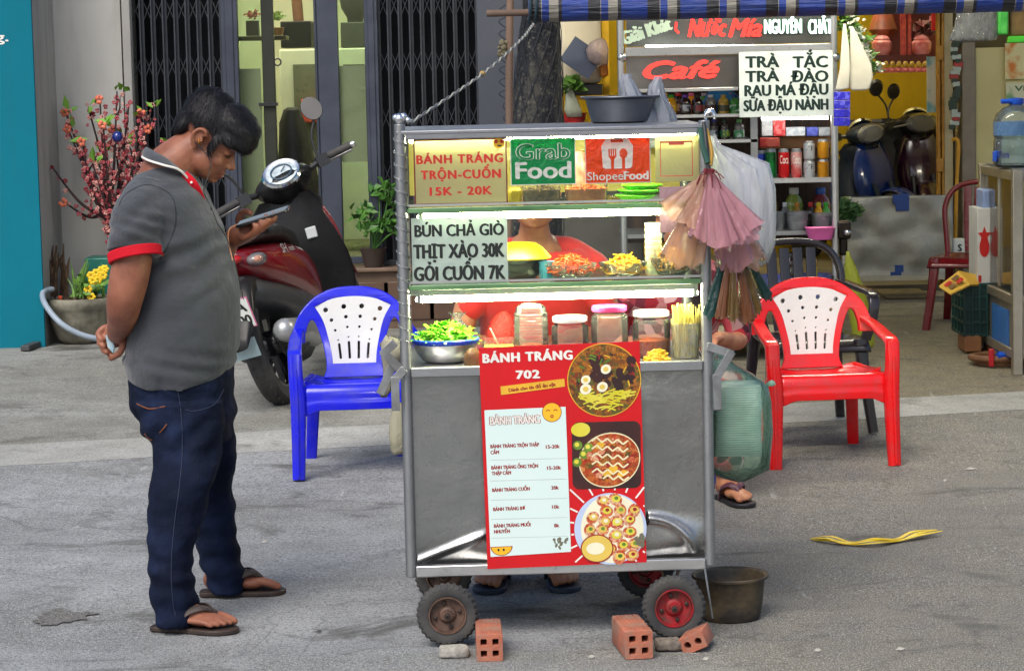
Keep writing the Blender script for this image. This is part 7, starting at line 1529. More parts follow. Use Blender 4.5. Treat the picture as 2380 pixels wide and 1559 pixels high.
spart('upper_shutter', [(2196, -60, 3600, 98, .12, .16)], mat('olive shade', S(96, 84, 40), .7, col2=S(60, 54, 30), scale=3))
mb = MB(); mb.tube([(xL+.5, SY+1.3, 3.3), (xR-.1, SY+1.3, 3.3)], .03, 10)
mb2 = MB(); p = SPl.at(2100, 300, 1.2)
single('ceiling_light', mb, glow('shop tube', (1, .93, .72), 48), 'long warm tube light under the ceiling inside the yellow shop', 'ceiling light')
# unseen roof added to shade this side; it also carries the rolled awning
mb = MB(); cx0, cx1 = e0.x+.02, e1.x+1.2
mb.box(((cx0+cx1)/2, (9.75+SY)/2, 2.72), (cx1-cx0, SY-9.75+.3, .03))
for k in range(5): mb.box((cx0+(cx1-cx0)*k/4, (9.75+SY)/2, 2.68), (.04, SY-9.75+.2, .05))
build('unseen_canopy', mb, mat('canopy sheet', S(120, 124, 120), .5), sh_)
mb = MB()
for f in (.03, .97): c = e0.lerp(e1, f); mb.bar(c+Vector((0, 0, .04)), (c.x, c.y, 2.66), .02, .02)
build('hanger', mb, STEEL_D, t_ if False else bpy.data.objects['rolled_awning'])
mb = MB(); mb.tube([(P(1700, 110, 11.6).x, 11.9, 2.6), (P(2250, 110, 11.6).x, 11.9, 2.6)], .025, 10); single('added_canopy_light', mb, glow('canopy tube', (1, .92, .72), 95), 'tube light under the canopy in front of the drink stall', 'ceiling light')  # unseen lamp added to warm and brighten the ground below
# inside the shop
IS = Plane((0, SY+1.9, 0))
mb = MB(); IS.box(mb, 1974, 283, 2200, 660, 0, .06); IS.box(mb, 1970, 277, 2204, 284, -.01, .07); single('partition', mb, mat('chalk black', S(44, 46, 48), .6, col2=S(60, 60, 60), scale=2), 'low black partition board behind the parked scooters in the shop', 'partition')
AS = Plane((0, SY+1.2, 0)); al = thing('altar', 'red wall altar with a pink and gold frieze above the parked scooters', 'altar', AS.at(2095, 170))
mb = MB(); AS.box(mb, 2030, 128, 2176, 136, 0, .45); AS.box(mb, 2030, -60, 2176, 132, .44, .48); AS.box(mb, 2036, 136, 2154, 150, -.004, .02); build('altar_shelf', mb, mat('altar red brown', S(96, 34, 24), .4, col2=S(66, 22, 18), scale=3), al)
mb = MB(); AS.box(mb, 2094, 20, 2106, 130, .02, .06); AS.box(mb, 2110, 20, 2118, 130, .02, .06); build('altar_column', mb, mat('altar column', S(150, 40, 46), .4, col2=S(190, 80, 60), scale=30), al)
mb = MB(); PK, GD2 = mat('frieze pink', S(214, 110, 110), .5), mat('frieze gold', S(186, 150, 60), .5)
for k in range(8): c = AS.at(2044+k*15.2, 150, -.012); mb.ball(tuple(c), (.018, .008, .022), 10, 8, 1); mb.ball(tuple(AS.at(2044+k*15.2, 164, -.012)), (.019, .008, .014), 10, 8, 0)
AS.box(mb, 2036, 157, 2156, 169, -.008, .004, 0); build('frieze', mb, [PK, GD2], al)
for vx, nm in ((2050, 'pink lidded altar jar at the left end of the shelf'), (2142, 'pink lidded altar jar at the right end of the shelf')):
    p = AS.at(vx, 130, .12); mb = MB(); mb.lathe([(.045, 0), (.065, .03), (.068, .09), (.05, .11), (.055, .115), (.035, .135), (.001, .14)], 18, T(*p)); single('altar_jar', mb, mat('jar pink', S(226, 160, 160), .35, col2=S(190, 90, 80), scale=14), nm, 'jar', 'altar jars')
p = AS.at(2052, 86, .2); mb = MB(); mb.lathe([(.06, 0), (.10, .05), (.075, .12), (.05, .2), (.06, .26)], 18, T(p.x, p.y, p.z)); single('altar_vase', mb, mat('brown vase', S(96, 66, 40), .4, col2=S(180, 90, 60), scale=6), 'tall brown vase with an orange streak on the altar', 'vase')
mb = MB(); leaves(mb, AS.at(2146, 75, .15), 60, .10, .08, 55); single('altar_flowers', mb, mat('dark flowers', S(66, 60, 40), .7, col2=S(150, 80, 90), scale=20), 'dark flower bunch beside the altar column', 'flowers', fixn=False)
mb = MB(); SPl.box(mb, 2166, 26, 2184, 72, .10, .14); single('red_tassel', mb, mat('red tassel', S(230, 24, 24), .5), 'bright red paper charm hanging by the gold door frame', 'charm', bevel=.01)
mb = MB(); SPl.box(mb, 2155, 132, 2178, 262, .3, .32); single('wall_calendar', mb, mat('calendar', S(206, 206, 196), .5, col2=S(110, 170, 190), scale=7, lo=.5, hi=.62), 'pale hanging calendar beside the gold door frame', 'calendar')
def sc_at(vx, vy, Y): p = P(vx, vy, Y); return T(p.x, p.y, gsz+.02)
scooter('shiny blue motor scooter parked facing out behind the steel barrier', S(8, 42, 110), sc_at(2050, 560, SY+1.55) @ RZ(R(-66)) @ RX(R(4)) @ T(-1.0, 0, 0) @ Matrix.Diagonal((.94, .94, .94, 1)), cover=(.02, .03, .05), steer=R(-14))
scooter('dark plum motor scooter half hidden behind the gold door frame', S(40, 14, 34), sc_at(2162, 560, SY+1.75) @ RZ(R(-96)) @ RX(R(5)) @ T(-1.0, 0, 0), cover=(.018, .018, .024), steer=R(10))
BP = Plane((0, SY-.35, 0)); t = thing('steel_barrier', 'worn sheet metal barrier across the shop door with blue tape on its edges', 'barrier', BP.at(2080, 648))
mb = MB(); a, b, c, e = BP.rc(1955, 455, 2215, 645); mb.grid(lambda u, v: (a+(c-a)*u, SY-.35+.012*noise.noise(Vector((u*5, v*4, 2))), b+(e-b)*v), 50, 40); o = build('sheet', mb, steel('worn zinc', (.42, .41, .36), .42, (2, 2, 3), .8, .03), t, ang=180); q = o.modifiers.new('s', 'SOLIDIFY'); q.thickness = .004
mb = MB(); BP.box(mb, 2075, 452, 2113, 474, -.022, -.016); BP.box(mb, 2082, 474, 2113, 490, -.022, -.016); BP.box(mb, 2070, 632, 2095, 646, -.022, -.016); BP.box(mb, 2080, 616, 2100, 632, -.022, -.016); build('tape', mb, mat('blue tape', S(30, 66, 136), .45), t)
mb = MB(); BP.box(mb, 1955, 641, 2215, 652, -.05, .05); build('rail', mb, mat('pale rail', S(176, 170, 150), .5), t)
a, b = G(1996, 658), G(2168, 694); mb = MB(); mb.box(((a.x+b.x)/2, (a.y+b.y)/2, gz(b.x, b.y)+.012), (b.x-a.x, a.y-b.y, .012)); single('door_mat', mb, mat('brown mat', S(104, 92, 66), .9, col2=S(84, 74, 52), scale=20, bump=.4), 'flat brown mat on the floor before the steel barrier', 'mat')
# things hung at the top right
HG = Plane((0, 12.9, 0))
single('clear_bag', bag_shape(HG, ((97, 2240, 2290), (94, 2206, 2316), (85, 2207, 2318), (60, 2218, 2319), (30, 2224, 2318), (-10, 2226, 2316)), 0, .3, 3, 64), film('grey clear', S(176, 180, 186), .42, .4, .1, .3, 50, (1, 1, .4)), 'crinkled clear plastic bag hanging at the top by the cream shutter', 'plastic bag', ang=180)
mb = MB(); HG.box(mb, 2320, 10, 2345, 82, -.02, .04); single('green_packet', mb, mat('green foil', S(40, 150, 50), .3, col2=S(90, 200, 90), scale=14, coat=.3), 'shiny green packet hanging beside the clear bag', 'packet', bevel=.012)
mb = MB(); HG.box(mb, 2346, 15, 2400, 86, .02, .06); single('brown_packet', mb, mat('brown foil', S(130, 104, 56), .35, col2=S(84, 66, 36), scale=8), 'brown packet hanging at the top right corner', 'packet', bevel=.012)
mb = MB(); HG.box(mb, 2344, 84, 2400, 100, -.02, .04); single('green_strip', mb, mat('bright green', S(70, 190, 50), .4), 'bright green card below the hanging brown packet', 'packet', bevel=.006)
for k, (x0, y0, y1, c1, c2, lb) in enumerate(((2336, 100, 184, S(214, 206, 150), S(206, 120, 40), 'cream sticker with orange fruit on the shutter'), (2338, 192, 232, S(206, 206, 170), S(60, 140, 70), 'cream and green paper sign above the blue water bottle'))):
    mb = MB(); SPl.box(mb, x0, y0, 2420, y1, -.03, -.026); o = single('poster', mb, [mat('poster %d' % k, c1, .5, col2=c2, scale=6, lo=.5, hi=.6), INK], lb, 'poster')
mb = MB(); letters(mb, SPl, 'VE', 2358, 2392, 212, 12, -.032, bold=.05); build('lettering', mb, DGREEN, bpy.data.objects['poster.001'], fixn=False)
mb = MB(); rg = random.Random(8)
for k in range(26): y = 70+k*9; x = 2222+5*sin(k*.9)-max(0, (k-14))*.6; p = SPl.at(x, y, -.10); mb.box(tuple(p), (.06*rg.uniform(.6, 1.1), .02, .035), RZ(0), rg.choice((0, 0, 1, 2)))
single('sachet_garland', mb, [mat('sachet dark', S(26, 50, 36), .35, coat=.3), mat('sachet red', S(170, 50, 40), .4), mat('sachet silver', S(170, 180, 170), .3, .4)], 'long strip of dark green sachets hanging in the gap by the cream shutter', 'sachet strip', bevel=.004)
mb = MB(); mb.tube([SPl.at(2212, 326, -.06), SPl.at(2224, 324, -.07), SPl.at(2228, 345, -.07), SPl.at(2224, 420, -.07), SPl.at(2220, 560, -.07)], .012, 8, sm=5); single('yellow_hose', mb, mat('yellow hose', S(206, 150, 40), .5), 'yellow hose hooked on the beige post', 'hose')
mb = MB(); p = SPl.at(2230, 592, -.3); SPl.box(mb, 2216, 556, 2244, 594, -.3, -.2); o = single('small_sign', mb, PAPER, 'small white sign with a dark letter behind the maroon chair', 'sign'); mb = MB(); letters(mb, SPl, 'S', 2226, 2236, 584, 16, -.302, bold=.08); build('lettering', mb, INK, o, fixn=False)
mb = MB(); leaves(mb, SPl.at(1966, 500, -.5), 120, .10, .08, 77); single('green_plant', mb, mat('dim green', S(60, 100, 50), .6), 'bushy greens against the left end of the steel barrier', 'vegetables', fixn=False)
# glass cabinet at the right edge
CX0 = P(2316, 600, 12.95).x; pn = P(2364, 855, 12.1); gC = gz(pn.x, 12.1); cab = thing('glass_cabinet', 'stainless and glass snack cabinet cut off by the right edge of the photo', 'cabinet', (pn.x+.3, 12.4, gC))
y0, y1 = 12.1, 12.95; x0 = pn.x; x1 = x0+1.1; zt = P(2340, 388, 12.5).z; zm = P(2316, 665, 12.9).z
mb = MB()
for x in (x0, x1):
    for y in (y0, y1): mb.box((x, y, (zt+gC)/2), (.05, .05, zt-gC))
for z in (zt-.03, zm, gC+.10):
    for y in (y0, y1): mb.box(((x0+x1)/2, y, z), (x1-x0-.05, .045, .045))
    for x in (x0, x1): mb.box((x, (y0+y1)/2, z), (.045, y1-y0-.05, .045))
mb.box((x0+.0, (y0+y1)/2, (zt+zm)/2), (.02, .03, zt-zm-.07)); build('frame', mb, steel('cabinet steel', (.46, .42, .34), .4), cab, bevel=.004)
mb = MB(); mb.box((x0, (y0+y1)/2, (zm+gC)/2+.05), (.014, y1-y0-.06, zm-gC-.14)); mb.box(((x0+x1)/2, y0, (zm+gC)/2+.05), (x1-x0-.06, .014, zm-gC-.14)); build('lower_panel', mb, steel('cabinet steel', (.46, .42, .34), .4), cab)
mb = MB(); mb.box((x0-.010, (y0+y1)/2-.06, (zm+gC)/2+.0), (.004, .42, .24)); build('blue_sticker', mb, mat('blue sticker', S(50, 110, 180), .5), cab)
mb = MB(); mb.box((x0, (y0+y1)/2, (zt+zm)/2), (.006, y1-y0-.06, zt-zm-.06)); mb.box(((x0+x1)/2, y0, (zt+zm)/2), (x1-x0-.06, .006, zt-zm-.06)); build('pane', mb, pane('cabinet glass', (.9, .9, .86), .05, 1.2, .14, (.6, .56, .5)), cab)
mb = MB(); mb.box(((x0+x1)/2, (y0+y1)/2, zm+.02), (x1-x0-.07, y1-y0-.07, .012)); mb.box(((x0+x1)/2, (y0+y1)/2, zt-.005), (x1-x0-.02, y1-y0-.02, .012)); build('shelf', mb, STEEL_D, cab)
rg = random.Random(6)
for k in range(9):
    q = Vector((x0+.12+.1*(k % 3), y0+.12+.22*(k//3)+.03*rg.random(), zm+.028)); cc = ((230, 190, 60), (220, 120, 130), (120, 170, 90), (200, 200, 190), (210, 90, 60))[k % 5]
    mb = MB(); h_ = rg.uniform(.22, .36); loft_xyz(mb, [(q.x, q.y, q.z, .045, .06), (q.x, q.y, q.z+h_*.5, .05, .075), (q.x, q.y, q.z+h_, .035, .06)], 16, 4, 2); single('snack_packet', mb, mat('snack %d' % (k % 5), S(*cc), .35, col2=S(236, 226, 200), scale=14, lo=.5, hi=.6), 'packets of coloured snacks standing inside the glass cabinet', 'packet', 'snack packets in the glass cabinet')
wb = P(2362, 381, 12.42); wb.z = zt+.002; kz = 12.42/FOC; t = thing('water_bottle', 'large clear water bottle with a blue cap on top of the glass cabinet', 'water bottle', wb)
WB = pane('bottle plastic', (.86, .93, .97), .05, 1.4, .14, (.75, .85, .92)); mb = MB(); H_ = 160*kz; r = 52*kz
pr = [(r*.86, 0), (r, .015), (r, H_*.14), (r*.96, H_*.18), (r, H_*.22), (r, H_*.38), (r*.95, H_*.42), (r, H_*.46), (r, H_*.66), (r*.9, H_*.76), (r*.6, H_*.85), (r*.26, H_*.90), (r*.25, H_*.93)]; mb.lathe(pr, 32, T(*wb)); build('bottle_body', mb, WB, t)
mb = MB(); mb.lathe([(r*.95, .012), (r*.97, H_*.5), (.001, H_*.5)], 28, T(*wb)); build('water', mb, pane('water', (.72, .86, .92), .02, 1.0, .10, (.5, .66, .74)), t)
mb = MB(); mb.lathe([(r*.30, H_*.90), (r*.34, H_*.92), (r*.34, H_*.99), (.001, H_)], 20, T(*wb)); mb.tube([wb+Vector((-r*.2, -.02, H_*.95)), wb+Vector((-r*.72, -.02, H_*.95))], .012, 8); build('cap', mb, mat('cap blue', S(30, 90, 214), .35), t)
mb = MB(); mb.lathe([(r*1.01, H_*.46), (r*1.012, H_*.48), (r*1.012, H_*.64), (r*1.01, H_*.66)], 32, T(*wb), cap0=False, cap1=False); build('wrapper', mb, film('water label', S(110, 160, 220), .85, .4, .3, .14, 40), t)
q = P(2318, 363, 12.38); mb = MB(); mb.tube([q, q+Vector((.06, .02, 0))], .014, 10); mb.box(tuple(q+Vector((.005, 0, .012))), (.035, .02, .03)); mb.box(tuple(q+Vector((-.012, 0, -.002))), (.02, .03, .05)); build('tap', mb, mat('cap blue', S(30, 90, 214), .35), t, bevel=.004)
# crate and boxes beside the maroon chair
KP = Plane((0, 12.75, 0)); gk = gz(KP.at(2280, 800).x, 12.75)
mb = MB(); KP.box(mb, 2242, 780, 2282, 818, 0, .2); KP.box(mb, 2296, 786, 2312, 818, .05, .2); single('wood_block', mb, mat('wood block', S(150, 100, 60), .7, col2=S(116, 74, 42), scale=5), 'brown wooden block under the dark green crate', 'block', bevel=.006)
t = thing('green_crate', 'dark green plastic crate under the white carton', 'crate', KP.at(2276, 782)); a, b, c, e = KP.rc(2243, 660, 2312, 781); CG = mat('crate green', S(18, 62, 58), .45, col2=S(12, 46, 44), scale=6)
mb = MB(); mb.box(((a+c)/2, 12.93, (b+e)/2), (c-a-.01, .33, e-b-.02)); build('crate_wall', mb, CG, t)
mb = MB()
for k in range(5): z = b+(e-b)*(k+.05)/4.1; mb.box(((a+c)/2, 12.93, z), (c-a+.012, .352, .014))
for k in range(5): x = a+(c-a)*k/4; mb.box((x, 12.752, (b+e)/2), (.010, .012, e-b))
for k in range(5): y = 12.765+.33*k/4; mb.box((a-.002, y, (b+e)/2), (.012, .010, e-b))
build('rib', mb, CG, t, bevel=.002)
mb = MB(); KP.box(mb, 2272, 484, 2312, 659, .02, .26); o = single('white_carton', mb, mat('white carton', S(214, 214, 212), .55, scale=3), 'tall white carton printed with a red star on the green crate', 'carton', bevel=.003)
mb = MB(); Fk = KP.F(.0185); c = KP.loc(2288, 548, .0185); st_ = [(c[0]+(.036 if k % 2 == 0 else .017)*cos(pi/2+k*pi/5), c[1]+(.05 if k % 2 == 0 else .022)*sin(pi/2+k*pi/5), .0) for k in range(10)]; mb.face(st_, 0, Fk); disc(mb, Fk, c[0], c[1]-.06, .026, .05, .0002); rect(mb, Fk, *KP.loc(2274, 656, .0185), *KP.loc(2281, 640, .0185)); build('print', mb, INKR, o, fixn=False, smooth=False)
mb = MB(); KP.box(mb, 2284, 440, 2316, 497, .04, .22); single('blue_box', mb, mat('pale blue box', S(140, 160, 206), .45), 'pale blue plastic box on top of the white carton', 'box', bevel=.01)
t = thing('yellow_carton', 'flattened yellow carton with printed squares drooping over the green crate', 'carton', KP.at(2240, 660)); YC = mat('yellow card', S(226, 184, 76), .6, col2=S(206, 160, 56), scale=5)
A_ = [KP.at(x, y, d) for x, y, d in ((2183, 664, -.06), (2228, 629, .0), (2281, 640, .12), (2281, 660, .02), (2254, 661, -.05), (2210, 682, -.12))]; mb = MB(); mb.add(A_+[p+Vector((0, 0, -.008)) for p in A_], [(0, 1, 4, 5), (1, 2, 3, 4), (11, 10, 7, 6), (10, 9, 8, 7)]+[(i, (i+1) % 6, (i+1) % 6+6, i+6) for i in range(6)]); build('flap', mb, YC, t, smooth=False)
mb = MB(); nrm_ = (A_[1]-A_[0]).cross(A_[5]-A_[0]).normalized(); nrm_ = nrm_ if nrm_.y < 0 or nrm_.z > 0 else -nrm_; Ff = frame(A_[0]+nrm_*.0015, A_[1]-A_[0], A_[5]-A_[0]); u1, v1 = (A_[1]-A_[0]).length, (A_[5]-A_[0]).length
for i in range(2):
    for j in range(2): rect(mb, Ff, u1*(.12+.38*i), v1*(.16+.36*j), u1*(.42+.38*i), v1*(.42+.36*j), 0, (i+j) % 2)
build('print', mb, [INKR, mat('brown print', S(120, 84, 40), .6)], t, fixn=False, smooth=False)
q = G(2330, 850); mb = MB()
for k in range(2): mb.tube([(q.x+.03+(.15+.03*k)*cos(a), q.y+.04+(.10+.02*k)*sin(a), gz(q.x, q.y)+.02+.022*k) for a in (pi*.55+i*.25 for i in range(18))], .017, 9, sm=2)
single('brown_hose', mb, mat('brown hose', S(128, 88, 56), .6, col2=S(100, 66, 42)), 'coil of brown hose on the ground under the glass cabinet', 'hose')
q = P(2318, 826, 12.3); t = thing('valve', 'blue and red plastic valve by the brown hose', 'valve', q); mb = MB(); mb.tube([q, q+Vector((.09, .02, -.01))], .02, 10); build('valve_body', mb, mat('cap blue', S(30, 90, 214), .35), t); mb = MB(); mb.box(tuple(q+Vector((-.03, 0, -.01))), (.025, .03, .09)); build('lever', mb, mat('valve red', S(190, 30, 40), .4), t, bevel=.005)
# ------------------------------------------------------------------ small things on the street
def hollow_brick(label, M_, w_, h_, d_, holes=2, rows=2, round_=False):
    BR = mat('hollow brick', S(178, 106, 82), .88, col2=S(146, 82, 62), scale=14, bump=.5, bscale=120, dirt=(S(150, 120, 104), 18)); lp = [rrect(w_, h_, .05, 2)]
    for i in range(holes):
        for j in range(rows):
            x = (i-(holes-1)/2)*w_*.46; y = (j-(rows-1)/2)*h_*.44
            lp.append([(x+a, y+b) for a, b in (rrect(w_*.27, h_*.27, .18, 2) if not round_ else [(w_*.155*cos(q), w_*.155*sin(q)) for q in (2*pi*k/16 for k in range(16))])])
    mb = MB(); vs, fs = curve_mesh(lp, d_/2, .001); mb.add(vs, fs)
    for k in range(5): mb.box((w_*(-.32+.16*k), h_/2+.0005, 0), (w_*.07, .003, d_*.98))
    o = single('hollow_brick', mb, BR, label, 'brick', 'hollow bricks under the cart', ang=30); o.matrix_world = M_; return o
def brick_at(vx0, vx1, vy0, vy1, d_, yaw, label, roll=0, **k):
    p = G((vx0+vx1)/2, vy1, 0); w_ = (vx1-vx0)/FOC*p.y; h_ = (vy1-vy0)/FOC*p.y
    return hollow_brick(label, T(p.x, p.y+d_/2, h_/2+.002) @ RZ(yaw) @ RX(pi/2) @ RZ(roll), w_, h_, d_, **k)
brick_at(1106, 1167, 1474, 1537, .20, .03, 'upright hollow red brick beside the rusty cart wheel'); brick_at(1441, 1507, 1466, 1532, .21, .13, 'hollow red brick with a single top groove left of the red cart wheel'); brick_at(1592, 1652, 1476, 1514, .11, -.25, 'broken half brick with two round holes tilted against the red cart wheel', roll=.42, holes=2, rows=1, round_=True)
for (vx, vy, w_, lb, c1) in ((1056, 1531, 74, 'pale flat stone wedged in front of the rusty cart wheel', S(168, 164, 156)), (1556, 1514, 68, 'grey brown stone slab wedged under the red cart wheel', S(126, 116, 106))):
    p = G(vx, vy, 0); W = w_/FOC*p.y; mb = MB(); loft_xyz(mb, [(0, 0, .0, W*.46, .030), (0, 0, .006, W*.5, .034), (0, 0, .020, W*.49, .033), (0, 0, .027, W*.44, .028)], 30, 5, 2)
    me = blob('wedge_stone', mb, .003, 2, lambda co, no: co+no*(vnoise(co, (60, 60, 60), vx)*.003+vnoise(co, (25, 25, 25), 1)*.003)[:, None]); o = link('wedge_stone', me, mat('stone %d' % vx, c1, .9, col2=tuple(c*.6 for c in c1), scale=40, bump=.6, bscale=150), ang=180); o.location = (p.x, p.y+.03, .002); o.rotation_euler = (0, 0, .03); tag(o, lb, 'stone', 'stones under the cart wheels')
p = G(1704, 1449, 0); k_ = 1/FOC*p.y; t = thing('tub', 'black plastic tub standing on the road by the right end of the cart', 'tub', p); p.y += 66*k_; TUBM = mat('old black plastic', S(62, 54, 44), .6, col2=S(40, 36, 32), scale=5, bump=.15, dirt=(S(108, 92, 66), 7)); hb_ = .128; r1, r0 = 92*k_, 68*k_
mb = MB(); mb.lathe([(r0, 0), (r0*1.04, .004), (r0*1.10, .03), (r1*.90, hb_-.012), (r1*.93, hb_-.008), (r1, hb_-.006), (r1*1.01, hb_), (r1*.985, hb_+.003), (r1*.90, hb_-.002), (r1*.87, hb_-.012), (r0*1.04, .03), (r0*.98, .007), (.001, .006)], 56, T(p.x, p.y, .002)); build('tub_wall', mb, TUBM, t)
mb = MB(); strap = [G(1890, 1252, .004), G(1930, 1255, .012), G(1975, 1262, .006), G(2030, 1258, .016), G(2090, 1254, .008), G(2130, 1244, .014), G(2182, 1232, .02)]
for k in range(4): mb.tube([s_+Vector((.01*sin(k*2+i), .012*(k-1.5)+.006*sin(i*1.7+k*2), .003*k*(i % 2))) for i, s_ in enumerate(strap)], [.005, .009, .008, .008, .009, .010, .005], 6, sm=6, flat=.25, up=(0, 0, 1))
single('yellow_strap', mb, mat('yellow strap', S(226, 200, 30), .45, col2=S(206, 170, 20), scale=30), 'frayed strip of yellow plastic strapping lying on the road', 'strap')
for k, (vx, vy, sz) in enumerate(((2086, 942, .03), (2256, 1092, .025), (2196, 1120, .01), (1900, 1515, .012), (2092, 1512, .014), (1375, 1530, .010), (740, 1472, .012), (615, 1262, .012), (1640, 1535, .011))):
    p = G(vx, vy); mb = MB(); mb.add([(-sz, -sz*.4, .004), (sz*.2, -sz*.5, .002), (sz, .0, .006), (sz*.1, sz*.5, .003), (-sz*.1, 0, .010)], [(0, 1, 4), (1, 2, 4), (2, 3, 4), (3, 0, 4)]); o = single('paper_scrap', mb, mat('scrap', S(170, 166, 156), .8) if k != 6 else INK, 'tiny scrap of litter lying on the road', 'litter', 'scraps of litter on the road', smooth=False); o.location = p+Vector((0, 0, .002))
# carrier bag behind the blue chair
q = CP.at(918, 1000, .2); mb = bag_shape(Plane((0, 7.45, 0)), ((1056, 915, 935), (1046, 908, 945), (1010, 904, 946), (975, 906, 944), (950, 912, 940), (935, 918, 932)), 0, .7, 9); single('cream_bag', mb, film('cream bag', S(230, 226, 196), .8, .5, .25, .12), 'small cream carrier bag hanging on the left side of the cart', 'plastic bag', ang=180)
mb = MB(); rs = []
for i, (vx, vy, r) in enumerate(((900, 784, .006), (905, 800, .03), (912, 826, .034), (908, 850, .02), (902, 872, .012), (896, 905, .018), (893, 918, .008))):
    c = CP.at(vx, vy, .10); rs.append([c+Vector((r*cos(a)*(1+.25*sin(3*a+i)), r*.6*sin(a), .008*sin(2*a+i))) for a in (2*pi*j/24 for j in range(24))])
mb.rings(rs); single('grey_rag', mb, mat('rag grey', S(150, 146, 134), .9, col2=S(116, 112, 102), scale=20, bump=.4), 'crumpled grey rag hung on the left side handle of the cart', 'rag', ang=180)
# ------------------------------------------------------------------ plants by the house wall
p = P(190, 782, 13.74); p.z = gz(p.x, p.y); k_ = p.y/FOC; t = thing('stone_planter', 'round stone planter of yellow flowers and soil by the pale wall', 'planter', p); zt_ = P(190, 690, p.y).z-p.z; rP = 78*k_
mb = MB(); mb.lathe([(rP*.55, 0), (rP*.72, .03), (rP*.92, zt_*.5), (rP*.93, zt_*.68), (rP*.98, zt_*.74), (rP*1.06, zt_*.86), (rP*1.06, zt_*.97), (rP*1.0, zt_), (rP*.92, zt_*.97), (rP*.88, zt_*.84), (.001, zt_*.83)], 40, T(*p)); build('planter_wall', mb, mat('mossy stone', S(142, 138, 122), .9, col2=S(92, 90, 78), scale=9, bump=.6, bscale=50, dirt=(S(52, 50, 40), 6)), t, ang=60)
mb = MB(); heap(mb, p+Vector((0, 0, zt_*.83)), rP*.88, rP*.88, .05); rg = random.Random(3)
for _ in range(90): a = rg.uniform(0, 6.28); q = rg.random()**.5*rP*.8; mb.ball((p.x+q*cos(a), p.y+q*sin(a), p.z+zt_*.83+.045*(1-(q/rP)**2)), rg.uniform(.006, .014), 6, 5)
build('soil', mb, mat('soil', S(74, 58, 42), .95, col2=S(44, 34, 26), scale=30, bump=.6), t)
mb = MB(); rg = random.Random(5)
for k in range(16):
    o = p+Vector((rg.uniform(-.02, .13), rg.uniform(-.08, .05), zt_*.85)); e = o+Vector((rg.uniform(-.07, .07), rg.uniform(-.05, .05), rg.uniform(.12, .26))); m = (o+e)/2+Vector((rg.uniform(-.02, .02), 0, .02)); mb.tube([o, m, e], [.006, .007, .001], 5, sm=4, flat=.35)
leaves(mb, p+Vector((.06, -.03, zt_+.03)), 50, .11, .06, 6); build('foliage', mb, LEAF, t, fixn=False)
mb = MB()
for vx, vy in ((212, 640), (224, 634), (236, 628), (240, 640), (228, 650), (216, 652), (205, 672), (244, 625), (213, 690)):
    c = P(vx, vy, p.y-.08)
    for k in range(6): a = k*pi/3; mb.ball((c.x+.014*cos(a), c.y-.006, c.z+.014*sin(a)), (.011, .006, .011), 8, 6)
build('flower', mb, mat('yellow flower', S(240, 206, 30), .5, col2=S(226, 180, 20), scale=30), t)
for k, (vx, vy, hp, dx) in enumerate(((128, 690, 120, 0),)):
    q = P(vx, vy, p.y+.12); mb = MB(); rg = random.Random(4)
    for i in range(26): x = q.x+rg.uniform(-.06, .06); y = q.y+rg.uniform(-.05, .05); mb.tube([(x, y, q.z-.05), (x+rg.uniform(-.02, .02), y, q.z+.12), (x+rg.uniform(-.03, .05), y, q.z+rg.uniform(.2, .30))], [.013, .012, .003], 6, sm=3)
    single('dry_stump', mb, mat('dry bark', S(104, 80, 58), .9, col2=S(62, 46, 34), scale=30), 'tuft of dry brown stalks behind the stone planter', 'dry plant')
mb = MB(); q = P(140, 702, p.y-.02); mb.box(tuple(q), (.022, .01, .07)); single('orange_tag', mb, mat('orange tag', S(236, 90, 50), .5), 'small orange tag stuck at the rim of the stone planter', 'tag', bevel=.003)
mb = MB(); mb.tube([P(x, y, Y) for x, y, Y in ((122, 672, p.y-.10), (104, 676, p.y-.16), (99, 690, p.y-.24), (110, 715, p.y-.32), (140, 750, p.y-.36), (180, 774, p.y-.36), (220, 786, p.y-.34), (262, 792, p.y-.26))], .016, 10, sm=6); single('grey_hose', mb, mat('grey hose', S(150, 164, 178), .45), 'pale grey hose looping in front of the stone planter', 'hose')
mb = MB(); q = P(236, 604, p.y+.28); mb.box((q.x+.03, q.y, q.z-.10), (.22, .2, .24)); single('green_bin', mb, mat('jade plastic', S(20, 110, 96), .4), 'jade green plastic box behind the yellow flowers', 'box', bevel=.01)
mb = MB(); a, b = G(58, 818), G(100, 802); mb.bar(a+Vector((0, 0, .02)), b+Vector((0, 0, .02)), .03, .05); single('grey_bar', mb, mat('dark bar', S(66, 68, 70), .6), 'short dark bar lying at the foot of the teal wall', 'bar', bevel=.005)
# artificial peach blossom standing in the corner
bl = P(272, 690, 13.95); t = thing('peach_blossom', 'leafless peach branches covered in pink blossoms in the corner behind the man', 'blossom tree', (bl.x, bl.y, gz(bl.x, bl.y))); rg = random.Random(21); mbB, mbF, mbL = MB(), MB(), MB()
def bloom(c, r, mi):
    for k in range(5):
        a = k*2*pi/5+rg.random(); mbF.ball((c.x+r*.7*cos(a), c.y-r*.3+rg.uniform(-.3, .3)*r, c.z+r*.7*sin(a)), (r*.55, r*.35, r*.55), 6, 4, mi)
base = P(276, 640, 13.95); stem0 = Vector((base.x+.02, base.y, gz(base.x, base.y)+.05))
mbB.tube([stem0, stem0.lerp(base, .5)+Vector((.01, 0, 0)), base], [.03, .028, .024], 8, sm=3)
tips = ((158, 300, .10), (118, 385, .0), (152, 262, .12), (205, 250, .05), (232, 232, .0), (272, 212, .06), (240, 290, -.1), (300, 240, .05), (330, 262, .0), (352, 246, .08), (345, 300, .02), (375, 330, .0), (190, 330, -.05), (318, 330, -.1), (262, 300, .12), (285, 330, .05), (148, 470, -.05), (215, 380, -.12), (240, 360, .1))
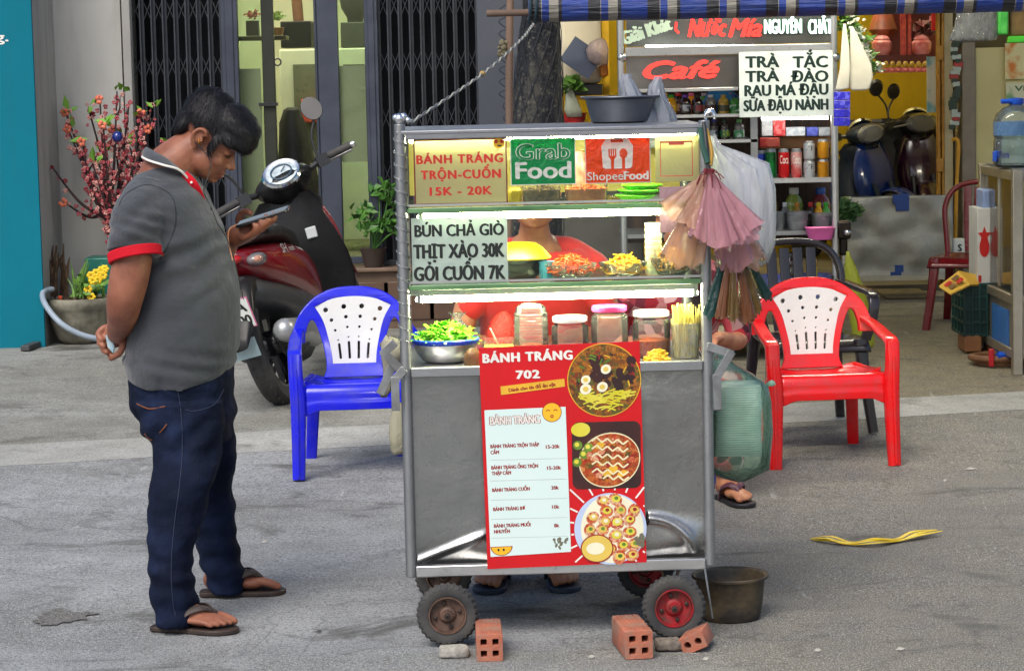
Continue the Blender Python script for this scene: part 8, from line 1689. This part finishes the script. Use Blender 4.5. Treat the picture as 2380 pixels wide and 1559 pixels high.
for k, (vx, vy, dy) in enumerate(tips):
    e = P(vx, vy, 13.95+dy); st0 = P(262+rg.uniform(-10, 16), 520+rg.uniform(-30, 40), 13.95); m1 = st0.lerp(e, .45)+Vector((rg.uniform(-.05, .05)+(.03 if vx > 260 else -.0), rg.uniform(-.06, .06), rg.uniform(-.05, .03))); pts = [Vector(q) for q in cr([base, st0, m1, e], 10)]
    n = len(pts); mbB.tube(pts, [.018*(1-.8*i/n) for i in range(n)], 6)
    for i in range(8, n):
        for _ in range(5 if vx not in (118, 148) else 1):
            if rg.random() < .42: o = pts[i]+Vector((rg.gauss(0, .017), rg.gauss(0, .017), rg.gauss(0, .017))); bloom(o, rg.uniform(.006, .013), rg.choice((0, 0, 0, 1, 1, 2)))
    for _ in range(2):   # side twigs
        i = rg.randrange(10, n-3); d = Vector((rg.uniform(-.6, .6), rg.uniform(-.3, .3), 1)).normalized()*rg.uniform(.08, .16); mbB.tube([pts[i], pts[i]+d*.5+Vector((.01, 0, 0)), pts[i]+d], [.006, .005, .002], 5)
        for _ in range(7): o = pts[i]+d*rg.random()+Vector((rg.gauss(0, .01), rg.gauss(0, .01), rg.gauss(0, .01))); bloom(o, rg.uniform(.006, .011), rg.choice((0, 0, 1, 2)))
    if k % 2 == 0: bloom(e+Vector((0, -.02, .0)), .022, 3)
    if k % 3 != 1: leaves(mbL, e+Vector((.02, 0, .0)), 3, .035, .085, k, 1, 0, .24)
build('branch', mbB, mat('peach bark', S(58, 36, 36), .8, col2=S(38, 24, 26), scale=30), t)
bf = build('blossom', mbF, [mat('blossom pink', S(190, 92, 98), .6, col2=S(158, 58, 68), scale=30), mat('blossom pale', S(222, 160, 150), .6), mat('blossom deep', S(150, 34, 50), .6), mat('blossom orange', S(226, 120, 90), .6)], t, fixn=False, ang=180)
build('leaf', mbL, mat('fresh leaf', S(120, 170, 60), .5), t, fixn=False)
mb = MB(); q = P(273, 318, 13.8); mb.ball(tuple(q), (.03, .03, .03)); single('blue_bauble', mb, mat('blue bauble', S(16, 40, 120), .15, coat=.5), 'shiny dark blue bauble hanging in the peach branches', 'bauble')
# plant in the doorway beyond the scooter
q = P(898, 560, HY-.02); t = thing('door_plant', 'slim leafy potted plant on the step by the right hand gate', 'potted plant', (q.x, q.y, FLZ)); mb = MB(); mb.lathe([(.05, 0), (.075, .10), (.08, .11), (.07, .108), (.001, .1)], 18, T(P(868, 600, HY-.06).x, HY-.06, FLZ+.024)); build('pot', mb, mat('door pot', S(64, 52, 46), .6), t)
mb = MB(); rg = random.Random(17); b0 = Vector((P(868, 600, HY-.06).x, HY-.06, FLZ+.12))
for k, (vx, vy) in enumerate(((905, 440), (880, 450), (850, 500), (838, 505), (915, 480), (895, 520), (920, 540), (860, 540))):
    e = P(vx, vy, HY-.07+rg.uniform(-.05, .05)); mb.tube([b0, (b0+e)/2+Vector((.02, 0, .03)), e], [.006, .005, .003], 5, sm=4); leaves(mb, e, 16, .07, .07, k+40, .9, 0, .32)
build('foliage', mb, mat('door leaf', S(46, 92, 36), .5, col2=S(84, 130, 50), scale=20), t, fixn=False)
